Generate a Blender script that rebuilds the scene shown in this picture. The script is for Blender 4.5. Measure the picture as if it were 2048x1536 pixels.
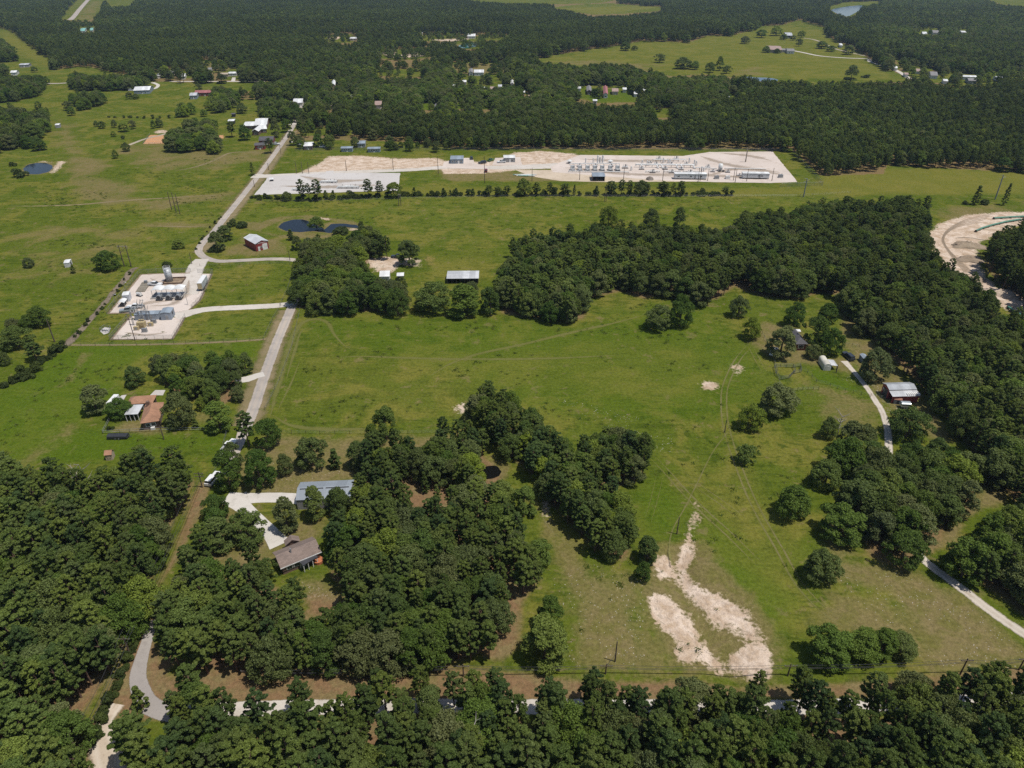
import bpy, bmesh, math, random
import numpy as np
from mathutils import Vector, Matrix

# ------------------------------------------------------------------ camera, sky, sun, exposure
for _o in list(bpy.data.objects):
    bpy.data.objects.remove(_o)
SC = bpy.context.scene
COL = SC.collection
R = math.radians
CAM_H = 120.0                     # drone height above the ground (m)
PITCH = R(31.0)                   # looking down by this angle
FOC = 1430.0                      # focal length in pixels of a 2048 wide picture
cam_d = bpy.data.cameras.new('camera')
cam = bpy.data.objects.new('camera', cam_d)
COL.objects.link(cam)
cam.location = (0, 0, CAM_H)
cam.rotation_euler = (R(90) - PITCH, 0, 0)
cam_d.sensor_width = 36.0
cam_d.lens = 36.0 * FOC / 2048.0
cam_d.clip_start = 1.0
cam_d.clip_end = 20000.0
SC.camera = cam

SUN_DIR = Vector((0.36, -0.14, 1.0)).normalized()    # towards the sun
sun_el = math.asin(SUN_DIR.z)
sun_az = math.atan2(SUN_DIR.x, SUN_DIR.y)
world = bpy.data.worlds.new('World')
SC.world = world
world.use_nodes = True
wn = world.node_tree.nodes
wl = world.node_tree.links
sky = wn.new('ShaderNodeTexSky')
sky.sky_type = 'NISHITA'
sky.sun_disc = False
sky.sun_elevation = sun_el
sky.sun_rotation = sun_az
sky.air_density = 1.0
sky.dust_density = 1.0
sky.ozone_density = 1.0
bg = wn['Background']
bg.inputs['Strength'].default_value = 0.10
wl.new(sky.outputs[0], bg.inputs['Color'])
sun_l = bpy.data.lights.new('sun', 'SUN')
sun_l.energy = 4.2
sun_l.angle = R(0.55)
sun_l.color = (1.0, 0.955, 0.88)
sun = bpy.data.objects.new('sun', sun_l)
COL.objects.link(sun)
sun.rotation_euler = (-SUN_DIR).to_track_quat('-Z', 'Y').to_euler()
sun.location = (0, 0, 300)
SC.view_settings.view_transform = 'Standard'
SC.view_settings.look = 'None'
SC.view_settings.gamma = 1.0
SC.view_settings.use_curve_mapping = False
SC.view_settings.exposure = 0.0
SC.render.engine = 'CYCLES'
SC.cycles.max_bounces = 5
SC.cycles.diffuse_bounces = 2
SC.cycles.glossy_bounces = 2
SC.cycles.transmission_bounces = 2
SC.cycles.volume_bounces = 0
SC.cycles.transparent_max_bounces = 10
SC.cycles.use_denoising = False
SC.cycles.sample_clamp_direct = 4.0
SC.cycles.sample_clamp_indirect = 1.5

# ------------------------------------------------------------------ helpers
FWD = np.array([0, math.cos(PITCH), -math.sin(PITCH)])
UPV = np.array([0, math.sin(PITCH), math.cos(PITCH)])

def G(px, py, z=0.0):
    """the point at height z that the photograph shows at (px, py)"""
    u = (px - 1024.0) / FOC
    v = (768.0 - py) / FOC
    dx, dy, dz = u, FWD[1] + v * UPV[1], FWD[2] + v * UPV[2]
    t = (z - CAM_H) / dz
    return Vector((dx * t, dy * t, z))

def PR(x, y, z):
    """inverse of G, works on arrays"""
    w = np.asarray(z) - CAM_H
    d = y * FWD[1] + w * FWD[2]
    v = y * UPV[1] + w * UPV[2]
    d = np.maximum(d, 1e-3)
    return 1024.0 + FOC * x / d, 768.0 - FOC * v / d, d

def tag(o, label=None, cat=None, group=None, kind=None):
    if label: o['label'] = label
    if cat: o['category'] = cat
    if group: o['group'] = group
    if kind: o['kind'] = kind
    return o

def empty(name, loc, rz=0.0, label=None, cat=None, group=None):
    o = bpy.data.objects.new(name, None)
    COL.objects.link(o)
    o.location = loc
    o.rotation_euler = (0, 0, rz)
    o.empty_display_size = 0.5
    return tag(o, label, cat, group)

def copy_tree(o, parent=None):
    c = o.copy()
    COL.objects.link(c)
    if parent is not None:
        c.parent = parent
    for ch in o.children:
        copy_tree(ch, c)
    return c

class MB:
    """collects simple solids and links them as one mesh object"""
    def __init__(s):
        s.v = []; s.f = []; s.m = []; s.mi = 0
    def add(s, vs, fs):
        n = len(s.v)
        s.v += [tuple(v) for v in vs]
        s.f += [tuple(i + n for i in f) for f in fs]
        s.m += [s.mi] * len(fs)
        return s
    def box(s, x0, x1, y0, y1, z0, z1):
        vs = [(x0,y0,z0),(x1,y0,z0),(x1,y1,z0),(x0,y1,z0),(x0,y0,z1),(x1,y0,z1),(x1,y1,z1),(x0,y1,z1)]
        return s.add(vs, [(0,3,2,1),(4,5,6,7),(0,1,5,4),(1,2,6,5),(2,3,7,6),(3,0,4,7)])
    def quad(s, *p):
        return s.add(p, [tuple(range(len(p)))])
    def tube(s, a, b, r0, r1=None, n=8, caps=True):
        a = Vector(a); b = Vector(b)
        if r1 is None: r1 = r0
        d = (b - a)
        if d.length < 1e-6: return s
        d.normalize()
        t = Vector((1,0,0)) if abs(d.x) < 0.9 else Vector((0,1,0))
        e1 = d.cross(t).normalized(); e2 = d.cross(e1)
        vs = []
        for c, r in ((a, r0), (b, r1)):
            for k in range(n):
                an = 2*math.pi*k/n
                vs.append(c + e1*(r*math.cos(an)) + e2*(r*math.sin(an)))
        fs = [(k, (k+1)%n, n+(k+1)%n, n+k) for k in range(n)]
        if caps:
            fs += [tuple(range(n-1,-1,-1)), tuple(range(n, 2*n))]
        return s.add(vs, fs)
    def path(s, pts, r, n=6):
        for a, b in zip(pts[:-1], pts[1:]):
            s.tube(a, b, r, r, n)
        return s
    def dome(s, c, r, h, n=12, m=4):
        c = Vector(c); vs = []; fs = []
        for j in range(m):
            a = 0.5*math.pi*j/m
            for k in range(n):
                b = 2*math.pi*k/n
                vs.append(c + Vector((r*math.cos(a)*math.cos(b), r*math.cos(a)*math.sin(b), h*math.sin(a))))
        vs.append(c + Vector((0,0,h)))
        for j in range(m-1):
            for k in range(n):
                fs.append((j*n+k, j*n+(k+1)%n, (j+1)*n+(k+1)%n, (j+1)*n+k))
        for k in range(n):
            fs.append(((m-1)*n+k, (m-1)*n+(k+1)%n, m*n))
        return s.add(vs, fs)
    def prism(s, prof, x0, x1):
        """closed profile in (y, z) swept from x0 to x1"""
        n = len(prof)
        vs = [(x0, y, z) for y, z in prof] + [(x1, y, z) for y, z in prof]
        fs = [(k, (k+1)%n, n+(k+1)%n, n+k) for k in range(n)]
        fs += [tuple(range(n-1,-1,-1)), tuple(range(n, 2*n))]
        return s.add(vs, fs)
    def mesh(s, name, mats):
        me = bpy.data.meshes.new(name)
        me.from_pydata(s.v, [], s.f)
        if not isinstance(mats, (list, tuple)): mats = [mats]
        for m in mats: me.materials.append(m)
        if len(mats) > 1:
            me.polygons.foreach_set('material_index', s.m)
        bm = bmesh.new(); bm.from_mesh(me)
        bmesh.ops.recalc_face_normals(bm, faces=bm.faces)
        bm.to_mesh(me); bm.free()
        return me
    def build(s, name, mats, parent=None, smooth=False):
        me = s.mesh(name, mats)
        if smooth:
            me.polygons.foreach_set('use_smooth', [True]*len(me.polygons))
        o = bpy.data.objects.new(name, me)
        COL.objects.link(o)
        if parent is not None: o.parent = parent
        return o

# ------------------------------------------------------------------ materials
def nodes_of(name):
    m = bpy.data.materials.new(name)
    m.use_nodes = True
    nt = m.node_tree
    b = nt.nodes['Principled BSDF']
    return m, nt, b

def N(nt, typ, **kw):
    n = nt.nodes.new(typ)
    for k, v in kw.items():
        if k in ('operation', 'blend_type', 'data_type', 'attribute_name', 'noise_dimensions', 'feature', 'interpolation_type', 'clamp', 'use_clamp', 'wave_type', 'bands_direction', 'attribute_type'):
            setattr(n, k, v)
    return n

def math_n(nt, op, a, b=None, clamp=False):
    n = nt.nodes.new('ShaderNodeMath'); n.operation = op; n.use_clamp = clamp
    for i, x in enumerate((a, b)):
        if x is None: continue
        if isinstance(x, (int, float)): n.inputs[i].default_value = x
        else: nt.links.new(x, n.inputs[i])
    return n.outputs[0]

def mix_n(nt, f, a, b, bt='MIX'):
    n = nt.nodes.new('ShaderNodeMix'); n.data_type = 'RGBA'; n.blend_type = bt
    n.clamp_factor = True
    def put(s, x):
        if isinstance(x, (tuple, list)): s.default_value = (*x[:3], 1)
        elif isinstance(x, (int, float)): s.default_value = x
        else: nt.links.new(x, s)
    put(n.inputs[0], f); put(n.inputs[6], a); put(n.inputs[7], b)
    return n.outputs[2]

def noise_n(nt, vec, scale, detail=3.0, rough=0.55, dist=0.0):
    n = nt.nodes.new('ShaderNodeTexNoise')
    n.inputs['Scale'].default_value = scale
    n.inputs['Detail'].default_value = detail
    n.inputs['Roughness'].default_value = rough
    n.inputs['Distortion'].default_value = dist
    if vec is not None: nt.links.new(vec, n.inputs['Vector'])
    return n.outputs[0]

def ramp_n(nt, f, lo, hi):
    n = nt.nodes.new('ShaderNodeMapRange')
    n.interpolation_type = 'SMOOTHSTEP'
    nt.links.new(f, n.inputs[0])
    n.inputs[1].default_value = lo; n.inputs[2].default_value = hi
    return n.outputs[0]

def attr_n(nt, name):
    n = nt.nodes.new('ShaderNodeAttribute'); n.attribute_name = name
    return n.outputs['Fac']

def worldpos(nt):
    return nt.nodes.new('ShaderNodeNewGeometry').outputs['Position']

def bump_n(nt, h, strength, dist, b):
    n = nt.nodes.new('ShaderNodeBump')
    n.inputs['Strength'].default_value = strength
    n.inputs['Distance'].default_value = dist
    nt.links.new(h, n.inputs['Height'])
    nt.links.new(n.outputs[0], b.inputs['Normal'])

MATS = {}
def mat_plain(name, col, rough=0.6, metal=0.0, var=0.15, scale=0.8, col2=None, spec=0.4):
    """a painted or natural surface with dirt and fading of its own"""
    if name in MATS: return MATS[name]
    m, nt, b = nodes_of(name)
    tc = nt.nodes.new('ShaderNodeTexCoord').outputs['Object']
    n1 = noise_n(nt, tc, scale, 4.0, 0.6)
    n2 = noise_n(nt, tc, scale * 7, 3.0, 0.6)
    k = math_n(nt, 'ADD', math_n(nt, 'MULTIPLY', n1, 0.65), math_n(nt, 'MULTIPLY', n2, 0.35))
    f = ramp_n(nt, k, 0.36, 0.66)
    dark = col2 or tuple(c * (1 - var * 1.6) for c in col)
    lite = tuple(min(1, c * (1 + var * 0.6)) for c in col)
    nt.links.new(mix_n(nt, f, dark, lite), b.inputs['Base Color'])
    b.inputs['Roughness'].default_value = rough
    b.inputs['Metallic'].default_value = metal
    b.inputs['Specular IOR Level'].default_value = spec
    MATS[name] = m
    return m

def mat_ribbed(name, col, axis=0, pitch=0.9, rough=0.45, metal=0.0, var=0.12, rust=0.0):
    """ribbed sheet metal: seams as fine relief, streaks and fading as colour"""
    if name in MATS: return MATS[name]
    m, nt, b = nodes_of(name)
    tcn = nt.nodes.new('ShaderNodeTexCoord')
    tc = tcn.outputs['Object']
    sep = nt.nodes.new('ShaderNodeSeparateXYZ'); nt.links.new(tc, sep.inputs[0])
    x = sep.outputs[axis]
    fr = math_n(nt, 'FRACT', math_n(nt, 'MULTIPLY', x, 1.0 / pitch))
    rib = math_n(nt, 'LESS_THAN', math_n(nt, 'ABSOLUTE', math_n(nt, 'SUBTRACT', fr, 0.5)), 0.09)
    sheet = nt.nodes.new('ShaderNodeTexWhiteNoise'); sheet.noise_dimensions = '1D'
    nt.links.new(math_n(nt, 'FLOOR', math_n(nt, 'MULTIPLY', x, 1.0 / (pitch * 3))), sheet.inputs['W'])
    n1 = noise_n(nt, tc, 0.35, 4.0, 0.6)
    dark = tuple(c * (1 - var * 1.8) for c in col)
    lite = tuple(min(1, c * (1 + var)) for c in col)
    k = math_n(nt, 'ADD', math_n(nt, 'MULTIPLY', n1, 0.7), math_n(nt, 'MULTIPLY', sheet.outputs[0], 0.3))
    c = mix_n(nt, ramp_n(nt, k, 0.3, 0.7), dark, lite)
    if rust > 0:
        n2 = noise_n(nt, tc, 0.9, 5.0, 0.65)
        c = mix_n(nt, math_n(nt, 'MULTIPLY', ramp_n(nt, n2, 0.56, 0.7), rust), c, (0.16, 0.075, 0.035))
    nt.links.new(c, b.inputs['Base Color'])
    b.inputs['Roughness'].default_value = rough
    b.inputs['Metallic'].default_value = metal
    bump_n(nt, rib, 0.5, 0.04, b)
    MATS[name] = m
    return m

def mat_shingle(name, col, var=0.25):
    if name in MATS: return MATS[name]
    m, nt, b = nodes_of(name)
    tc = nt.nodes.new('ShaderNodeTexCoord').outputs['Object']
    br = nt.nodes.new('ShaderNodeTexBrick')
    nt.links.new(tc, br.inputs['Vector'])
    br.inputs['Scale'].default_value = 1.0
    br.inputs['Brick Width'].default_value = 0.9
    br.inputs['Row Height'].default_value = 0.3
    br.inputs['Mortar Size'].default_value = 0.012
    br.inputs['Color1'].default_value = (*[c*(1-var*0.5) for c in col], 1)
    br.inputs['Color2'].default_value = (*[min(1, c*(1+var*0.6)) for c in col], 1)
    br.inputs['Mortar'].default_value = (*[c*0.55 for c in col], 1)
    n1 = noise_n(nt, tc, 0.3, 5.0, 0.65)
    c = mix_n(nt, math_n(nt, 'MULTIPLY', ramp_n(nt, n1, 0.42, 0.72), 0.5), br.outputs['Color'], tuple(x*0.55 for x in col))
    nt.links.new(c, b.inputs['Base Color'])
    b.inputs['Roughness'].default_value = 0.85
    MATS[name] = m
    return m

def mat_ground_cover(name, cols, scales=(0.03, 0.25, 2.0), rough=0.95, edge=None, bump=0.3, streak=None):
    """loose ground: three colours mixed by noise; with edge=(start, end) the sheet frays out along its 'u' attribute"""
    if name in MATS: return MATS[name]
    m, nt, b = nodes_of(name)
    pos = worldpos(nt)
    a = noise_n(nt, pos, scales[0], 4.0, 0.6)
    c2 = noise_n(nt, pos, scales[1], 4.0, 0.62)
    c3 = noise_n(nt, pos, scales[2], 3.0, 0.6)
    col = mix_n(nt, ramp_n(nt, a, 0.38, 0.62), cols[0], cols[1])
    col = mix_n(nt, ramp_n(nt, c2, 0.48, 0.72), col, cols[2])
    col = mix_n(nt, math_n(nt, 'MULTIPLY', ramp_n(nt, c3, 0.5, 0.75), 0.35), col, tuple(x*0.6 for x in cols[2]))
    if streak is not None:
        u = attr_n(nt, 'u')
        au = math_n(nt, 'ABSOLUTE', u)
        # wheel tracks: two paler bands, darker crown between them
        band = math_n(nt, 'SUBTRACT', 1.0, math_n(nt, 'MULTIPLY', math_n(nt, 'ABSOLUTE', math_n(nt, 'SUBTRACT', au, 0.45)), 4.0), clamp=True)
        band = math_n(nt, 'MULTIPLY', band, math_n(nt, 'ADD', 0.25, c2))
        col = mix_n(nt, math_n(nt, 'MULTIPLY', band, streak[1]), col, streak[0])
    nt.links.new(col, b.inputs['Base Color'])
    b.inputs['Roughness'].default_value = rough
    b.inputs['Specular IOR Level'].default_value = 0.15
    bump_n(nt, c3, bump, 0.15, b)
    if edge is not None:
        u = math_n(nt, 'ABSOLUTE', attr_n(nt, 'u'))
        e = math_n(nt, 'ADD', u, math_n(nt, 'MULTIPLY', math_n(nt, 'SUBTRACT', c2, 0.5), edge[2]))
        e = math_n(nt, 'ADD', e, math_n(nt, 'MULTIPLY', math_n(nt, 'SUBTRACT', c3, 0.5), edge[2] * 0.6))
        al = math_n(nt, 'SUBTRACT', 1.0, ramp_n(nt, e, edge[0], edge[1]))
        if len(edge) > 3:
            al = math_n(nt, 'MULTIPLY', al, edge[3])
        nt.links.new(al, b.inputs['Alpha'])
    MATS[name] = m
    return m

# ------------------------------------------------------------------ outlines (pixels of the photograph, laid on the ground)
def WP(pts, z=0.0):
    return np.array([G(x, y, z)[:2] for x, y in pts])

def inside(poly, x, y):
    r = np.zeros(x.shape, bool)
    n = len(poly)
    for i in range(n):
        x0, y0 = poly[i]; x1, y1 = poly[(i+1) % n]
        if y0 == y1: continue
        c = ((y0 > y) != (y1 > y)) & (x < (x1-x0)*(y-y0)/(y1-y0) + x0)
        r ^= c
    return r

def sdist(poly, x, y, closed=True):
    """distance to the outline, positive inside"""
    d2 = np.full(x.shape, 1e12)
    n = len(poly)
    for i in range(n if closed else n-1):
        a = poly[i]; b = poly[(i+1) % n]
        ex, ey = b[0]-a[0], b[1]-a[1]
        L = ex*ex + ey*ey + 1e-9
        t = np.clip(((x-a[0])*ex + (y-a[1])*ey) / L, 0, 1)
        d2 = np.minimum(d2, (x-a[0]-t*ex)**2 + (y-a[1]-t*ey)**2)
    d = np.sqrt(d2)
    if not closed: return -d
    return np.where(inside(poly, x, y), d, -d)

# woodland outlines as seen from above (near side at the ground, far side at the tree tops)
WOODS = {
 'bottom': [(236,1700),(232,1500),(258,1462),(285,1440),(312,1392),(345,1352),(420,1350),(462,1372),(480,1405),(560,1395),(640,1375),(760,1355),(830,1350),(930,1340),(1010,1330),(1060,1385),(1120,1352),(1200,1345),(1290,1352),(1340,1370),(1400,1345),(1500,1350),(1560,1352),(1660,1345),(1720,1350),(1800,1370),(1860,1355),(1960,1345),(2048,1330),(2300,1320),(2300,1700)],
 'left': [(-200,915),(0,922),(35,930),(55,962),(85,940),(120,935),(150,952),(215,925),(262,900),(310,925),(330,898),(400,905),(396,950),(380,985),(352,1040),(325,1120),(300,1200),(262,1262),(245,1310),(200,1390),(150,1450),(180,1500),(205,1540),(215,1700),(-300,1700)],
 'homestead': [(690,892),(740,882),(800,882),(870,862),(905,835),(960,848),(1010,898),(1000,940),(1018,1000),(1030,1050),(1092,1100),(1096,1150),(1048,1205),(1040,1300),(1000,1330),(960,1312),(880,1335),(800,1342),(720,1350),(600,1346),(500,1352),(440,1350),(370,1345),(350,1330),(330,1350),(290,1352),(282,1290),(330,1180),(405,1010),(425,975),(452,985),(468,1010),(452,1070),(430,1130),(455,1150),(470,1110),(500,1105),(545,1110),(560,1150),(600,1165),(612,1210),(650,1225),(690,1235),(690,1190),(645,1150),(640,1100),(655,1050),(690,1010),(705,960),(735,940)],
 'belt': [(920,775),(960,768),(1010,778),(1055,815),(1090,858),(1140,888),(1178,880),(1200,853),(1255,850),(1295,880),(1302,935),(1272,968),(1228,975),(1250,1000),(1275,1060),(1272,1108),(1240,1126),(1190,1098),(1150,1060),(1100,1010),(1070,960),(1035,925),(1000,898),(960,850),(928,830)],
 'yard': [(580,565),(602,505),(620,480),(650,470),(690,485),(735,455),(778,480),(792,520),(760,525),(740,540),(742,560),(800,565),(826,562),(828,605),(800,632),(760,625),(700,622),(640,620),(590,618)],
 'middle': [(1012,495),(1060,475),(1080,485),(1095,460),(1190,450),(1225,458),(1290,455),(1400,450),(1430,462),(1462,462),(1480,428),(1545,415),(1575,418),(1640,408),(1700,398),(1760,400),(1810,398),(1862,410),(1856,450),(1880,490),(1860,500),(1900,520),(1930,560),(1985,590),(2048,640),(2200,760),(2300,1240),(2048,1230),(2030,1010),(1990,965),(1960,930),(1925,885),(1885,835),(1852,785),(1815,752),(1780,715),(1748,685),(1704,650),(1694,600),(1650,585),(1600,600),(1520,595),(1470,575),(1440,600),(1385,605),(1340,585),(1290,600),(1240,585),(1180,598),(1172,640),(1110,642),(1040,635),(1000,628),(995,600),(1000,560),(1010,530)],
 'grove': [(1662,862),(1700,845),(1745,838),(1765,862),(1775,900),(1800,905),(1850,875),(1910,873),(1960,890),(2048,930),(2060,985),(2000,975),(1960,975),(1955,1030),(1905,1048),(1890,1100),(1850,1120),(1820,1150),(1790,1140),(1730,1115),(1712,1060),(1702,1000),(1722,968),(1690,962),(1678,900)],
 'east': [(1905,1105),(1935,1045),(1975,1005),(2048,985),(2200,1000),(2200,1240),(2048,1240),(1990,1192),(1920,1150)],
 'pipe': [(1968,500),(1985,472),(2010,458),(2048,436),(2300,430),(2300,720),(2048,612),(2005,585),(1985,560),(1968,530)],
 'lane': [(300,714),(340,712),(365,716),(395,712),(440,702),(508,718),(506,745),(490,758),(470,800),(440,812),(400,800),(340,785),(322,760),(300,748)],
}
SKIP_IN_WOODS = [   # openings inside the woods
 [(808,975),(830,950),(880,960),(905,975),(890,990),(840,1000)], [(955,925),(985,915),(1010,930),(1005,955),(960,958)],
 [(1038,985),(1068,980),(1075,1010),(1100,1060),(1060,1050)], [(1870,455),(1900,440),(2048,420),(2048,455),(1990,455),(1955,480),(1962,525),(1990,575),(2048,605),(2048,640),(1990,600),(1920,545),(1880,515)],
 [(535,1060),(652,1048),(660,1165),(600,1180),(540,1172)], [(735,520),(800,518),(812,560),(745,562)],
 [(1020,1200),(1045,1215),(1035,1290),(1018,1280)],
 [(398,962),(414,966),(388,1040),(345,1130),(312,1210),(282,1275),(258,1325),(220,1420),(202,1450),(196,1430),(235,1345),(270,1265),(302,1200),(338,1115),(375,1030)], [(255,1290),(290,1270),(290,1340),(330,1390),(300,1440),(262,1400)],
]
# far country: wooded by default, these are the openings
CLEAR = [
 [(-400,40),(0,55),(30,66),(60,92),(104,120),(112,140),(168,132),(230,146),(300,163),(380,166),(520,162),(560,166),(520,180),(476,186),(476,200),(600,196),(610,215),(590,262),(600,290),(640,297),(1580,299),(1598,312),(1640,352),(1768,348),(1776,330),(2048,346),(2600,372),(2600,1700),(-600,1700)],
 [(1062,122),(1100,112),(1150,104),(1190,97),(1250,90),(1282,82),(1340,84),(1380,85),(1415,72),(1470,70),(1530,52),(1560,52),(1600,40),(1650,55),(1655,75),(1690,88),(1720,105),(1742,122),(1800,150),(1822,163),(1760,165),(1700,168),(1640,170),(1580,165),(1500,158),(1455,152),(1400,148),(1340,152),(1290,140),(1230,128),(1160,136),(1090,128)],
 [(1112,14),(1160,9),(1220,7),(1300,12),(1330,14),(1315,22),(1250,27),(1190,29),(1150,24),(1105,16)],
 [(1655,14),(1690,4),(1760,2),(1762,10),(1725,14),(1722,22),(1700,34),(1665,24)],
 [(118,38),(160,-6),(212,-6),(200,26),(175,42),(140,40)], [(205,-4),(275,-4),(262,12),(222,16)],
 [(900,-4),(1010,-4),(1250,-4),(1200,6),(1080,9),(960,6)], [(1960,-6),(2060,-6),(2060,16),(2000,8)],
 [(640,72),(700,68),(718,77),(700,86),(655,84)], [(752,102),(800,98),(856,98),(866,112),(820,120),(765,118)],
 [(905,82),(930,78),(965,70),(1015,72),(1010,80),(968,80),(962,97),(925,97)], [(840,70),(930,70),(926,80),(850,82)],
 [(748,140),(800,138),(846,138),(850,154),(800,153),(760,152)], [(896,126),(940,122),(1015,124),(1022,144),(975,150),(900,140)],
 [(905,150),(1025,148),(1025,172),(985,178),(935,172)], [(836,206),(866,204),(884,208),(880,219),(840,220)], [(905,206),(935,204),(938,216),(908,218)], [(955,207),(982,206),(980,218),(958,218)],
 [(1148,170),(1240,170),(1262,182),(1282,192),(1270,204),(1200,206),(1150,195)], [(1300,218),(1350,216),(1352,234),(1310,236)],
 [(1440,178),(1470,186),(1475,200),(1445,198)],
 [(1850,150),(1900,142),(1935,148),(1990,142),(2010,145),(1990,170),(1920,172),(1860,164)], [(2010,140),(2060,140),(2060,158),(2020,160)],
 [(1830,54),(1880,56),(1884,70),(1836,70)], [(1920,46),(1940,48),(1938,62),(1915,66)],
 [(655,158),(676,158),(674,176),(660,176)], [(740,200),(762,200),(766,216),(744,216)], [(592,200),(625,205),(620,225),(596,222)],
 [(655,206),(676,206),(672,218),(650,216)], [(600,256),(650,255),(652,270),(604,272)], [(690,256),(705,256),(703,270),(688,270)],
 [(604,282),(640,280),(800,284),(870,288),(900,290),(900,300),(604,300)], [(1015,150),(1035,150),(1040,172),(1018,172)],
 [(1875,136),(1822,128),(1762,100),(1790,118),(1830,160)],
 [(156,44),(190,46),(188,64),(160,66)], [(398,120),(440,122),(470,132),(466,142),(420,145)], [(440,138),(482,138),(482,160),(446,160)], [(362,138),(388,140),(386,156),(366,156)],
]
XTRA = [(1110, 190, 8, 'small white roof left in the forest village'), (1131, 177, 7, 'little grey roof in the forest village clearing'), (1158, 175, 8, 'pale roof between the village trees left of the grey house'), (1249, 177, 8, 'bright small roof right of the tan village house'), (1290, 179, 8, 'pale roof at the upper right of the forest village'), (1330, 186, 7, 'small white roof beyond the pinkish village house'), (1046, 183, 8, 'small white roof right of the bright white barn'), (1060, 192, 7, 'tiny shed below the bright white barn'), (908, 171, 9, 'grey roof left of the distant white trailer'), (929, 162, 8, 'pale roof above the distant white trailer'), (1000, 171, 8, 'small roof just left of the bright white barn'), (640, 190, 8, 'pale roof in the trees right of the county road'), (700, 192, 9, 'grey roof deep in the village wood'), (725, 222, 8, 'small white roof below the brown-roofed village house'), (655, 232, 8, 'pale roof behind the white hipped house'), (345, 143, 8, 'tiny white roof in the top left forest edge'), (318, 149, 8, 'pale roof left along the forest edge'), (420, 137, 8, 'small tan roof above the mobile homes'), (1790, 134, 8, 'white roof along the far settlement lane'), (1812, 147, 8, 'pale roof lower on the far settlement lane'), (1890, 160, 9, 'small grey roof left of the long mobile home')]
for _x, _y, _w, _l in XTRA:
    CLEAR.append([(_x-_w*0.9, _y-5), (_x+_w*0.9, _y-5), (_x+_w, _y+6), (_x-_w, _y+6)])
LEFT_WOODS = [   # clumps standing in the western pasture
 ([(-60,142),(0,148),(30,152),(60,150),(92,148),(96,165),(80,190),(40,202),(0,205),(-60,206)], 0.1),
 ([(-60,210),(20,214),(60,232),(70,215),(90,214),(92,240),(104,250),(100,262),(70,275),(60,295),(20,298),(0,308),(-60,310)], 0.3),
 ([(138,152),(160,144),(178,150),(200,150),(235,155),(262,150),(292,155),(296,172),(270,182),(220,182),(190,180),(140,178)], 0.1),
 ([(140,184),(200,182),(210,195),(205,205),(170,220),(152,222),(148,200)], 0.1),
 ([(330,258),(345,246),(370,244),(392,238),(420,244),(440,236),(442,256),(430,270),(456,285),(456,305),(430,308),(415,300),(350,308),(342,290),(332,280)], 0.0),
 ([(338,220),(352,217),(366,208),(388,206),(390,220),(388,236),(350,238)], 0.0),
 ([(410,205),(418,185),(430,172),(455,172),(470,182),(470,210),(462,222),(440,228),(420,224)], 0.0),
 ([(466,184),(480,178),(500,184),(520,165),(540,165),(600,168),(600,195),(540,202),(500,198),(470,198)], 0.2),
 ([(380,172),(400,165),(420,168),(415,180),(385,182)], 0.0),
 ([(-60,75),(0,78),(14,90),(26,100),(34,122),(20,126),(0,124),(-60,126)], 0.1),
 ([(-60,128),(10,126),(24,136),(16,146),(-60,150)], 0.1),
 ([(510,205),(535,196),(560,200),(590,205),(600,225),(585,245),(560,238),(545,250),(520,235)], 0.1),
]
PONDS = {
 'pasture_pond': [(47,336),(56,328),(72,325),(90,325),(103,330),(104,336),(95,343),(78,347),(60,347),(50,342)],
 'barn_pond': [(557,453),(566,444),(586,438),(606,438),(622,443),(640,452),(648,457),(660,447),(684,446),(712,449),(722,455),(700,454),(680,452),(668,458),(666,465),(650,463),(625,460),(600,463),(572,460)],
 'wood_pond': [(960,940),(970,932),(990,930),(1002,938),(998,950),(975,956),(962,950)],
}
FAR_PONDS = {
 'teal_pond': [(914,93),(926,88),(945,85),(955,84),(956,92),(940,96),(925,97)],
 'lake': [(1660,20),(1675,16),(1700,12),(1730,10),(1722,20),(1706,28),(1696,34),(1680,30),(1668,24)],
 'pasture_tank': [(1490,153),(1510,155),(1545,156),(1560,161),(1540,164),(1500,162)],
}
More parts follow.
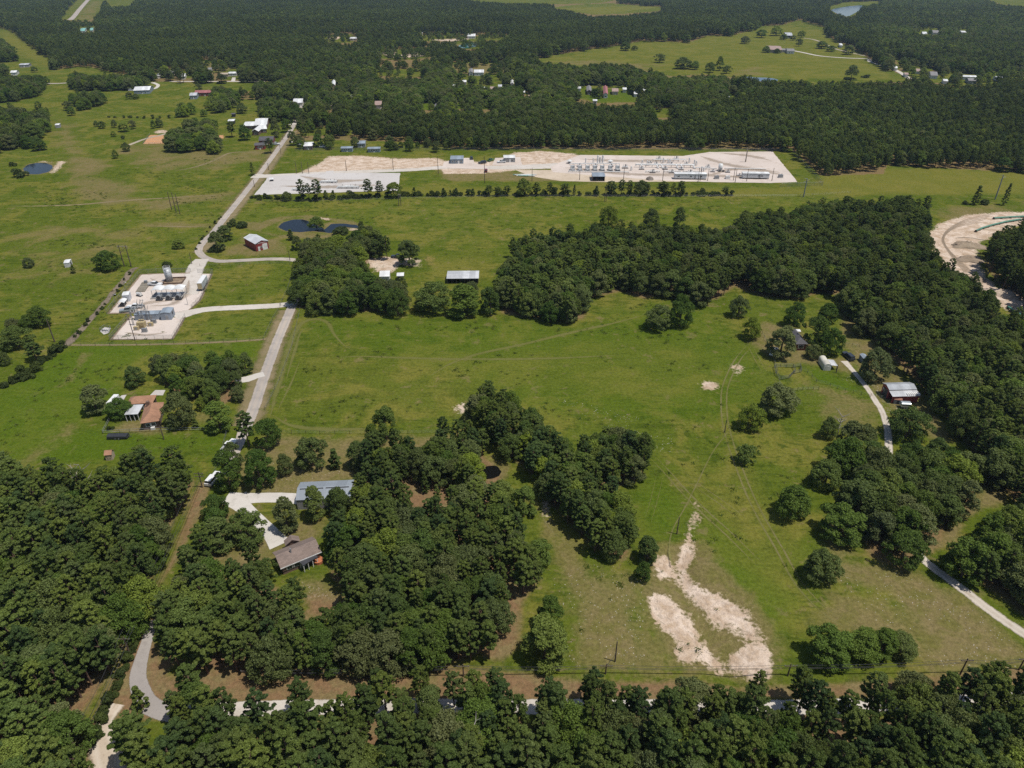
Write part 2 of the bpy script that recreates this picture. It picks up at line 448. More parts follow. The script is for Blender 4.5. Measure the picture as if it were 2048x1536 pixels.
# what grows or lies where: (kind, strength, softness in metres, outline)
COVER = [
 # sandy wash-outs of the right-hand field
 ('sand',1.0,1.8,[(1362,1092),(1384,1086),(1386,1112),(1370,1130),(1378,1155),(1412,1178),(1452,1198),(1490,1225),(1506,1258),(1500,1275),(1470,1250),(1440,1228),(1402,1208),(1372,1180),(1352,1150),(1356,1115)]),
 ('sand',0.95,1.8,[(1312,1118),(1335,1108),(1348,1128),(1345,1155),(1322,1160),(1308,1150)]),
 ('sand',1.0,1.8,[(1294,1188),(1328,1184),(1352,1205),(1385,1238),(1396,1262),(1388,1280),(1350,1276),(1322,1258),(1302,1225)]),
 ('sand',1.0,1.8,[(1352,1284),(1398,1276),(1422,1296),(1438,1322),(1448,1345),(1425,1335),(1398,1318),(1362,1324),(1350,1305)]),
 ('sand',1.0,2.0,[(1462,1318),(1475,1300),(1502,1288),(1535,1292),(1548,1305),(1544,1340),(1528,1365),(1500,1352),(1476,1338),(1452,1336)]),
 ('sand',0.6,2.5,[(1385,1160),(1440,1185),(1500,1225),(1540,1290),(1500,1290),(1430,1250),(1390,1200)]),
 ('dry',0.9,5.0,[(1290,1090),(1400,1080),(1520,1220),(1570,1310),(1540,1370),(1420,1350),(1340,1330),(1280,1220)]),
 ('lush',1.0,2.0,[(1325,1165),(1360,1170),(1395,1215),(1400,1250),(1370,1235),(1340,1195)]), ('lush',0.9,2.0,[(1415,1225),(1460,1240),(1475,1270),(1440,1280)]),
 ('sand',0.62,2.5,[(1385,1005),(1395,1005),(1398,1050),(1385,1085),(1365,1090),(1375,1050)]),
 ('sand',0.8,2.0,[(1400,765),(1420,762),(1436,770),(1430,780),(1410,778)]),
 ('sand',0.6,2.0,[(1462,725),(1485,728),(1488,745),(1470,752),(1462,740)]),
 ('sand',0.75,2.0,[(905,820),(925,800),(940,810),(930,835)]),
 ('sand',0.7,2.0,[(1085,990),(1098,1000),(1105,1040),(1092,1045),(1085,1020)]),
 # pipeline ground on the right
 ('sand',1.0,4.0,[(1855,468),(1880,448),(1930,432),(2000,424),(2300,418),(2300,440),(2048,445),(2000,462),(1960,485),(1950,520),(1975,560),(2020,590),(2060,600),(2060,640),(2000,610),(1940,575),(1900,540),(1870,505)]),
 # compressor station approach, bare ground
 ('sand',0.9,5.0,[(600,345),(640,325),(660,312),(720,312),(800,318),(870,316),(905,325),(1000,322),(1030,305),(1075,302),(1150,307),(1180,318),(1110,335),(1040,340),(980,345),(900,340),(820,338),(720,342),(640,350)]),
 ('sand',1.0,3.0,[(1030,306),(1080,302),(1140,308),(1150,314),(1110,326),(1045,330),(1035,320)]),
 ('dry',0.9,6.0,[(880,342),(980,345),(1100,345),(1180,352),(1190,364),(1080,362),(960,362),(880,360)]),
 ('sand',0.9,2.0,[(880,335),(975,336),(972,347),(888,348)]),
 # riding ground and worn pasture on the left
 ('orange',1.0,1.5,[(300,270),(342,270),(345,286),(286,288)]),
 ('orange',0.8,3.0,[(425,271),(447,270),(448,277),(428,279)]),
 ('sand',0.7,3.0,[(306,262),(330,259),(342,265),(310,268)]),
 ('dry',0.7,10.0,[(130,310),(190,315),(230,330),(200,350),(270,370),(280,400),(200,410),(150,390),(130,340)]),
 ('dry',0.55,12.0,[(100,225),(160,250),(160,330),(120,320),(110,260)]),
 ('dry',0.55,8.0,[(230,300),(330,270),(440,300),(560,300),(560,315),(400,345),(340,345),(250,330)]),
 ('dry',0.7,10.0,[(260,400),(480,385),(470,400),(300,420)]),
 ('dry',0.7,8.0,[(290,445),(420,448),(420,455),(300,455)]),
 ('dry',0.6,6.0,[(80,450),(140,445),(150,458),(90,462)]),
 ('sand',0.75,3.0,[(98,345),(118,322),(132,322),(122,335),(108,348)]),
 ('sand',0.5,2.0,[(48,326),(90,321),(105,325),(80,324)]),
 ('dry',0.8,4.0,[(120,770),(165,705),(178,708),(150,760)]), ('dry',0.55,8.0,[(40,920),(150,850),(160,860),(80,925)]),
 ('dry',0.35,12.0,[(0,470),(140,440),(300,460),(200,560),(60,600),(0,560)]),
 # around the barn pond
 ('dry',0.9,3.0,[(470,440),(520,445),(560,432),(620,430),(700,440),(740,452),(730,458),(690,444),(640,438),(590,434),(550,446),(520,462),(560,470),(600,466),(690,470),(640,478),(560,475),(500,460)]),
 ('sand',0.8,2.0,[(625,434),(660,436),(662,440),(630,438)]), ('sand',0.6,2.0,[(690,456),(735,452),(738,458),(700,462)]),
 ('dry',0.7,5.0,[(480,470),(560,480),(600,510),(560,515),(450,510),(470,490)]),
 ('orange',0.36,5.0,[(840,505),(870,502),(885,515),(880,535),(835,535),(836,520)]),
 ('sand',0.75,3.0,[(735,515),(800,512),(845,520),(840,535),(800,530),(790,545),(750,545),(735,530)]),
 # yards, verges and grazed edges
 ('dry',0.85,6.0,[(540,870),(620,875),(740,880),(900,860),(930,820),(960,850),(900,900),(700,960),(560,990),(470,990),(440,950),(500,900)]),
 ('dry',0.95,4.0,[(450,1010),(480,1020),(520,1040),(545,1060),(640,1040),(640,1080),(560,1120),(450,1150),(425,1120)]),
 ('straw',1.0,3.0,[(400,960),(425,965),(395,1040),(345,1140),(310,1240),(270,1320),(225,1420),(225,1480),(260,1536),(190,1536),(165,1480),(210,1390),(260,1290),(300,1215),(350,1090)]),
 ('straw',1.0,3.0,[(290,1355),(470,1350),(700,1350),(900,1338),(1060,1345),(1140,1360),(1400,1365),(1560,1372),(1800,1360),(2100,1330),(2100,1362),(1800,1395),(1500,1400),(1000,1400),(480,1405),(330,1400)]),
 ('dry',0.7,5.0,[(1060,1340),(1140,1345),(1300,1352),(1560,1362),(1900,1340),(2100,1310),(2100,1335),(1800,1362),(1560,1375),(1100,1365)]),
 ('dry',0.75,7.0,[(1060,1000),(1110,1060),(1160,1120),(1250,1150),(1300,1160),(1290,1250),(1340,1330),(1330,1350),(1130,1350),(1130,1200),(1095,1090)]),
 ('dry',0.85,6.0,[(1690,1000),(1720,1020),(1700,1120),(1840,1150),(1960,1200),(2060,1290),(2060,1340),(1860,1335),(1830,1260),(1780,1180),(1660,1160),(1640,1090)]),
 ('dry',0.55,9.0,[(1640,1170),(1760,1190),(1880,1230),(2048,1310),(1900,1345),(1640,1250)]),
 ('dry',0.8,4.0,[(1525,640),(1600,660),(1650,715),(1700,720),(1720,760),(1660,735),(1560,725),(1500,690)]),
 ('dry',0.85,6.0,[(1690,610),(1745,685),(1800,745),(1860,810),(1930,890),(1860,880),(1800,830),(1750,790),(1700,720),(1680,650)]),
 ('dry',0.55,7.0,[(1590,760),(1660,770),(1760,800),(1800,850),(1670,860),(1610,830)]),
 ('lush',1.0,2.0,[(1675,658),(1695,660),(1718,690),(1684,692)]), ('lush',1.0,2.0,[(1612,738),(1640,738),(1690,760),(1730,785),(1690,782),(1640,765)]),
 ('dry',0.9,3.0,[(1950,985),(2010,975),(2012,1000),(1930,1040),(1900,1090),(1885,1080),(1915,1040)]),
 ('straw',1.0,3.0,[(250,1290),(305,1270),(345,1395),(345,1440),(235,1445),(238,1400)]), ('straw',0.7,4.0,[(1685,960),(1722,970),(1718,1000),(1690,990)]),
 ('dry',0.8,4.0,[(590,1160),(650,1150),(690,1190),(690,1240),(620,1240)]), ('straw',0.8,4.0,[(590,1180),(690,1190),(690,1240),(620,1240)]),
 ('dry',0.6,4.0,[(385,830),(470,830),(500,780),(480,750),(520,745),(480,860),(400,850)]),
 ('dry',0.8,4.0,[(230,840),(330,850),(330,868),(210,868)]),
 # bright mown grass
 ('lush',0.9,6.0,[(-50,810),(130,690),(350,688),(530,678),(515,745),(440,700),(300,710),(250,740),(240,790),(160,850),(450,870),(440,960),(400,900),(200,930),(0,930)]),
 ('lush',0.6,10.0,[(600,625),(830,625),(1170,645),(1300,600),(1440,605),(1500,690),(1540,740),(1480,860),(1300,850),(1100,850),(900,760),(700,700),(590,680)]),
 ('yel',0.55,14.0,[(560,700),(900,690),(1300,660),(1480,700),(1450,830),(1050,800),(900,850),(560,860),(530,800)]),
 ('yel',0.9,8.0,[(500,392),(1100,393),(1500,393),(2300,390),(2300,350),(1780,335),(1640,352),(1600,375),(1100,370),(800,372),(500,388)]),
 ('dry',0.5,8.0,[(1840,415),(2300,395),(2300,425),(1900,440)]),
 ('yel',0.6,10.0,[(820,520),(1010,470),(1000,560),(900,600)]),
 ('yel',0.6,8.0,[(1300,940),(1500,900),(1640,1100),(1600,1250),(1500,1220),(1400,1080)]),
 ('lush',0.8,8.0,[(1240,985),(1300,940),(1390,1000),(1370,1080),(1300,1090),(1270,1020)]),
 ('lush',0.9,8.0,[(1400,1080),(1420,1010),(1500,1080),(1600,1200),(1560,1290),(1450,1190)]),
 # far pasture
 ('yel',0.7,20.0,[(1060,122),(1280,84),(1560,52),(1650,60),(1820,163),(1500,158),(1090,128)]),
 ('yel',0.8,20.0,[(1100,16),(1300,10),(1330,14),(1200,30)]), ('dry',0.6,25.0,[(1080,128),(1160,118),(1330,130),(1300,140)]), ('dry',0.7,20.0,[(1470,140),(1520,135),(1520,150),(1480,150)]),
 ('yel',0.9,12.0,[(0,58),(30,66),(104,120),(112,140),(60,120),(0,80)]), ('dry',0.6,14.0,[(150,40),(175,5),(205,0),(190,40)]),
 ('sand',0.9,4.0,[(655,76),(680,73),(678,78),(660,80)]), ('sand',0.9,5.0,[(752,104),(790,104),(800,110),(840,101),(860,106),(840,114),(790,116)]),
 ('sand',0.8,5.0,[(850,79),(905,78),(935,74),(940,79),(900,83)]), ('dry',0.9,6.0,[(905,90),(930,84),(950,82),(955,86),(920,93)]),
 ('dry',0.8,8.0,[(900,126),(1015,126),(1020,144),(960,150),(905,140)]), ('lush',1.0,5.0,[(830,208),(980,206),(985,220),(840,222)]), ('lush',0.8,5.0,[(1150,172),(1260,182),(1270,204),(1180,204)]),
 ('dry',0.8,5.0,[(400,124),(440,128),(470,134),(440,146),(410,140)]),
]
for _n, _p in WOODS.items():
    COVER.append(('wood', 0.8 if _n in ('bottom', 'left', 'homestead', 'lane', 'belt') else 0.65, 3.0, _p))

# ------------------------------------------------------------------ ground sheet
def spaced(lo, hi, step, grow, far):
    a = list(np.arange(lo, hi + step*0.5, step))
    s = step; x = a[-1]
    while x < far:
        s *= grow; x += s; a.append(x)
    return a
_half = spaced(0.0, 330.0, 1.7, 1.02, 9000.0)
XS = np.array([-x for x in _half[:0:-1]] + _half)
YS = np.array([-3000, -1500, -700, -300, -120, -40, 10.0] + spaced(40.0, 600.0, 1.7, 1.015, 12000.0))
gx, gy = np.meshgrid(XS, YS)
gx = gx.ravel(); gy = gy.ravel()
gz = np.zeros_like(gx)
masks = {k: np.zeros_like(gx) for k in ('sand', 'dry', 'straw', 'lush', 'yel', 'orange')}
for kind, strength, soft, px in COVER:
    poly = WP(px)
    m = 3 * soft + 4
    sel = (gx > poly[:,0].min()-m) & (gx < poly[:,0].max()+m) & (gy > poly[:,1].min()-m) & (gy < poly[:,1].max()+m)
    if not sel.any(): continue
    d = sdist(poly, gx[sel], gy[sel])
    if kind == 'wood':          # the far side of a wood's outline is its tree tops: the floor stops short of it
        d = np.minimum(d, sdist(WP(px, 9.0), gx[sel], gy[sel])); kind = 'straw'
    t = np.clip(d / (2*soft) + 0.5, 0, 1)
    masks[kind][sel] = np.maximum(masks[kind][sel], strength * t*t*(3-2*t))
# everything wooded in the distance has a brown floor too
_qx, _qy, _qd = PR(gx, gy, gz)
far_sel = (gy > 430)
open_far = np.zeros_like(far_sel)
for px in CLEAR:
    open_far |= inside(np.array(px, float), _qx, _qy)
masks['straw'][far_sel & ~open_far] = np.maximum(masks['straw'][far_sel & ~open_far], 0.6)
for nm, px in PONDS.items():
    poly = WP(px)
    sel = (gx > poly[:,0].min()-8) & (gx < poly[:,0].max()+8) & (gy > poly[:,1].min()-8) & (gy < poly[:,1].max()+8)
    d = sdist(poly, gx[sel], gy[sel])
    gz[sel] = np.minimum(gz[sel], np.interp(d, [-4, 0, 4], [0, -0.35, -1.3]))
    masks['dry'][sel] = np.maximum(masks['dry'][sel], np.interp(d, [-4, -1, 1], [0, 0.7, 0.7]))
for px, dep, hw in (([(1352,1108),(1350,1140),(1362,1175),(1392,1225),(1408,1262),(1430,1300),(1452,1335),(1490,1372)],1.1,2.6), ([(1388,1092),(1376,1125),(1390,1165),(1425,1188),(1470,1218),(1500,1258)],0.5,1.8), ([(1310,1215),(1345,1245),(1375,1268),(1405,1275)],0.35,2.0), ([(1440,1232),(1462,1268),(1472,1305)],0.5,2.0)):
    line = WP(px)
    sel = (gx > line[:,0].min()-8) & (gx < line[:,0].max()+8) & (gy > line[:,1].min()-8) & (gy < line[:,1].max()+8)
    d = -sdist(line, gx[sel], gy[sel], False)
    gz[sel] -= dep*np.exp(-(d/hw)**2)*(0.75+0.5*np.random.RandomState(3).rand(sel.sum()))
nx, ny = len(XS), len(YS)
ii = np.arange((ny-1)*nx).reshape(ny-1, nx)[:, :-1].ravel()
quads = np.stack([ii, ii+1, ii+nx+1, ii+nx], 1).astype(np.int32)
gm = bpy.data.meshes.new('ground')
gm.vertices.add(len(gx)); gm.vertices.foreach_set('co', np.stack([gx, gy, gz], 1).astype(np.float32).ravel())
gm.loops.add(quads.size); gm.loops.foreach_set('vertex_index', quads.ravel())
gm.polygons.add(len(quads)); gm.polygons.foreach_set('loop_start', np.arange(0, quads.size, 4, dtype=np.int32))
gm.polygons.foreach_set('use_smooth', np.ones(len(quads), bool))
for k, a in masks.items():
    at = gm.attributes.new(k, 'FLOAT', 'POINT'); at.data.foreach_set('value', a.astype(np.float32))
gm.update(calc_edges=True)

def ground_material():
    m, nt, b = nodes_of('pasture')
    pos = worldpos(nt)
    n0 = noise_n(nt, pos, 0.010, 4.0, 0.55)
    n1 = noise_n(nt, pos, 0.045, 5.0, 0.6, 0.6)
    n2 = noise_n(nt, pos, 0.22, 5.0, 0.65, 0.4)
    n3 = noise_n(nt, pos, 1.1, 4.0, 0.65)
    n4 = noise_n(nt, pos, 4.5, 2.0, 0.6)
    mp = nt.nodes.new('ShaderNodeMapping'); mp.inputs['Scale'].default_value = (0.10, 0.5, 1); mp.inputs['Rotation'].default_value = (0, 0, R(12))
    nt.links.new(pos, mp.inputs[0])
    ns = noise_n(nt, mp.outputs[0], 1.0, 4.0, 0.65, 0.8)           # drawn-out clumps of taller grass
    def blend(name, lo, hi, k1=0.55, k2=0.45, k3=0.25):
        a = attr_n(nt, name)
        e = math_n(nt, 'ADD', a, math_n(nt, 'MULTIPLY', math_n(nt, 'SUBTRACT', n1, 0.5), k1))
        e = math_n(nt, 'ADD', e, math_n(nt, 'MULTIPLY', math_n(nt, 'SUBTRACT', n2, 0.5), k2))
        e = math_n(nt, 'ADD', e, math_n(nt, 'MULTIPLY', math_n(nt, 'SUBTRACT', n3, 0.5), k3))
        return math_n(nt, 'MULTIPLY', ramp_n(nt, e, lo, hi), ramp_n(nt, a, 0.0, 0.15))
    green = mix_n(nt, ramp_n(nt, n0, 0.36, 0.64), GREEN_A, GREEN_B)
    green = mix_n(nt, math_n(nt, 'MULTIPLY', ramp_n(nt, n1, 0.46, 0.60), 0.85), green, GREEN_Y)
    green = mix_n(nt, math_n(nt, 'MULTIPLY', ramp_n(nt, n2, 0.52, 0.64), 0.7), green, GREEN_D)
    green = mix_n(nt, math_n(nt, 'MULTIPLY', ramp_n(nt, ns, 0.52, 0.64), 0.6), green, GREEN_D)
    green = mix_n(nt, math_n(nt, 'MULTIPLY', ramp_n(nt, n2, 0.42, 0.33), 0.6), green, TAN)
    green = mix_n(nt, math_n(nt, 'MULTIPLY', blend('lush', 0.25, 0.9), 0.7), green, LUSH)
    green = mix_n(nt, math_n(nt, 'MULTIPLY', blend('yel', 0.3, 1.0), 0.7), green, GREEN_Y)
    dry = mix_n(nt, ramp_n(nt, n2, 0.38, 0.66), TAN, DRYGRASS)
    col = mix_n(nt, math_n(nt, 'MULTIPLY', blend('dry', 0.22, 0.70, 1.6, 1.3, 0.4), 0.92), green, dry)
    straw = mix_n(nt, ramp_n(nt, n2, 0.4, 0.65), STRAW, TAN)
    straw = mix_n(nt, math_n(nt, 'MULTIPLY', ramp_n(nt, n1, 0.55, 0.7), 0.4), straw, GREEN_B)
    col = mix_n(nt, blend('straw', 0.3, 0.7), col, straw)
    org = mix_n(nt, ramp_n(nt, n2, 0.4, 0.7), (0.50, 0.26, 0.13), (0.42, 0.27, 0.16))
    col = mix_n(nt, blend('orange', 0.3, 0.6, 0.2, 0.3, 0.2), col, org)
    sand = mix_n(nt, ramp_n(nt, n2, 0.35, 0.65), SAND_A, SAND_B)
    sand = mix_n(nt, math_n(nt, 'MULTIPLY', ramp_n(nt, n3, 0.5, 0.75), 0.4), sand, TAN)
    col = mix_n(nt, blend('sand', 0.30, 0.66, 0.8, 1.5, 1.2), col, sand)
    fine = math_n(nt, 'ADD', math_n(nt, 'MULTIPLY', n3, 0.6), math_n(nt, 'MULTIPLY', n4, 0.4))
    shade = nt.nodes.new('ShaderNodeMapRange'); nt.links.new(fine, shade.inputs[0])
    shade.inputs[1].default_value = 0.3; shade.inputs[2].default_value = 0.7; shade.inputs[3].default_value = 0.55; shade.inputs[4].default_value = 1.42
    sc = nt.nodes.new('ShaderNodeVectorMath'); sc.operation = 'SCALE'
    nt.links.new(col, sc.inputs[0]); nt.links.new(shade.outputs[0], sc.inputs['Scale'])
    nt.links.new(sc.outputs[0], b.inputs['Base Color'])
    b.inputs['Roughness'].default_value = 0.95
    b.inputs['Specular IOR Level'].default_value = 0.0
    bump_n(nt, math_n(nt, 'ADD', fine, math_n(nt, 'MULTIPLY', n2, 1.2)), 0.55, 0.5, b)
    return m
GREEN_A = (0.078, 0.104, 0.011); GREEN_B = (0.100, 0.120, 0.017); GREEN_Y = (0.150, 0.142, 0.027)
GREEN_D = (0.040, 0.064, 0.007); LUSH = (0.066, 0.108, 0.008)
TAN = (0.180, 0.140, 0.064); DRYGRASS = (0.135, 0.122, 0.036)
STRAW = (0.190, 0.118, 0.062); SAND_A = (0.60, 0.490, 0.395); SAND_B = (0.40, 0.295, 0.205)
gm.materials.append(ground_material())
ground = bpy.data.objects.new('ground', gm)
COL.objects.link(ground)
tag(ground, 'rolling green and tan pasture ground', kind='structure')

# ------------------------------------------------------------------ water
def mat_water(name, col, rough=0.06):
    m, nt, b = nodes_of(name)
    pos = worldpos(nt)
    b.inputs['Base Color'].default_value = (*col, 1)
    b.inputs['Roughness'].default_value = rough
    b.inputs['IOR'].default_value = 1.33
    b.inputs['Specular IOR Level'].default_value = 0.35
    bump_n(nt, noise_n(nt, pos, 1.4, 3.0, 0.6), 0.12, 0.08, b)
    return m
W_DARK = mat_water('pond_water', (0.010, 0.014, 0.020))
W_TEAL = mat_water('teal_water', (0.02, 0.13, 0.12))
W_BLACK = mat_water('wood_pond_water', (0.006, 0.006, 0.005), 0.25); W_BLACK.node_tree.nodes['Principled BSDF'].inputs['Specular IOR Level'].default_value = 0.08
W_LAKE = mat_water('lake_water', (0.05, 0.085, 0.15), 0.12)
def sheet(name, poly, z, mat, label=None, kind='structure'):
    me = bpy.data.meshes.new(name)
    bm = bmesh.new()
    vs = [bm.verts.new((x, y, z)) for x, y in poly]
    es = [bm.edges.new((vs[i], vs[(i+1) % len(vs)])) for i in range(len(vs))]
    bmesh.ops.triangle_fill(bm, edges=es, use_beauty=True)
    for f in bm.faces:
        if f.normal.z < 0: f.normal_flip()
    bm.to_mesh(me); bm.free()
    me.materials.append(mat)
    o = bpy.data.objects.new(name, me); COL.objects.link(o)
    return tag(o, label, kind=kind)
def smooth_poly(poly, k=3, closed=True):
    p = np.array(poly, float)
    for _ in range(k):
        q = np.roll(p, -1, 0)
        p = np.stack([0.75*p + 0.25*q, 0.25*p + 0.75*q], 1).reshape(-1, 2)
    return p
PONDLAB = {'pasture_pond': 'small dark blue pond in the left pasture', 'barn_pond': 'two-lobed dark pond behind the red barn', 'wood_pond': 'small dark pond hidden among the homestead trees',
           'teal_pond': 'small teal pond in the far pine forest', 'lake': 'blue lake near the top edge of the view', 'pasture_tank': 'narrow blue pond at the edge of the far pasture'}
for nm, px in PONDS.items():
    w = WP(px); c = w.mean(0)
    sheet('pond', c + (w - c) * 1.12, -0.35, W_BLACK if nm == 'wood_pond' else W_DARK, PONDLAB[nm])
for nm, px in FAR_PONDS.items():
    sheet('pond' if nm != 'lake' else 'lake', smooth_poly(WP(px), 2), 0.12, W_TEAL if nm == 'teal_pond' else W_LAKE, PONDLAB[nm])

# ------------------------------------------------------------------ roads, tracks and pads
def catmull(p, step=2.0):
    p = [np.array(q, float) for q in p]
    p = [2*p[0]-p[1]] + p + [2*p[-1]-p[-2]]
    out = []
    for i in range(1, len(p)-2):
        n = max(2, int(np.linalg.norm(p[i+1][:2]-p[i][:2]) / step))
        for k in range(n):
            t = k / n
            a, b_, c, d = p[i-1], p[i], p[i+1], p[i+2]
            out.append(0.5*((2*b_) + (c-a)*t + (2*a-5*b_+4*c-d)*t*t + (3*b_-a-3*c+d)*t**3))
    out.append(p[-2])
    return np.array(out)
U5 = (-1.0, -0.72, 0.0, 0.72, 1.0)
def ribbon(name, px, width, z, mat, label=None, step=2.0, wob=0.0, taper=0.0):
    """a strip along pixels laid on the ground; width in metres, or (pixel x, pixel y, width) per point"""
    pts = []
    for q in px:
        g = G(q[0], q[1]); pts.append((g.x, g.y, q[2] if len(q) > 2 else width))
    c = catmull(pts, step)
    d = np.gradient(c[:, :2], axis=0)
    d /= np.linalg.norm(d, axis=1)[:, None] + 1e-9
    nrm = np.stack([-d[:,1], d[:,0]], 1)
    rng = random.Random(len(px) * 7 + int(px[0][0]))
    vs = []; us = []
    for i in range(len(c)):
        w = c[i,2] * 0.5 * (1 + wob * (rng.random() - 0.5))
        if taper: w *= 0.08 + 0.92*min(1.0, min(i, len(c)-1-i)*step/taper)
        for u in U5:
            vs.append((c[i,0]+nrm[i,0]*w*u, c[i,1]+nrm[i,1]*w*u, z)); us.append(u)
    n = len(U5)
    fs = [(i*n+k, i*n+k+1, (i+1)*n+k+1, (i+1)*n+k) for i in range(len(c)-1) for k in range(n-1)]
    me = bpy.data.meshes.new(name); me.from_pydata(vs, [], fs)
    at = me.attributes.new('u', 'FLOAT', 'POINT'); at.data.foreach_set('value', us)
    me.materials.append(mat)
    bm = bmesh.new(); bm.from_mesh(me)
    for f in bm.faces:
        if f.normal.z < 0: f.normal_flip()
    bm.to_mesh(me); bm.free()
    o = bpy.data.objects.new(name, me); COL.objects.link(o)
    return tag(o, label, kind='structure')

M_ROAD = mat_ground_cover('county_road', [(0.353,0.308,0.266),(0.423,0.364,0.303),(0.294,0.258,0.223)], (0.05,0.3,2.5), edge=(0.82,0.98,0.35), bump=0.15, streak=((0.27,0.26,0.255), 0.6))
M_ASPH = mat_ground_cover('worn_asphalt', [(0.298,0.270,0.250),(0.354,0.324,0.295),(0.269,0.243,0.224)], (0.05,0.3,2.5), edge=(0.86,0.98,0.25), bump=0.12)
M_GRAVEL = mat_ground_cover('white_gravel', [(0.490,0.445,0.388),(0.539,0.494,0.441),(0.424,0.379,0.322)], (0.05,0.3,2.2), edge=(0.8,1.0,0.35), bump=0.25)
M_PAD = mat_ground_cover('gravel_pad', [(0.516,0.444,0.387),(0.582,0.506,0.448),(0.456,0.381,0.321)], (0.04,0.16,1.6), bump=0.25)
M_PADW = mat_ground_cover('pale_gravel_pad', [(0.470,0.441,0.416),(0.504,0.475,0.449),(0.420,0.386,0.357)], (0.03,0.12,1.2), bump=0.2)
M_CONC = mat_ground_cover('concrete_drive', [(0.499,0.464,0.417),(0.542,0.507,0.460),(0.447,0.417,0.370)], (0.06,0.4,3.0), edge=(0.94,1.0,0.1), bump=0.08)
M_DIRT = mat_ground_cover('sandy_track', [(0.42,0.34,0.26),(0.50,0.42,0.33),(0.34,0.27,0.19)], (0.06,0.35,2.0), edge=(0.6,1.0,0.6), bump=0.3, streak=((0.58,0.52,0.44), 0.7))
M_VERGE = mat_ground_cover('dry_verge', [(0.22,0.175,0.09),(0.26,0.20,0.11),(0.17,0.155,0.06)], (0.05,0.3,2.0), edge=(0.45,1.0,0.7,0.85), bump=0.3)
M_TRACK = mat_ground_cover('mown_track', [(0.17,0.168,0.045),(0.19,0.182,0.055),(0.155,0.16,0.04)], (0.05,0.3,2.0), edge=(0.3,1.0,0.6,0.62), bump=0.2)
M_RUT = mat_ground_cover('wheel_rut', [(0.19,0.18,0.06),(0.23,0.20,0.085),(0.16,0.16,0.045)], (0.05,0.3,2.0), edge=(0.15,1.0,0.9,0.6), bump=0.2)
M_DITCH = mat_ground_cover('stony_ditch', [(0.16,0.125,0.09),(0.22,0.175,0.125),(0.10,0.09,0.055)], (0.08,0.5,2.0), edge=(0.5,1.0,0.8), bump=0.9)
M_EARTH = mat_ground_cover('turned_earth', [(0.26,0.20,0.145),(0.31,0.25,0.18),(0.20,0.155,0.11)], (0.06,0.4,1.8), bump=0.8)
M_STEER = mat_ground_cover('farm_lane', [(0.34,0.29,0.22),(0.40,0.34,0.26),(0.28,0.24,0.16)], (0.06,0.35,2.0), edge=(0.55,1.0,0.6), bump=0.3)

ribbon('verge', [(495,850,11),(520,770,11),(548,690,10),(575,620,9)], 10, 0.006, M_VERGE)
ribbon('verge', [(400,505,9),(440,455,10),(490,390,11),(530,340,12),(585,262,12)], 10, 0.006, M_VERGE)
ribbon('county_road', [(452,948,2.6),(464,920,2.8),(479,885,3.2),(493,850),(508,815),(527,757),(550,693),(570,645),(586,608),(597,578),(606,552),(607,536),(600,524),(580,519),(540,518),(480,521),(435,522),(408,514),(397,500),(407,484),(425,467),(450,435),(480,398),(510,360),(540,320),(570,278),(585,255),(592,240),(600,222),(606,205)], 4.0, 0.014, M_ROAD, 'pale grey county road winding through the fields')
ribbon('gravel_road', [(330,1424,3.4),(380,1422,3.4),(480,1418,3.4),(620,1414,3.4),(800,1412,3.4),(1000,1413,3.4),(1200,1413,3.4),(1350,1414,3.4),(1600,1414,3.4),(1800,1408,3.4),(2100,1396,3.4)], 3.4, 0.012, M_GRAVEL, 'white gravel road behind the bottom woodland')
ribbon('asphalt_curve', [(306,1240,2.0),(291,1290,2.4),(279,1330,3.0),(276,1362,3.4),(286,1392,3.6),(302,1412,3.8),(330,1424,3.8),(360,1428,3.8)], 3.6, 0.020, M_ASPH, 'grey asphalt bend at the end of the wooded lane')
ribbon('sandy_track', [(235,1408,3),(214,1440,4),(205,1480,5),(215,1520,6),(235,1570,6)], 5, 0.016, M_DIRT, 'pale sandy track at the bottom left corner', wob=0.3)
ribbon('gravel_drive', [(405,518,7),(396,528,8),(388,545,8),(384,565,8),(378,590,8)], 8, 0.020, M_GRAVEL, 'white gravel entrance to the tank compound')
ribbon('gravel_drive', [(588,604,5),(572,609,5),(540,612,5),(480,615,5),(420,618,5),(385,624,6),(362,630,8),(350,634,8)], 5, 0.024, M_GRAVEL, 'white gravel spur road to the substation')
ribbon('gravel_drive', [(528,748,3.5),(512,752,3.5),(495,758,4),(470,762,3.5)], 3.6, 0.022, M_CONC, 'short pale drive into the trees beside the road')
ribbon('station_road', [(505,352,10),(540,352,9),(600,349,9),(680,345,9),(760,342,8),(830,339,8),(900,334,9),(980,335,10),(1040,334,12),(1100,332,14),(1130,330,14)], 9, 0.020, M_GRAVEL, 'pale sand road to the compressor station')
ribbon('concrete_driveway', [(452,995,4.5),(480,997,4.5),(520,995.5,4),(560,995,4),(600,998,4.2)], 4, 0.020, M_CONC, 'white concrete driveway to the metal workshop')
ribbon('concrete_driveway', [(468,995,7),(482,1010,4.5),(502,1028,3.8),(525,1050,3.8),(545,1070,4.2),(560,1090,5.2)], 4, 0.025, M_CONC, 'white concrete driveway curving to the brown-roofed house')
M_LANE = mat_ground_cover('ranch_lane', [(0.44,0.385,0.315),(0.50,0.44,0.37),(0.36,0.30,0.23)], (0.06,0.35,2.0), edge=(0.66,1.0,0.55), bump=0.3, streak=((0.56,0.51,0.44), 0.6))
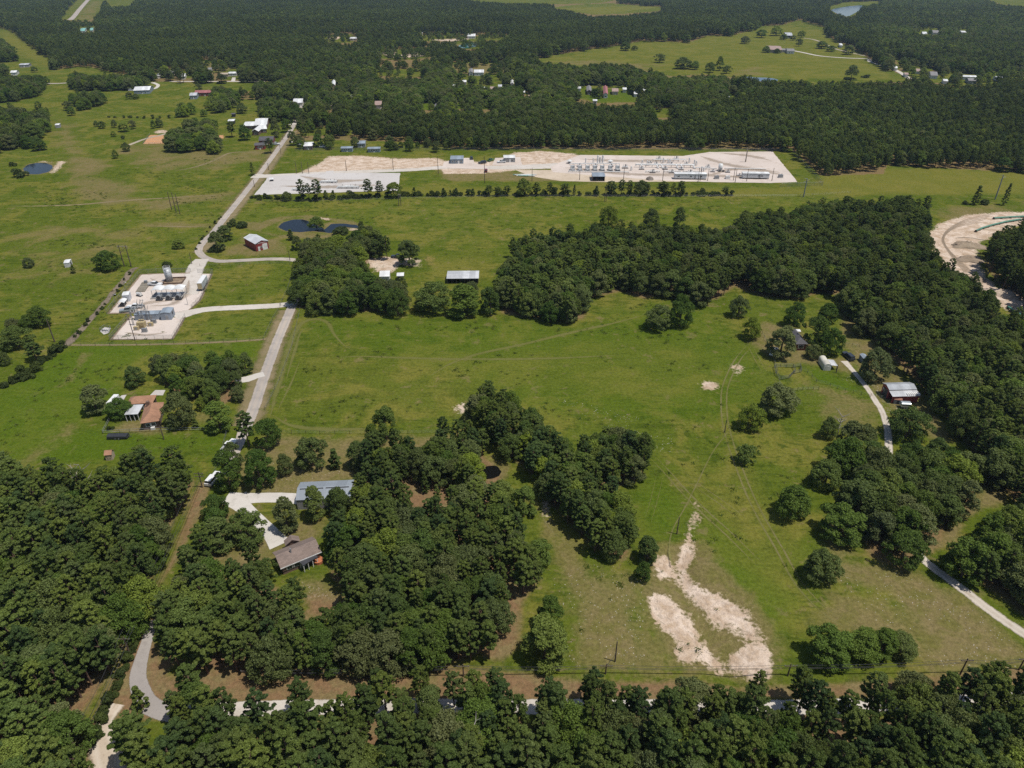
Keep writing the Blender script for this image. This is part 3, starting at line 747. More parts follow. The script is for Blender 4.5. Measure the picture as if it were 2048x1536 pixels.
ribbon('ranch_drive', [(2120,1315,3.0),(2048,1268,3.0),(1990,1228,3.0),(1940,1190,2.9),(1890,1152,2.9),(1850,1122,2.6),(1820,1080,2.4),(1795,1020,2.3),(1780,950,2.3),(1778,905,2.3),(1775,860,2.3),(1765,825,2.2),(1750,800,2.2),(1735,777,2.0),(1715,752,2.0),(1700,735,2.2),(1688,722,2.9)], 3.4, 0.018, M_LANE, 'pale ranch drive winding through the oak grove')
ribbon('stony_ditch', [(275,535,3),(262,541,3.5),(250,560,3.4),(230,580,3),(210,605,3),(190,628,3),(170,652,3),(150,672,3.5),(132,692,4)], 3.2, 0.016, M_DITCH, 'stony ditch beside the tank compound', wob=0.5)
ribbon('farm_track', [(140,690,1.6),(220,690,1.6),(300,689,1.6),(400,686,1.6),(500,681,1.6),(532,678,1.6)], 1.6, 0.016, M_VERGE, 'pale cow path along the compound field fence')
ribbon('pasture_track', [(258,290),(290,278),(330,268),(345,262)], 4, 0.02, M_STEER); ribbon('pasture_track', [(345,343,3),(390,334,4),(430,320,3),(465,305,3),(530,305,3)], 3.5, 0.02, M_VERGE, taper=25.0)
ribbon('pasture_track', [(20,412,3),(80,412,3),(160,409,3),(240,402,3),(330,396,2),(470,388,2)], 3, 0.02, M_VERGE, taper=30.0); ribbon('pasture_track', [(290,452),(350,453),(425,454)], 3.0, 0.02, M_VERGE, taper=25.0)
ribbon('highway', [(140,40,14),(148,33,12),(160,18,12),(176,0,12),(190,-14,12)], 12, 0.25, M_ROAD, 'straight grey highway in the top left corner')
ribbon('far_lane', [(95,167,6),(115,167,6),(133,166,6)], 6, 0.1, M_ROAD); ribbon('far_lane', [(340,163,5),(400,163,5),(460,163,5),(530,163,5)], 5, 0.1, M_GRAVEL)
ribbon('far_drive', [(1538,92,8),(1560,97,6),(1600,104,6),(1640,112,6),(1690,116,6),(1735,118,6),(1742,124,6),(1790,140,6),(1820,158,6)], 6, 0.15, M_GRAVEL, 'pale drive across the far green pasture')
ribbon('far_drive', [(1608,76,5),(1630,80,6),(1650,88,5),(1672,98,5),(1700,105,5),(1730,112,5)], 5, 0.12, M_STEER)
ribbon('far_drive', [(305,165,5),(316,170,4),(312,176,4),(300,180,5)], 4, 0.1, M_GRAVEL); ribbon('far_drive', [(466,163,5),(468,155,4)], 4, 0.12, M_GRAVEL)
ribbon('far_drive', [(580,250,4),(592,246,4),(604,242,4)], 4, 0.1, M_GRAVEL); ribbon('far_drive', [(580,284,4),(610,284,4)], 4, 0.1, M_GRAVEL); ribbon('far_drive', [(520,288,4),(545,288,4),(562,289,4)], 4, 0.1, M_GRAVEL)
# tracks worn into the grass
TRK = [
 ([(540,835,3.5),(556,770,3.5),(575,705,3.5),(590,665,3.5),(605,645,3),(630,638,2.5),(655,645,2.5),(668,668,2),(690,692,2),(712,702,2)], M_TRACK),
 ([(545,830,3),(580,850,4),(640,858,3.5),(720,858,3),(780,858,2)], M_TRACK), ([(556,820,2),(585,760,1.5),(600,720,1.5)], M_TRACK),
 ([(660,716,2),(720,713,2),(820,716,2),(920,718,2),(1020,718,2),(1120,716,2),(1240,710,2)], M_TRACK),
 ([(860,752,2.2),(900,728,2.2),(960,707,2.2),(1040,690,2.2),(1130,668,2.4),(1220,648,2.4),(1290,630,2.4)], M_TRACK),
 ([(640,655,2),(605,660,2),(590,700,2),(572,760,2)], M_TRACK),
]
for i, (p, m) in enumerate(TRK): ribbon('mown_track', p, 2, 0.010 + 0.002*(i % 3), m, taper=20.0)
def ruts(px, gap=1.7, w=0.75, z=0.012):
    c = [G(x, y) for x, y in px]
    for s in (-1, 1):
        q = []
        for i, a in enumerate(c):
            b_ = c[min(i+1, len(c)-1)]; a_ = c[max(i-1, 0)]
            d = (b_ - a_).normalized(); n = Vector((-d.y, d.x, 0))
            p = a + n*(gap*0.5*s); u, v, _ = PR(p.x, p.y, 0.0); q.append((u, v, w))
        ribbon('wheel_track', q, w, z, M_RUT, taper=14.0)
ruts([(1500,690),(1475,720),(1455,760),(1448,790),(1450,840),(1462,890),(1480,940),(1500,990),(1525,1040),(1560,1100),(1600,1170),(1660,1230),(1720,1260)])
ruts([(1300,910),(1330,940),(1370,985),(1410,1025),(1460,1070),(1520,1130)], z=0.016)
ruts([(1500,690),(1515,720),(1530,745)], z=0.016)
ruts([(1355,940),(1400,975),(1450,1010),(1500,1050)], w=0.4, z=0.018)
ruts([(1320,950),(1308,1000),(1295,1045)], w=0.4, z=0.014)
ruts([(1075,985),(1090,1030),(1110,1060),(1140,1085),(1170,1110)], z=0.014)
ribbon('footpath', [(1455,865,0.5),(1425,905,0.5),(1395,965,0.5),(1370,1015,0.5),(1345,1060,0.5),(1338,1100,0.6),(1345,1130,0.8)], 0.5, 0.02, M_RUT)

def pad(name, px, z, mat, label=None, jit=0.25, seg=3.0):
    w = WP(px); rng = random.Random(int(px[0][0])); out = []
    for i in range(len(w)):
        a = w[i]; b_ = w[(i+1) % len(w)]
        n = max(1, int(np.linalg.norm(b_-a)/seg))
        for k in range(n):
            p = a + (b_-a)*k/n
            out.append((p[0]+rng.uniform(-jit, jit), p[1]+rng.uniform(-jit, jit)))
    return sheet(name, out, z, mat, label)
COMPOUND = [(216,627),(282,549),(380,546),(424,548),(400,600),(378,620),(366,628),(330,634),(318,624)]
pad('gravel_pad', COMPOUND, 0.008, M_PAD, 'pale gravel floor of the tank compound')
pad('gravel_pad', [(222,679),(262,632),(330,636),(370,634),(345,678)], 0.010, M_PAD, 'pale gravel floor of the substation yard')
M_RIM = mat_ground_cover('pad_rim', [(0.25,0.185,0.125),(0.30,0.225,0.16),(0.20,0.155,0.09)], (0.06,0.4,1.8), edge=(0.2,1.0,0.9,0.85), bump=0.4)
M_STAIN = mat_ground_cover('gravel_wear', [(0.36,0.29,0.22),(0.42,0.345,0.27),(0.31,0.25,0.19)], (0.06,0.3,1.6), edge=(0.0,1.0,1.1,0.7), bump=0.3)
for q in ([(216,627),(250,588),(282,549)], [(282,549),(330,547),(380,546)], [(424,548),(412,574),(400,600),(378,620)], [(216,627),(262,626),(300,625)], [(222,679),(242,655),(262,632)], [(222,679),(285,679),(345,678)], [(345,678),(358,656),(370,634)]):
    ribbon('pad_rim', q, 1.3, 0.032, M_RIM, step=1.0, wob=0.5)
for k, q in enumerate(([(378,560),(372,585),(345,608),(300,612)], [(300,556),(320,566),(370,572)], [(240,620),(300,605),(360,600)], [(250,665),(290,670),(335,665)], [(600,352),(660,362),(740,360)], [(560,372),(650,374),(760,370)], [(1130,335),(1250,348),(1400,350),(1540,358)], [(1400,312),(1460,330),(1560,345)], [(1420,350),(1480,338),(1570,350)], [(1160,318),(1260,322),(1380,318)], [(1440,306),(1500,312),(1545,322)])):
    ribbon('worn_gravel', q, 5.0 if q[0][1] > 400 else 9.0, 0.036+0.002*(k % 4), M_STAIN, wob=0.6, taper=12.0)
pad('gravel_pad', [(508,390),(538,352),(650,346),(801,346),(796,381)], 0.026, M_PADW, 'grey-white gravel yard with pipe launchers beside the road')
pad('gravel_pad', [(645,352),(652,342),(668,341),(666,352)], 0.03, M_PADW)
pad('gravel_pad', [(1105,344),(1100,334),(1130,321),(1160,310),(1365,312),(1420,304),(1545,303),(1595,364),(1540,366),(1420,364),(1330,361),(1200,352)], 0.028, M_PAD, 'wide pale gravel floor of the compressor station')
pad('dirt_pad', [(1030,340),(1100,340),(1200,350),(1400,363),(1200,364),(1120,362),(1060,352)], 0.012, M_STEER if False else mat_ground_cover('tan_sand', [(0.46,0.375,0.28),(0.53,0.44,0.335),(0.40,0.32,0.23)], (0.04,0.2,1.5), bump=0.2), 'tan sand strip in front of the compressor station')
pad('gravel_pad', [(885,335),(888,324),(915,316),(945,316),(950,327),(980,333),(970,338)], 0.030, M_PAD, 'pale gravel apron at the blue-grey hut')
pad('gravel_pad', [(985,330),(990,316),(1040,314),(1044,330)], 0.032, M_PAD)
pad('concrete_pad', [(300,790),(312,780),(330,780),(326,790)], 0.012, M_PADW, 'pale concrete apron behind the brown-roofed house')
pad('concrete_pad', [(236,798),(243,790),(252,790),(248,800)], 0.012, M_PADW)
pad('equipment_pad', [(200,662),(209,654),(222,656),(218,666),(208,669)], 0.02, M_PADW, 'small fenced concrete pad in the grass', 0.05)

# ------------------------------------------------------------------ trees
rs = np.random.RandomState(7)

def foliage_material(name, cols, tint=0.4, transl=0.32):
    """cols: crown colours picked per tree"""
    m, nt, b = nodes_of(name)
    oi = nt.nodes.new('ShaderNodeObjectInfo')
    rampn = nt.nodes.new('ShaderNodeValToRGB')
    cr = rampn.color_ramp
    while len(cr.elements) < len(cols): cr.elements.new(0.5)
    for i, c in enumerate(cols):
        cr.elements[i].position = i / (len(cols) - 1)
        cr.elements[i].color = (*c, 1)
    nt.links.new(oi.outputs['Random'], rampn.inputs[0])
    sn = noise_n(nt, oi.outputs['Location'], 0.0055, 4.0, 0.6)
    sn2 = noise_n(nt, oi.outputs['Location'], 0.05, 2.0, 0.5)
    stand = nt.nodes.new('ShaderNodeMapRange'); nt.links.new(math_n(nt, 'ADD', math_n(nt, 'MULTIPLY', sn, 0.7), math_n(nt, 'MULTIPLY', sn2, 0.3)), stand.inputs[0])
    stand.inputs[1].default_value = 0.36; stand.inputs[2].default_value = 0.64; stand.inputs[3].default_value = 0.80; stand.inputs[4].default_value = 1.45
    leaf = attr_n(nt, 'leaf')
    mr = nt.nodes.new('ShaderNodeMapRange'); nt.links.new(leaf, mr.inputs[0])
    mr.inputs[3].default_value = 1 - tint; mr.inputs[4].default_value = 1 + tint
    sc = nt.nodes.new('ShaderNodeVectorMath'); sc.operation = 'SCALE'
    nt.links.new(rampn.outputs[0], sc.inputs[0]); nt.links.new(math_n(nt, 'MULTIPLY', mr.outputs[0], stand.outputs[0]), sc.inputs['Scale'])
    nt.links.new(sc.outputs[0], b.inputs['Base Color'])
    b.inputs['Roughness'].default_value = 0.55
    b.inputs['Specular IOR Level'].default_value = 0.12
    tr = nt.nodes.new('ShaderNodeBsdfTranslucent')
    sc2 = nt.nodes.new('ShaderNodeVectorMath'); sc2.operation = 'MULTIPLY'
    nt.links.new(sc.outputs[0], sc2.inputs[0]); sc2.inputs[1].default_value = (1.25, 1.15, 0.55)
    nt.links.new(sc2.outputs[0], tr.inputs['Color'])
    mx = nt.nodes.new('ShaderNodeMixShader'); mx.inputs[0].default_value = transl
    out = nt.nodes['Material Output']
    nt.links.new(b.outputs[0], mx.inputs[1]); nt.links.new(tr.outputs[0], mx.inputs[2])
    nt.links.new(mx.outputs[0], out.inputs['Surface'])
    return m
M_OAK = foliage_material('oak_leaves', [(0.096,0.146,0.030),(0.150,0.166,0.064),(0.070,0.122,0.022),(0.128,0.184,0.032),(0.112,0.138,0.054),(0.185,0.240,0.030)])
M_PINE = foliage_material('pine_needles', [(0.084,0.124,0.030),(0.124,0.164,0.036),(0.062,0.100,0.032),(0.150,0.190,0.038),(0.100,0.132,0.042)])
M_SHRUB = foliage_material('shrub_leaves', [(0.060,0.085,0.022),(0.080,0.105,0.026),(0.050,0.070,0.022)])
M_DEADL = foliage_material('dead_leaves', [(0.20,0.135,0.095),(0.24,0.165,0.12)])
M_BARK = mat_plain('bark', (0.12, 0.085, 0.062), 0.9, var=0.3, scale=2.0)
M_BARKP = mat_plain('pine_bark', (0.17, 0.105, 0.072), 0.9, var=0.3, scale=2.0)
M_BARKD = mat_plain('dead_bark', (0.30, 0.27, 0.24), 0.9, var=0.2, scale=2.0)

def wavy(p, seed, freq):
    r = np.random.RandomState(seed)
    s = np.zeros(len(p))
    for k in range(7):
        d = r.normal(size=3); d /= np.linalg.norm(d)
        s += np.sin(p @ d * freq * r.uniform(0.6, 1.7) + r.uniform(0, 6.28))
    return s / 3.2

def leaves_mesh(name, pos, nrm, size, mat, seed):
    """one small bent leaf spray per point"""
    r = np.random.RandomState(seed)
    n = len(pos)
    nrm = nrm / (np.linalg.norm(nrm, axis=1)[:, None] + 1e-9)
    t = r.normal(size=(n, 3)); t -= nrm * (t * nrm).sum(1)[:, None]
    t /= np.linalg.norm(t, axis=1)[:, None] + 1e-9
    b = np.cross(nrm, t)
    s = size[:, None]
    bend = nrm * s * r.uniform(-0.35, 0.1, (n, 1))
    v = np.stack([pos - t*s*0.75 + bend, pos - b*s*0.45, pos + t*s*0.75 + bend, pos + b*s*0.45], 1).reshape(-1, 3)
    me = bpy.data.meshes.new(name)
    me.vertices.add(n*4); me.vertices.foreach_set('co', v.astype(np.float32).ravel())
    me.loops.add(n*4); me.loops.foreach_set('vertex_index', np.arange(n*4, dtype=np.int32))
    me.polygons.add(n); me.polygons.foreach_set('loop_start', np.arange(0, n*4, 4, dtype=np.int32))
    at = me.attributes.new('leaf', 'FLOAT', 'POINT')
    at.data.foreach_set('value', np.repeat(np.clip(r.normal(0.5, 0.22, n), 0, 1), 4).astype(np.float32))
    me.materials.append(mat)
    me.update(calc_edges=True)
    return me

def unit(n, r):
    d = r.normal(size=(n, 3)); return d / np.linalg.norm(d, axis=1)[:, None]

def lobed_crown(name, seed, W, H, z0, nl, lobe, count, size, mat, flat=0.8, gap=-0.55, sag=0.0):
    """broadleaf crown: overlapping leafy lobes, each knobbly, with gaps"""
    r = np.random.RandomState(seed)
    ctr = []; ph = r.uniform(0, 6.28, 4)
    for k in range(nl):
        a = 2*math.pi*(k*0.618 + r.uniform(-0.06, 0.06)); q = math.sqrt((k+0.5)/nl)
        rad = (W*0.5 - lobe*0.75) * q
        top = H - lobe*0.8 - (H - z0 - lobe) * 0.62 * q**2.2
        if q > 0.45 and r.uniform() < 0.14: continue
        rad *= 1 + 0.15*math.sin(2*a+ph[0]) + 0.13*math.sin(3*a+ph[1]) + 0.09*math.sin(5*a+ph[2])
        ctr.append((rad*math.cos(a), rad*math.sin(a), top*(1 + 0.07*math.sin(2*a+ph[3])*q) + r.uniform(-1.0, 0.6)))
    for k in range(nl//3):        # skirt of lower lobes
        a = r.uniform(0, 6.28); rad = (W*0.5 - lobe*0.8) * r.uniform(0.7, 1.0)
        ctr.append((rad*math.cos(a), rad*math.sin(a), z0 + lobe*r.uniform(0.5, 1.0)))
    ctr = np.array(ctr); rad = lobe * r.uniform(0.6, 1.35, len(ctr))
    n = count * 2
    idx = r.choice(len(ctr), n, p=rad**2/np.sum(rad**2))
    d = unit(n, r); d[:, 2] = np.where(d[:, 2] < -0.45, -d[:, 2], d[:, 2])
    k = wavy(ctr[idx] + d*rad[idx][:, None], seed+1, 3.6/max(0.6, lobe*0.55))
    rr = rad[idx] * (0.92 + 0.20*k) * r.uniform(0.72, 1.10, n)
    p = ctr[idx] + d * rr[:, None] * np.array([1, 1, flat])
    keep = (k > gap) & (p[:, 2] > z0*0.8)
    for j in range(len(ctr)):
        q = (p - ctr[j]) / np.array([1, 1, flat])
        keep &= ~((np.linalg.norm(q, axis=1) < rad[j]*0.60) & (idx != j))
    p = p[keep][:count]; d = d[keep][:count]
    nr = d * 0.8 + r.normal(size=p.shape) * 0.7 + np.array([0, 0, 0.3])
    return leaves_mesh(name, p, nr, size * r.uniform(0.7, 1.35, len(p)), mat, seed+2), ctr

def pine_crown(name, seed, W, H, z0, nb, count, size, mat, openness=1.0, pointy=0.35):
    """needle tufts along whorled branches"""
    r = np.random.RandomState(seed)
    tips = []; rad = []
    for k in range(nb):
        t = (k + r.uniform(0, 1)) / nb
        z = z0 + (H - z0) * t
        prof = (1 - t)**pointy * (0.55 + 0.45*min(1, t/0.25))
        L = W*0.5*prof*r.uniform(0.5, 1.12)
        a = k*2.4 + r.uniform(-0.5, 0.5)
        m = max(1, int(L/0.8))
        for j in range(m):
            f = 1 - j/(m+0.4)*0.8
            tips.append((L*f*math.cos(a + r.uniform(-.18,.18)), L*f*math.sin(a + r.uniform(-.18,.18)), z + L*0.22*f*f + r.uniform(-0.2, 0.25)))
            rad.append(r.uniform(0.32, 0.62)*openness)
    tips.append((0, 0, H)); rad.append(0.6)
    c = np.array(tips); rad = np.array(rad)
    idx = r.choice(len(c), count, p=rad**2/np.sum(rad**2))
    d = unit(count, r); d[:, 2] = np.where(d[:, 2] < -0.3, -d[:, 2], d[:, 2])
    p = c[idx] + d * (rad[idx]*r.uniform(0.55, 1.05, count))[:, None] * np.array([1, 1, 0.72])
    out = p.copy(); out[:, 2] = 0
    nr = d*0.7 + r.normal(size=p.shape)*0.75 + np.array([0, 0, 0.35]) + out/(W+1e-6)*0.3
    return leaves_mesh(name, p, nr, size*r.uniform(0.7, 1.4, count), mat, seed+2), c

def trunk_mesh(name, seed, H, r0, ctr, mat, lean=0.3, zt=0.8, limbs=7):
    r = random.Random(seed); mb = MB()
    k = 5; pts = []
    for i in range(k+1):
        t = i/k
        pts.append(Vector((lean*math.sin(t*2.2+seed)*t, lean*math.cos(t*1.7+seed)*t, -0.15 + H*zt*t)))
    for i in range(k):
        mb.tube(pts[i], pts[i+1], r0*(1-0.75*i/k), r0*(1-0.75*(i+1)/k), 7, i in (0, k-1))
    sel = list(range(len(ctr))); r.shuffle(sel)
    for j in sel[:limbs]:
        c = Vector(ctr[j]); f = min(0.85, max(0.25, (c.z - 1.5)/(H*zt)))
        i = min(k-1, int(f*k)); base = pts[i].lerp(pts[i+1], f*k - i)
        mid = base.lerp(c, 0.5) + Vector((0, 0, 0.35))
        mb.tube(base, mid, r0*0.42, r0*0.26, 5, False); mb.tube(mid, c, r0*0.26, r0*0.08, 5, False)
    return mb.mesh(name, mat)

PROTO = {'oak_tree': [], 'pine_tree': [], 'shrub': [], 'conifer': [], 'tall_tree': []}
def proto(kind, crown, trunk, W, H):
    PROTO[kind].append((crown, trunk, W, H))
for i, (W, H, z0, nl, lobe) in enumerate([(10,9,1.3,46,1.12),(9.5,9.5,1.4,40,1.15),(11,8.6,1.3,54,1.08),(8.6,9.8,1.4,40,1.05),(10.4,9.2,1.6,50,1.02)]):
    c, ctr = lobed_crown('crown', 100+i*9, W, H, z0, nl, lobe, 14000, 0.24, M_OAK)
    proto('oak_tree', c, trunk_mesh('trunk', 5+i, H, 0.34, ctr, M_BARK), W, H)
for i, (W, H, z0, nb) in enumerate([(7.2,14,4.0,62),(6.6,15,4.8,60),(7.8,13.5,3.8,70),(6.2,14.5,4.4,56),(7.4,15,5.5,52)]):
    c, ctr = pine_crown('crown', 300+i*7, W, H, z0, nb, 13000, 0.22, M_PINE)
    proto('pine_tree', c, trunk_mesh('trunk', 40+i, H, 0.24, ctr, M_BARKP, 0.2, 0.97, 10), W, H)
for i, (W, H, nl) in enumerate([(3.0,2.2,6),(3.6,2.6,8),(2.4,2.3,5)]):
    c, ctr = lobed_crown('crown', 500+i*5, W, H, 0.1, nl, 0.75, 1800, 0.22, M_SHRUB)
    proto('shrub', c, trunk_mesh('trunk', 60+i, H, 0.07, ctr, M_BARK, 0.1, 0.6, 5), W, H)
for i, (W, H) in enumerate([(4.6,9),(4.0,8)]):
    c, ctr = pine_crown('crown', 600+i*5, W, H, 0.5, 40, 5200, 0.27, M_PINE, 0.85, 0.9)
    proto('conifer', c, trunk_mesh('trunk', 70+i, H, 0.16, ctr, M_BARKP, 0.1, 0.95, 8), W, H)
for i, (W, H, nl) in enumerate([(7.5,11.5,14),(7,12.5,15)]):
    c, ctr = lobed_crown('crown', 700+i*5, W, H, 1.3, nl*2+14, 0.98, 13000, 0.24, M_OAK, 0.95)
    proto('tall_tree', c, trunk_mesh('trunk', 80+i, H, 0.28, ctr, M_BARK, 0.2, 0.85), W, H)

BARE = []      # the joined meshes used for the masses
def joined(kind, k):
    c, t, W, H = PROTO[kind][k]
    nv = len(c.vertices); nt_ = len(t.vertices)
    co = np.zeros(3*(nv+nt_), np.float32); c.vertices.foreach_get('co', co[:3*nv]); t.vertices.foreach_get('co', co[3*nv:])
    faces = [tuple(p.vertices) for p in t.polygons]
    ls = np.concatenate([np.arange(0, 4*nv//4*4, 4)[:nv//4], []]).astype(np.int32)
    loops = list(range(nv)); starts = list(range(0, nv, 4)); mi = [0]*(nv//4)
    for f in faces:
        starts.append(len(loops)); loops += [i+nv for i in f]; mi.append(1)
    me = bpy.data.meshes.new(kind + '_whole')
    me.vertices.add(nv+nt_); me.vertices.foreach_set('co', co)
    me.loops.add(len(loops)); me.loops.foreach_set('vertex_index', loops)
    me.polygons.add(len(starts)); me.polygons.foreach_set('loop_start', starts); me.polygons.foreach_set('material_index', mi)
    lv = np.zeros(nv+nt_, np.float32); tmp = np.zeros(nv, np.float32); c.attributes['leaf'].data.foreach_get('value', tmp); lv[:nv] = tmp
    at = me.attributes.new('leaf', 'FLOAT', 'POINT'); at.data.foreach_set('value', lv)
    me.materials.append(c.materials[0]); me.materials.append(t.materials[0])
    me.update(calc_edges=True)
    return me

def place_tree(kind, k, x, y, W, H, rz, label, group=None, name=None):
    c, t, pw, ph = PROTO[kind][k % len(PROTO[kind])]
    e = empty(name or {'tall_tree': 'broadleaf_tree', 'conifer': 'young_pine'}.get(kind, kind), (x, y, 0), rz, label, 'shrub' if kind == 'shrub' else 'tree', group)
    e.scale = (W/pw, W/pw, H/ph)
    for nm, me in (('trunk', t), ('crown', c)):
        o = bpy.data.objects.new(nm, me); COL.objects.link(o); o.parent = e
    return e

def box_tree(x0, y0, x1, y1):
    """base point, crown width and height of a tree whose crown fills this rectangle of the photograph"""
    cx = 0.5*(x0+x1); w = x1-x0
    dep = PITCH - math.atan((768-y1)/FOC)
    yb = y1 - 0.36*w*math.sin(dep)
    g = G(cx, yb); _, _, d = PR(g.x, g.y, 0.0)
    W = w*d/FOC
    lo, hi = 0.3*W, 4*W
    for _ in range(30):
        mid = 0.5*(lo+hi)
        _, v, _ = PR(g.x, g.y + 0.12*W, mid)
        if v > y0: lo = mid
        else: hi = mid
    # the top leans away from the picture's middle: take the lean back out of the base
    ux, _, _ = PR(g.x, g.y, 0.55*lo)
    g2 = G(cx - (ux - cx)*0.8, yb)
    return g2.x, g2.y, W, lo

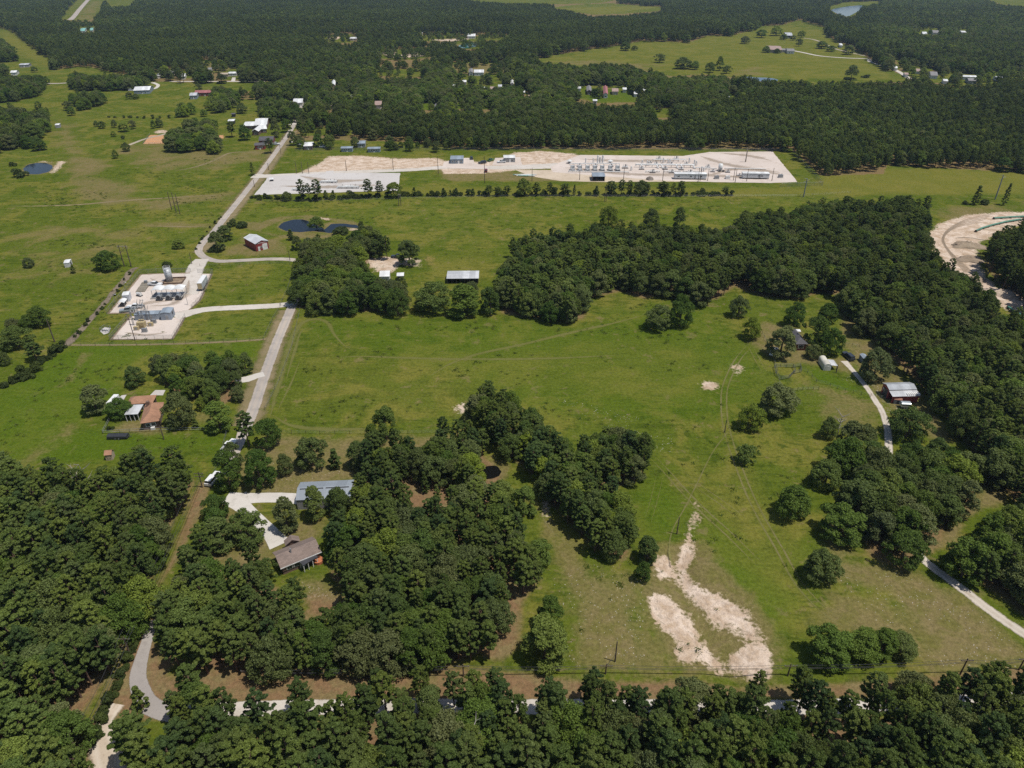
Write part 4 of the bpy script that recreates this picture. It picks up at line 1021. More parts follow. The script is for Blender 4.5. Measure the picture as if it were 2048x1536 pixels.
# single trees and shrubs: (box in the photograph, kind, label)
SINGLES = [
 ((187,241,197,254),'oak_tree','smallest tree at the start of the pasture tree row'), ((196,242,211,258),'oak_tree','second tree of the row in the left pasture'),
 ((222,239,234,256),'oak_tree','slim tree in the middle of the pasture row'), ((235,243,258,265),'oak_tree','broadest round tree of the pasture row'),
 ((257,239,272,259),'oak_tree','leaning tree right of the broad pasture tree'), ((301,240,311,258),'oak_tree','pale thin tree at the end of the pasture row'),
 ((310,236,326,256),'oak_tree','bushy tree beside the pale thin pasture tree'), ((221,261,233,274),'oak_tree','low round tree just below the pasture row'),
 ((241,269,249,279),'shrub','tiny bush below the pasture row near the riding ground'), ((243,285,260,304),'oak_tree','small round tree left of the orange riding ground'),
 ((223,299,237,318),'oak_tree','small upright tree in the worn pasture below the riding ground'), ((126,202,145,222),'oak_tree','dark tree above the white pasture shelter'),
 ((134,213,150,232),'oak_tree','dark tree overlapping its neighbour near the pasture shelter'), ((61,132,75,145),'oak_tree','lone round tree in the far left meadow'),
 ((62,276,92,303),'oak_tree','round dark tree above the blue pasture pond'), ((19,322,34,333),'shrub','round bush at the upper left of the pasture pond'),
 ((26,335,53,356),'shrub','wide bush on the left bank of the pasture pond'), ((251,183,266,199),'oak_tree','dark tree in front of the white-roofed house'),
 ((265,187,278,199),'oak_tree','lower tree in front of the white-roofed house'), ((400,218,414,234),'oak_tree','small tree right of the pasture thicket'),
 ((472,206,494,228),'oak_tree','round dark tree behind the large white house'), ((70,203,91,242),'pine_tree','tall dark pine at the edge of the left thicket'),
 ((45,515,68,537),'oak_tree','small lone tree at the left edge of the green pasture'), ((139,530,153,548),'conifer','little tree beside the white pasture shelter'),
 ((188,501,236,546),'oak_tree','large round dark oak above the tank compound'), ((342,478,370,499),'oak_tree','windblown small tree in the pasture below the road'),
 ((325,520,344,535),'shrub','round bush at the compound entrance'), ((416,461,449,506),'tall_tree','tall tree inside the road bend by the red barn'),
 ((436,449,463,484),'tall_tree','second tree inside the road bend, nearer the road'), ((450,438,472,455),'shrub','dense shrub beside the road above the red barn'),
 ((470,440,495,457),'shrub','wide shrub between the road and the barn pond'), ((54,613,100,659),'oak_tree','tallest tree of the left edge clump'),
 ((38,629,72,662),'oak_tree','middle tree of the left edge clump'), ((0,652,62,704),'oak_tree','broad tree at the left edge of the picture'),
 ((10,636,42,664),'oak_tree','small tree behind the broad left edge tree'), ((48,684,88,727),'pine_tree','dense pine below the left edge clump'),
 ((-6,703,20,734),'oak_tree','tree cut by the left edge below the clump'), ((62,727,82,746),'shrub','bush in the hedge by the mown field'),
 ((40,742,66,762),'shrub','low bush at the lower end of the hedge'), ((248,732,288,778),'oak_tree','spreading tree above the brown-roofed house'),
 ((163,767,212,834),'tall_tree','tall dark tree left of the white camper'), ((213,797,262,843),'oak_tree','round tree shading the patio roof'),
 ((328,785,388,862),'oak_tree','large tree at the right end of the brown-roofed house'), ((390,793,415,824),'oak_tree','small tree on the lawn between the lane trees'),
 ((409,802,460,870),'tall_tree','tall tree at the lawn corner near the road'), ((382,836,399,858),'conifer','little sapling on the lawn below the large tree'),
 ((333,830,363,864),'oak_tree','lower tree in front of the large house tree'), ((460,772,490,807),'oak_tree','tree at the roadside lawn edge'),
 ((470,822,512,902),'pine_tree','pine beside the road at the field corner'), ((428,900,478,988),'tall_tree','tree overhanging the parked lane vehicles'), ((446,885,486,950),'tall_tree','upper tree beside the parked lane vehicles'), ((260,890,312,965),'pine_tree','tall pine standing above the left woodland'), ((258,1372,300,1432),'conifer','small pine standing in front of the asphalt bend'), ((228,1428,300,1500),'pine_tree','pine between the sandy track and the asphalt bend'),
 ((505,834,562,903),'oak_tree','broad oak at the bottom corner of the field'), ((485,900,548,985),'oak_tree','large oak above the concrete driveway'),
 ((552,908,585,956),'oak_tree','small round tree between two large driveway oaks'), ((590,873,653,946),'oak_tree','big round oak behind the metal workshop'),
 ((652,898,685,944),'conifer','pointed tree right of the big round oak'), ((692,880,737,945),'tall_tree','upright tree at the corner of the homestead wood'),
 ((729,845,757,898),'tall_tree','narrow tree leaning on the tallest field-edge tree'), ((747,813,794,891),'tall_tree','tallest tree at the lower field edge'),
 ((548,990,594,1071),'tall_tree','tall dense tree on the lawn before the workshop'), ((607,968,648,1047),'tall_tree','tree hiding the front corner of the workshop'),
 ((650,975,702,1040),'oak_tree','tree against the front wall of the workshop'), ((837,944,860,990),'conifer','pointed young pine in the homestead clearing'),
 ((862,969,885,1010),'conifer','second pointed young pine beside the homestead clearing'), ((462,1020,527,1097),'oak_tree','round leafy tree beside the curved driveway'),
 ((1275,1070,1317,1132),'tall_tree','lone dense tree above the sandy wash-out'), ((1270,1123,1303,1169),'oak_tree','low tree at the head of the sandy wash-out'),
 ((1472,887,1516,934),'oak_tree','small open oak in the middle of the right field'), ((1478,808,1530,868),'oak_tree','lower oak of the pair at the field corner'),
 ((1520,768,1595,840),'oak_tree','larger oak of the pair at the field corner'), ((1024,972,1072,1044),'tall_tree','tree beside the dirt path in the belt'),
 ((1640,835,1675,882),'oak_tree','small tree with a bare top at the grove edge'), ((1622,918,1687,986),'oak_tree','loose-crowned oak at the left edge of the grove'),
 ((1552,972,1622,1049),'oak_tree','lone round oak in the right field'), ((1640,1012,1728,1094),'oak_tree','wide pale oak left of the grove'),
 ((1608,1100,1680,1177),'oak_tree','lone oak below the grove near the field track'), ((1780,815,1858,890),'oak_tree','spreading live oak over the ranch drive'),
 ((1615,1255,1702,1342),'oak_tree','largest oak of the clump above the bottom road'), ((1690,1262,1765,1330),'oak_tree','second oak of the clump above the bottom road'),
 ((1740,1258,1800,1322),'oak_tree','peaked oak in the bottom road clump'), ((1770,1268,1836,1324),'oak_tree','oak at the right end of the bottom road clump'),
 ((1075,1192,1128,1270),'tall_tree','upper tree of the pair by the bottom field fence'), ((1045,1235,1136,1342),'tall_tree','larger lower tree of the pair by the bottom field fence'),
 ((1199,411,1237,457),'oak_tree','round oak alone in the strip behind the middle wood'), ((1286,417,1318,460),'oak_tree','second round oak behind the middle wood'),
 ((1347,415,1372,462),'tall_tree','slender tree behind the middle wood'), ((1475,421,1506,464),'tall_tree','pair-topped tree at the back edge of the middle wood'),
 ((1291,609,1345,666),'oak_tree','darker oak of the pair in the upper field'), ((1337,590,1387,660),'oak_tree','paler taller oak of the pair in the upper field'),
 ((1459,592,1497,639),'oak_tree','tree casting shade on the fence corner of the upper field'), ((1485,635,1523,684),'oak_tree','tree at the gate above the right house'),
 ((1536,652,1594,722),'oak_tree','large oak in front of the dark-roofed house'), ((1608,628,1660,702),'oak_tree','tall oak right of the dark-roofed house'),
 ((1640,655,1688,717),'oak_tree','reddish-topped oak behind the white garage'), ((1635,606,1676,652),'oak_tree','oak behind the dark-roofed house at the wood edge'),
 ((1570,604,1612,658),'oak_tree','greyish oak above the dark-roofed house'), ((1722,697,1782,770),'oak_tree','big dark oak beside the small blue shed'),
 ((1612,688,1645,722),'oak_tree','small oak between the dark-roofed house and the garage'), ((1944,372,1965,412),'conifer','tall pointed pine by the transmission line'),
 ((1926,400,1938,410),'shrub','small bush left of the pointed pine'), ((1961,396,1978,411),'shrub','round bush right of the pointed pine'),
 ((2006,368,2022,412),'conifer','thin leaning pine near the right edge'),
 ((795,479,839,536),'oak_tree','dark spreading oak by the sandy yard'), ((616,433,649,461),'oak_tree','bushy tree on the spit between the pond lobes'),
 ((664,451,697,472),'shrub','wide bush at the near bank of the barn pond'), ((716,439,727,458),'shrub','upright bush at the right end of the barn pond'),
 ((572,459,590,482),'conifer','upper tree of the hedge above the road bend'), ((582,472,604,502),'oak_tree','lower tree of the hedge above the road bend'),
 ((828,563,904,632),'oak_tree','widest oak at the top edge of the field'), ((895,568,957,640),'tall_tree','tall oak in front of the long open shed'),
 ((960,573,1000,634),'oak_tree','oak between the long shed and the middle wood'), ((930,560,958,598),'oak_tree','small oak at the corner of the long open shed'),
 ((1308,106,1332,126),'oak_tree','lone round tree in the far green pasture'), ((1348,115,1384,139),'oak_tree','broad tree in the far pasture clump'), ((1380,122,1400,140),'oak_tree','right-hand tree of the far pasture clump'),
 ((1432,113,1448,142),'tall_tree','tall tree by the far pasture pond'), ((1410,124,1432,146),'oak_tree','low tree left of the tall far pond tree'), ((1444,130,1464,148),'oak_tree','low tree right of the tall far pond tree'),
 ((1690,128,1717,166),'tall_tree','large dark leaning tree at the near side of the far pasture'), ((1724,148,1740,156),'shrub','bush right of the large dark far tree'),
 ((1591,76,1606,93),'oak_tree','tree between the far barn and the far drive'), ((1632,82,1656,98),'oak_tree','loose tree beside the far drive'), ((1653,91,1672,104),'oak_tree','round tree just above the far drive'),
 ((1524,92,1541,106),'oak_tree','round tree at the left front of the far ranch house'), ((1547,97,1561,107),'oak_tree','round tree at the right front of the far ranch house'),
 ((1595,61,1612,75),'oak_tree','tree right of the far grey barn'), ((1560,68,1576,80),'oak_tree','tree in front of the far grey barn'), ((1580,70,1594,81),'oak_tree','second tree in front of the far grey barn'), ((1512,58,1536,76),'oak_tree','dark tree at the upper edge of the far pasture'), ((1540,52,1566,72),'oak_tree','tree left behind the far grey barn'),
 ((1240,84,1262,102),'oak_tree','dark tree at the upper left edge of the far pasture'), ((1262,91,1276,101),'oak_tree','small tree beside the dark edge tree of the far pasture'), ((1480,72,1500,88),'oak_tree','tree at the top middle edge of the far pasture'),
 ((1698,68,1716,84),'oak_tree','tree above the white box shed on the far pasture'), ((1686,90,1710,110),'oak_tree','dark tree at the right edge of the far pasture'),
 ((450,243,474,276),'pine_tree','open pine left of the large white house'), ((476,250,500,282),'oak_tree','thin tree at the front left of the large white house'), ((541,236,560,276),'tall_tree','tall tree at the right end of the large white house'), ((562,236,584,266),'oak_tree','round tree beside the county road near its top'), ((528,276,550,308),'pine_tree','wispy pine below the red-walled shed'), ((497,325,512,352),'conifer','small pine at the roadside above the launcher pad'), ((576,262,594,292),'oak_tree','tree at the road opposite the grey-roofed building'), ((645,270,668,298),'oak_tree','tree right of the white hipped house'), ((770,280,790,302),'oak_tree','tree between the carports and the pine forest'), ((808,276,830,304),'oak_tree','tree at the station fence near the village'), ((862,280,882,306),'oak_tree','tree jutting out at the station back fence'), ((700,274,720,296),'oak_tree','tree between the two blue-grey carports'), ((625,268,646,296),'oak_tree','tree behind the white hipped house'),
]
ROW = [((823,375,834,394),0),((880,376,894,394),0),((896,380,905,393),0),((906,376,919,393),0),((940,377,952,393),0),((969,370,986,394),1),((987,373,1004,394),1),((1006,371,1023,393),1),
 ((1033,357,1062,394),2),((1065,364,1082,393),1),((1092,365,1106,393),1),((1106,376,1115,392),0),((1120,367,1140,393),1),((1145,370,1153,392),0),((1187,372,1199,393),0),((1210,362,1234,393),1),((1234,360,1252,393),1),((1252,361,1268,393),1),
 ((1268,360,1299,393),2),((1317,364,1332,393),1),((1314,363,1340,394),1),((1341,366,1353,394),1),((1353,362,1371,394),1),((1393,381,1418,392),3),((1418,380,1430,392),3),((1443,373,1460,393),1),
 ((593,359,612,404),1),((611,367,623,402),1),((622,359,644,404),1),((562,383,584,403),2),((514,389,524,401),3),((645,381,657,397),0),((661,381,672,398),0),((692,381,712,396),3),((725,358,746,398),1),((750,362,767,396),1),((770,363,803,398),2)]
singles = []      # (kind, x, y, W, H, label, group)
for (bx, kind, lab) in SINGLES:
    x, y, W, H = box_tree(*bx)
    singles.append((kind, x, y, W, H, lab, None))
_k = 0
for bx, t in ROW:
    x, y, W, H = box_tree(*bx)
    kind = ('conifer', 'pine_tree', 'oak_tree', 'shrub')[t]; W *= 1.22 if t < 2 else 1.1
    lab = {'conifer': 'small pine in the tree line below the compressor station', 'pine_tree': 'tall pine in the tree line below the compressor station',
           'oak_tree': 'broad oak in the tree line below the compressor station', 'shrub': 'bush in the tree line below the compressor station'}[kind]
    singles.append((kind, x, y, W, H, lab, 'tree line below the compressor station'))
# small growth along fences and ditches
def hedge_px(px, n, lab, grp, wmin=1.6, wmax=3.0, hmul=0.9):
    r = random.Random(n + int(px[0][0])); w = WP(px)
    seg = np.linalg.norm(np.diff(w, axis=0), axis=1); tot = seg.sum()
    for k in range(n):
        d = tot*(k + r.uniform(0.1, 0.9))/n; i = 0
        while i < len(seg)-1 and d > seg[i]: d -= seg[i]; i += 1
        p = w[i] + (w[i+1]-w[i])*d/seg[i]
        W = r.uniform(wmin, wmax)
        singles.append(('shrub', p[0]+r.uniform(-.6,.6), p[1]+r.uniform(-.6,.6), W, W*hmul*r.uniform(.7,1.1), lab, grp))
hedge_px([(0,780),(30,765),(60,745),(100,715),(132,694)], 22, 'bush in the hedge line running to the left edge', 'hedge by the mown field', 1.8, 3.4)
hedge_px([(140,688),(170,655),(200,620),(235,585),(258,548)], 12, 'weedy bush along the stony ditch', 'bushes along the stony ditch', 0.9, 2.0)
hedge_px([(285,1225),(265,1290),(240,1360),(222,1410),(205,1450),(190,1490)], 34, 'bush in the strip beside the wooded lane', 'bushes beside the wooded lane', 1.2, 2.4)
hedge_px([(500,396),(620,401),(720,396),(820,392),(1000,391),(1200,391),(1400,391),(1470,391)], 84, 'low bush along the fence below the compressor station', 'fence line bushes below the station', 2.0, 4.4)
hedge_px([(395,500),(410,470),(445,430)], 9, 'weedy bush along the road fence by the bend', 'bushes along the road fence', 1.0, 2.2)
hedge_px([(210,235),(300,237),(345,236)], 9, 'small bush on the pasture fence line', 'bushes on the pasture fence line', 2.0, 4.0)
hedge_px([(232,855),(216,862)], 3, 'bush at the left garden fence', 'bushes at the garden fence', 1.0, 1.8)

# ---- woods: candidate trees
def candidates(test, x0, x1, y0, y1, step, hfun, seed, edge=0.0, at=(0.06, 0.35, 0.6, 0.86)):
    r = np.random.RandomState(seed)
    X, Y = np.meshgrid(np.arange(x0, x1, step), np.arange(y0, y1, step*0.9))
    X = X + (np.arange(X.shape[0]) % 2)[:, None]*step*0.5
    X = X.ravel() + r.uniform(-.38, .38, X.size)*step; Y = Y.ravel() + r.uniform(-.38, .38, Y.size)*step
    H = hfun(r, X.size)
    keep = np.ones(X.size, bool)
    for f in at:
        u, v, dd = PR(X, Y, H*f)
        wob = np.minimum(3.0*FOC/dd, 14.0)
        keep &= test(u + wob*wavy(np.stack([X*0.06, Y*0.06, X*0], 1), seed+3, 2.0), v + 0.5*wob*wavy(np.stack([X*0.05, Y*0.05, X*0], 1), seed+4, 2.0))
    if edge:           # the crown, not only the trunk, stays inside the outline
        u, v, dd = PR(X, Y, H*0.5)
        for s_ in (-edge, edge): keep &= test(u + s_*H*FOC/dd, v)
    return X[keep], Y[keep], H[keep]
_skip = [np.array(p, float) for p in SKIP_IN_WOODS]
def wood_test(poly):
    poly = np.array(poly, float)
    def t(u, v):
        ok = inside(poly, u, v)
        for s in _skip: ok &= ~inside(s, u, v)
        return ok
    return t
ZONE = {   # name: (share of pines, spacing, pine height, oak height, words)
 'bottom': (0.80, 3.7, (10,14), (6.5,10), 'in the woodland along the bottom edge'),
 'left': (0.76, 3.9, (10.5,14.5), (6.5,10), 'in the woodland at the lower left'),
 'homestead': (0.66, 3.7, (8.5,12), (6.5,9.5), 'in the wood around the brown-roofed house'),
 'belt': (0.55, 3.5, (8.5,11.5), (6.5,9), 'in the narrow belt across the field'),
 'yard': (0.10, 4.8, (9,12), (8,11.5), 'in the wood hiding the white-roofed house'),
 'middle': (0.58, 4.1, (9,13), (7,10.5), 'in the big wood right of the middle'),
 'grove': (0.06, 5.6, (9,11), (8,10.5), 'in the oak grove over the ranch drive'),
 'east': (0.12, 5.2, (9,12), (8,11), 'in the wood at the right edge below the grove'),
 'pipe': (0.90, 4.2, (11,15), (8,11), 'in the pine stand behind the pipe yard'),
 'lane': (0.08, 4.6, (8,10), (6.5,9), 'in the thicket beside the roadside lawn'),
}
wood_trees = []    # kind, x, y, W, H, zone
for zn, (pp, step, hp, ho, words_) in ZONE.items():
    poly = np.array(WOODS[zn], float)
    lo = [G(max(-400, min(2500, px)), min(1690, py)) for px, py in WOODS[zn]]
    xs = [p.x for p in lo]; ys = [p.y for p in lo]
    hmid = ho[1]
    r = np.random.RandomState(len(zn)*31 + 3)
    X, Y, H = candidates(wood_test(poly), min(xs)-5, max(xs)+5, max(48, min(ys)-5), max(ys)+5, step, lambda q, n: q.uniform(ho[0], hp[1] if pp > 0.5 else ho[1], n), 11 + len(zn), 0.17)
    for x, y, h in zip(X, Y, H):
        pine = r.uniform() < pp
        if pine:
            h = max(h, r.uniform(*hp)*0.92); kind = 'pine_tree'; W = r.uniform(0.42, 0.56)*h
        else:
            kind = 'oak_tree' if r.uniform() < 0.72 else 'tall_tree'
            h = min(h, ho[1]); W = h*r.uniform(0.78, 1.12) if kind == 'oak_tree' else h*r.uniform(0.6, 0.75)
        if zn == 'bottom':
            _, vt, _ = PR(x, y, h)
            ut = PR(x, y, h)[0]
            if vt < 1424 and ut > 470 and r.uniform() < 0.20: continue
            if vt < 1424: h *= 0.92; W *= 0.85
        wood_trees.append((kind, x, y, W, h, zn))
# western pasture clumps
for i, (poly, pp) in enumerate(LEFT_WOODS):
    w = [G(px, py) for px, py in poly]
    r = np.random.RandomState(50+i)
    X, Y, H = candidates(wood_test(poly), min(p.x for p in w)-5, max(p.x for p in w)+5, min(p.y for p in w)-30, max(p.y for p in w)+60, 6.2, lambda q, n: q.uniform(7.5, 11.5, n), 80+i)
    for x, y, h in zip(X, Y, H):
        if r.uniform() < pp: wood_trees.append(('pine_tree', x, y, h*0.55, h*1.2, 'west'))
        else: wood_trees.append(('oak_tree', x, y, h*r.uniform(0.85, 1.2), h, 'west'))
# the far country
VILL_BOXES = [(0,0,534,277,29,8), (0,0,520.5,288,21,5.5), (0,0,617,288,18,8), (0,0,694,294.5,24,4), (0,0,748,295.5,26,4), (0,0,723,284,17,6), (0,0,597,201,19,9), (0,0,577,205,11,4), (0,0,567,211,17,3), (0,0,667,166,8,8), (0,0,757,206,14,8), (0,0,668,208,12,7), (0,0,688,261.5,9,3), (0,0,548,232,16,6), (0,0,466,145,17,3.5), (0,0,449,147,16,3.5), (0,0,367,150,9,6), (0,0,287,176.5,31,8), (0,0,388,188,15,6), (0,0,411,183,38,5), (0,0,463,240,13,4), (0,0,467,227,8,2.5), (0,0,958,142,20,6), (0,0,942,142,9,7), (0,0,903,142,10,4.5), (0,0,1024.5,164.5,7,6), (0,0,874,212,10,7), (0,0,971,175,6,3), (0,0,866,170,11,4), (0,0,985,176,10,4), (0,0,1211,181,13,16), (0,0,1178,178,10,10), (0,0,1230,180,13,6), (0,0,1190,200,9,3), (0,0,1304,190,10,8), (0,0,1088,187,10,3), (0,0,1271,186,7,4), (0,0,1455,194,8,4), (0,0,1548,95.5,26,8), (0,0,1580,99.5,15,5), (0,0,1567,98.5,9,3), (0,0,1576,68,14,6), (0,0,1681.5,88.5,6,4), (0,0,1720,87,9,5), (0,0,1835,140,9,5), (0,0,1866,147,14,8), (0,0,1937,152,27,3.5), (0,0,1943,159,17,5), (0,0,2002,155,23,4), (0,0,1848,66,9,4), (0,0,1870,63,12,5), (0,0,1926,63,10,3), (0,0,707,75.5,14,3), (0,0,167,59,10,6), (0,0,184,58,6,5), (0,0,943,70,16,5), (0,0,840,66,10,3), (0,0,50,128,18,3), (0,0,29,143,12,4)]
_clear = [np.array(p, float) for p in CLEAR]
def far_test(u, v):
    ok = v < 372
    for s in _clear: ok &= ~inside(s, u, v)
    return ok
far = []
for (y0, y1, step, hlo, hhi, sd) in ((380, 760, 4.7, 9.5, 13.5, 1), (760, 1250, 6.2, 9.5, 14, 2), (1250, 2750, 8.0, 11, 15, 3)):
    half = 0.80*y1 + 60
    X, Y, H = candidates(far_test, -half, half, y0, y1, step, lambda q, n: q.uniform(hlo, hhi, n), sd)
    u, v, d = PR(X, Y, H)
    m = (u > -120) & (u < 2170)
    far.append((X[m], Y[m], H[m], np.full(m.sum(), step)))
_yards = [np.array(CLEAR[i], float) for i in range(len(CLEAR)) if i not in (0, 1, 2, 3, 4, 6, 7)]
def yard_test(u, v):
    ok = np.zeros(u.shape, bool)
    for s in _yards: ok |= inside(s, u, v)
    return ok
_bx = [(x_-w_*0.5-2, x_+w_*0.5+2, y_-4, y_+6) for x_, y_, w_, _l in XTRA] + [(v_[2]-v_[4]*0.5-2, v_[2]+v_[4]*0.5+2, v_[3]-v_[5]*0.5-2, v_[3]+v_[5]*0.5+5) for v_ in VILL_BOXES]
X, Y, H = candidates(lambda u, v: yard_test(u, v), -1000, 1100, 480, 1900, 9.5, lambda q, n: q.uniform(5.5, 10.5, n), 21, 0.0, (0.06,))
ok = np.random.RandomState(4).uniform(size=X.size) < 0.55
for f_ in (0.0, 0.5, 0.95):
    u, v, _ = PR(X, Y, H*f_)
    for a, b_, c, d in _bx: ok &= ~((u > a) & (u < b_) & (v > c) & (v < d))
far.append((X[ok], Y[ok], H[ok], np.full(ok.sum(), 1.0)))
far = [(a, b_, h*(1 + 0.22*np.clip(wavy(np.stack([a*0.02, b_*0.02, a*0], 1), 77, 1.0), -1, 1)), s_) for a, b_, h, s_ in far]
FX = np.concatenate([f[0] for f in far]); FY = np.concatenate([f[1] for f in far]); FH = np.concatenate([f[2] for f in far]); FS = np.concatenate([f[3] for f in far])
# broadleaf share: patches, and the settled middle distance
_pt = wavy(np.stack([FX*0.011, FY*0.011, FX*0], 1), 5, 1.0)
_u, _v, _d = PR(FX, FY, FX*0)
settled = np.exp(-((_v-190)/45.0)**2) * (_u < 1450) * 0.75 + (_u > 1750)*(_v < 170)*0.55
fr = np.random.RandomState(99)
F_OAK = fr.uniform(size=len(FX)) < np.clip(0.16 + 0.22*_pt + settled + (FS == 1.0)*0.7, 0.03, 0.95)

# individuals: the trees that show largest; the rest of the woods is one mass per kind
def show(t):
    u, v, d = PR(t[1], t[2], t[4]*0.6)
    if u < -30 or u > 2078 or v > 1570: return -1
    return t[3]*FOC/d
LIMIT = {'pine': 292, 'oak': 292}
STRETCH = {'bottom': [(420,'below the asphalt bend'),(720,'below the taupe-shingled house'),(1020,'below the homestead wood'),(1300,'below the lower field'),(1560,'below the sandy wash-out'),(1850,'below the roadside oak clump'),(9999,'in the bottom right corner')],
 'left': [(110,'at the left edge'),(220,'in the middle of the lower left wood'),(9999,'beside the wooded lane')],
 'homestead': [(430,'beside the wooded lane'),(560,'below the curved driveway'),(700,'below the taupe-shingled house'),(880,'in the middle of the homestead wood'),(9999,'at the field side of the homestead wood')],
 'grove': [(1760,'at the field side of the grove'),(1880,'over the ranch drive'),(9999,'at the pine side of the grove')]}
def where(t):
    zn = t[5]
    if zn not in ZONE: return 'in the pasture clumps'
    u, v, d = PR(t[1], t[2], t[4]*0.6); s_ = ''
    if zn in STRETCH:
        s_ = next(w for lim, w in STRETCH[zn] if u < lim)
        if zn in ('bottom',): s_ = ('on the bottom edge ' if v > 1490 else 'in the second row ' if v > 1435 else 'in the front row ') + s_
        elif zn in ('left', 'homestead'): s_ = ('high ' if v < 1080 else 'half way down ' if v < 1260 else 'low ') + s_
        return s_
    return ZONE[zn][4]
n_single = {'pine': sum(s[0] in ('pine_tree', 'conifer') for s in singles), 'oak': sum(s[0] in ('oak_tree', 'tall_tree') for s in singles)}
fam = lambda k: 'pine' if k in ('pine_tree', 'conifer') else 'oak'
mass = {'pine': [], 'oak': []}
for f in ('pine', 'oak'):
    L = sorted([t for t in wood_trees if fam(t[0]) == f], key=show, reverse=True)
    cut = LIMIT[f] - n_single[f]
    for i, t in enumerate(L):
        kind, x, y, W, H, zn = t
        if i < cut and show(t) > 0:
            lab = ('pine tree ' if f == 'pine' else 'oak tree ' if kind == 'oak_tree' else 'tall broadleaf tree ') + where(t)
            place_tree(kind, rs.randint(0, 5), x, y, W, H, rs.uniform(0, 6.28), lab, ('pines ' if f == 'pine' else 'oaks ' if kind == 'oak_tree' else 'tall broadleaf trees ') + where(t))
        else:
            mass[f].append(t)
for (kind, x, y, W, H, lab, grp) in singles:
    place_tree(kind, rs.randint(0, 5), x, y, W, H, rs.uniform(0, 6.28), lab, grp)

def scatter(name, label, protos, X, Y, W, H, idx, rot):
    me = bpy.data.meshes.new(name)
    n = len(X)
    me.vertices.add(n)
    me.vertices.foreach_set('co', np.stack([X, Y, np.zeros(n)], 1).astype(np.float32).ravel())
    a = me.attributes.new('pick', 'INT', 'POINT'); a.data.foreach_set('value', np.asarray(idx, np.int32))
    a = me.attributes.new('turn', 'FLOAT_VECTOR', 'POINT'); a.data.foreach_set('vector', np.stack([np.zeros(n), np.zeros(n), rot], 1).astype(np.float32).ravel())
    a = me.attributes.new('size', 'FLOAT_VECTOR', 'POINT'); a.data.foreach_set('vector', np.stack([W, W, H], 1).astype(np.float32).ravel())
    coll = bpy.data.collections.new(name + '_kinds')
    for k, pm in enumerate(protos):
        o = bpy.data.objects.new('%s_kind_%02d' % (name, k), pm); coll.objects.link(o)
    ng = bpy.data.node_groups.new(name, 'GeometryNodeTree')
    ng.interface.new_socket('Geometry', in_out='INPUT', socket_type='NodeSocketGeometry')
    ng.interface.new_socket('Geometry', in_out='OUTPUT', socket_type='NodeSocketGeometry')
    gi = ng.nodes.new('NodeGroupInput'); go = ng.nodes.new('NodeGroupOutput')
    ci = ng.nodes.new('GeometryNodeCollectionInfo'); ci.inputs['Collection'].default_value = coll
    ci.inputs['Separate Children'].default_value = True; ci.inputs['Reset Children'].default_value = True
    ip = ng.nodes.new('GeometryNodeInstanceOnPoints'); ip.inputs['Pick Instance'].default_value = True
    ng.links.new(gi.outputs[0], ip.inputs['Points']); ng.links.new(ci.outputs[0], ip.inputs['Instance'])
    for nm, typ, sock in (('pick', 'INT', 'Instance Index'), ('turn', 'FLOAT_VECTOR', 'Rotation'), ('size', 'FLOAT_VECTOR', 'Scale')):
        na = ng.nodes.new('GeometryNodeInputNamedAttribute'); na.data_type = typ; na.inputs['Name'].default_value = nm
        ng.links.new(na.outputs[0], ip.inputs[sock])
    ng.links.new(ip.outputs[0], go.inputs[0])
    o = bpy.data.objects.new(name, me); COL.objects.link(o)
    md = o.modifiers.new('trees', 'NODES'); md.node_group = ng
    return tag(o, label, 'trees', kind='stuff')

for f, nm, lab in (('pine', 'pine_forest', 'mass of pine trees filling the woods and far forest'), ('oak', 'oak_woodland', 'mass of broadleaf trees mixed through the woods')):
    kinds = ['pine_tree'] if f == 'pine' else ['oak_tree', 'tall_tree']
    pm = []; dims = []; first = {}
    for k in kinds:
        first[k] = len(pm)
        for j in range(len(PROTO[k])):
            pm.append(joined(k, j)); dims.append((PROTO[k][j][2], PROTO[k][j][3]))
    dims = np.array(dims)
    mx = np.array([t[1] for t in mass[f]]); my = np.array([t[2] for t in mass[f]]); mw = np.array([t[3] for t in mass[f]]); mh = np.array([t[4] for t in mass[f]])
    mi = np.array([first[t[0]] + rs.randint(0, len(PROTO[t[0]])) for t in mass[f]], int)
    sel = F_OAK if f == 'oak' else ~F_OAK
    hx = FH[sel] * (0.88 if f == 'oak' else 1.0)
    wx = hx * (fr.uniform(0.8, 1.1, sel.sum()) if f == 'oak' else fr.uniform(0.44, 0.56, sel.sum())) * np.where(FS[sel] > 8, 1.15, 1.0)
    X = np.concatenate([mx, FX[sel]]); Y = np.concatenate([my, FY[sel]]); W = np.concatenate([mw, wx]); H = np.concatenate([mh, hx])
    I = np.concatenate([mi, fr.randint(0, len(pm), sel.sum())]).astype(int)
    scatter(nm, lab, pm, X, Y, W/dims[I, 0], H/dims[I, 1], I, fr.uniform(0, 6.28, len(X)))
    print('MASS', nm, len(X), 'near', len(mx))

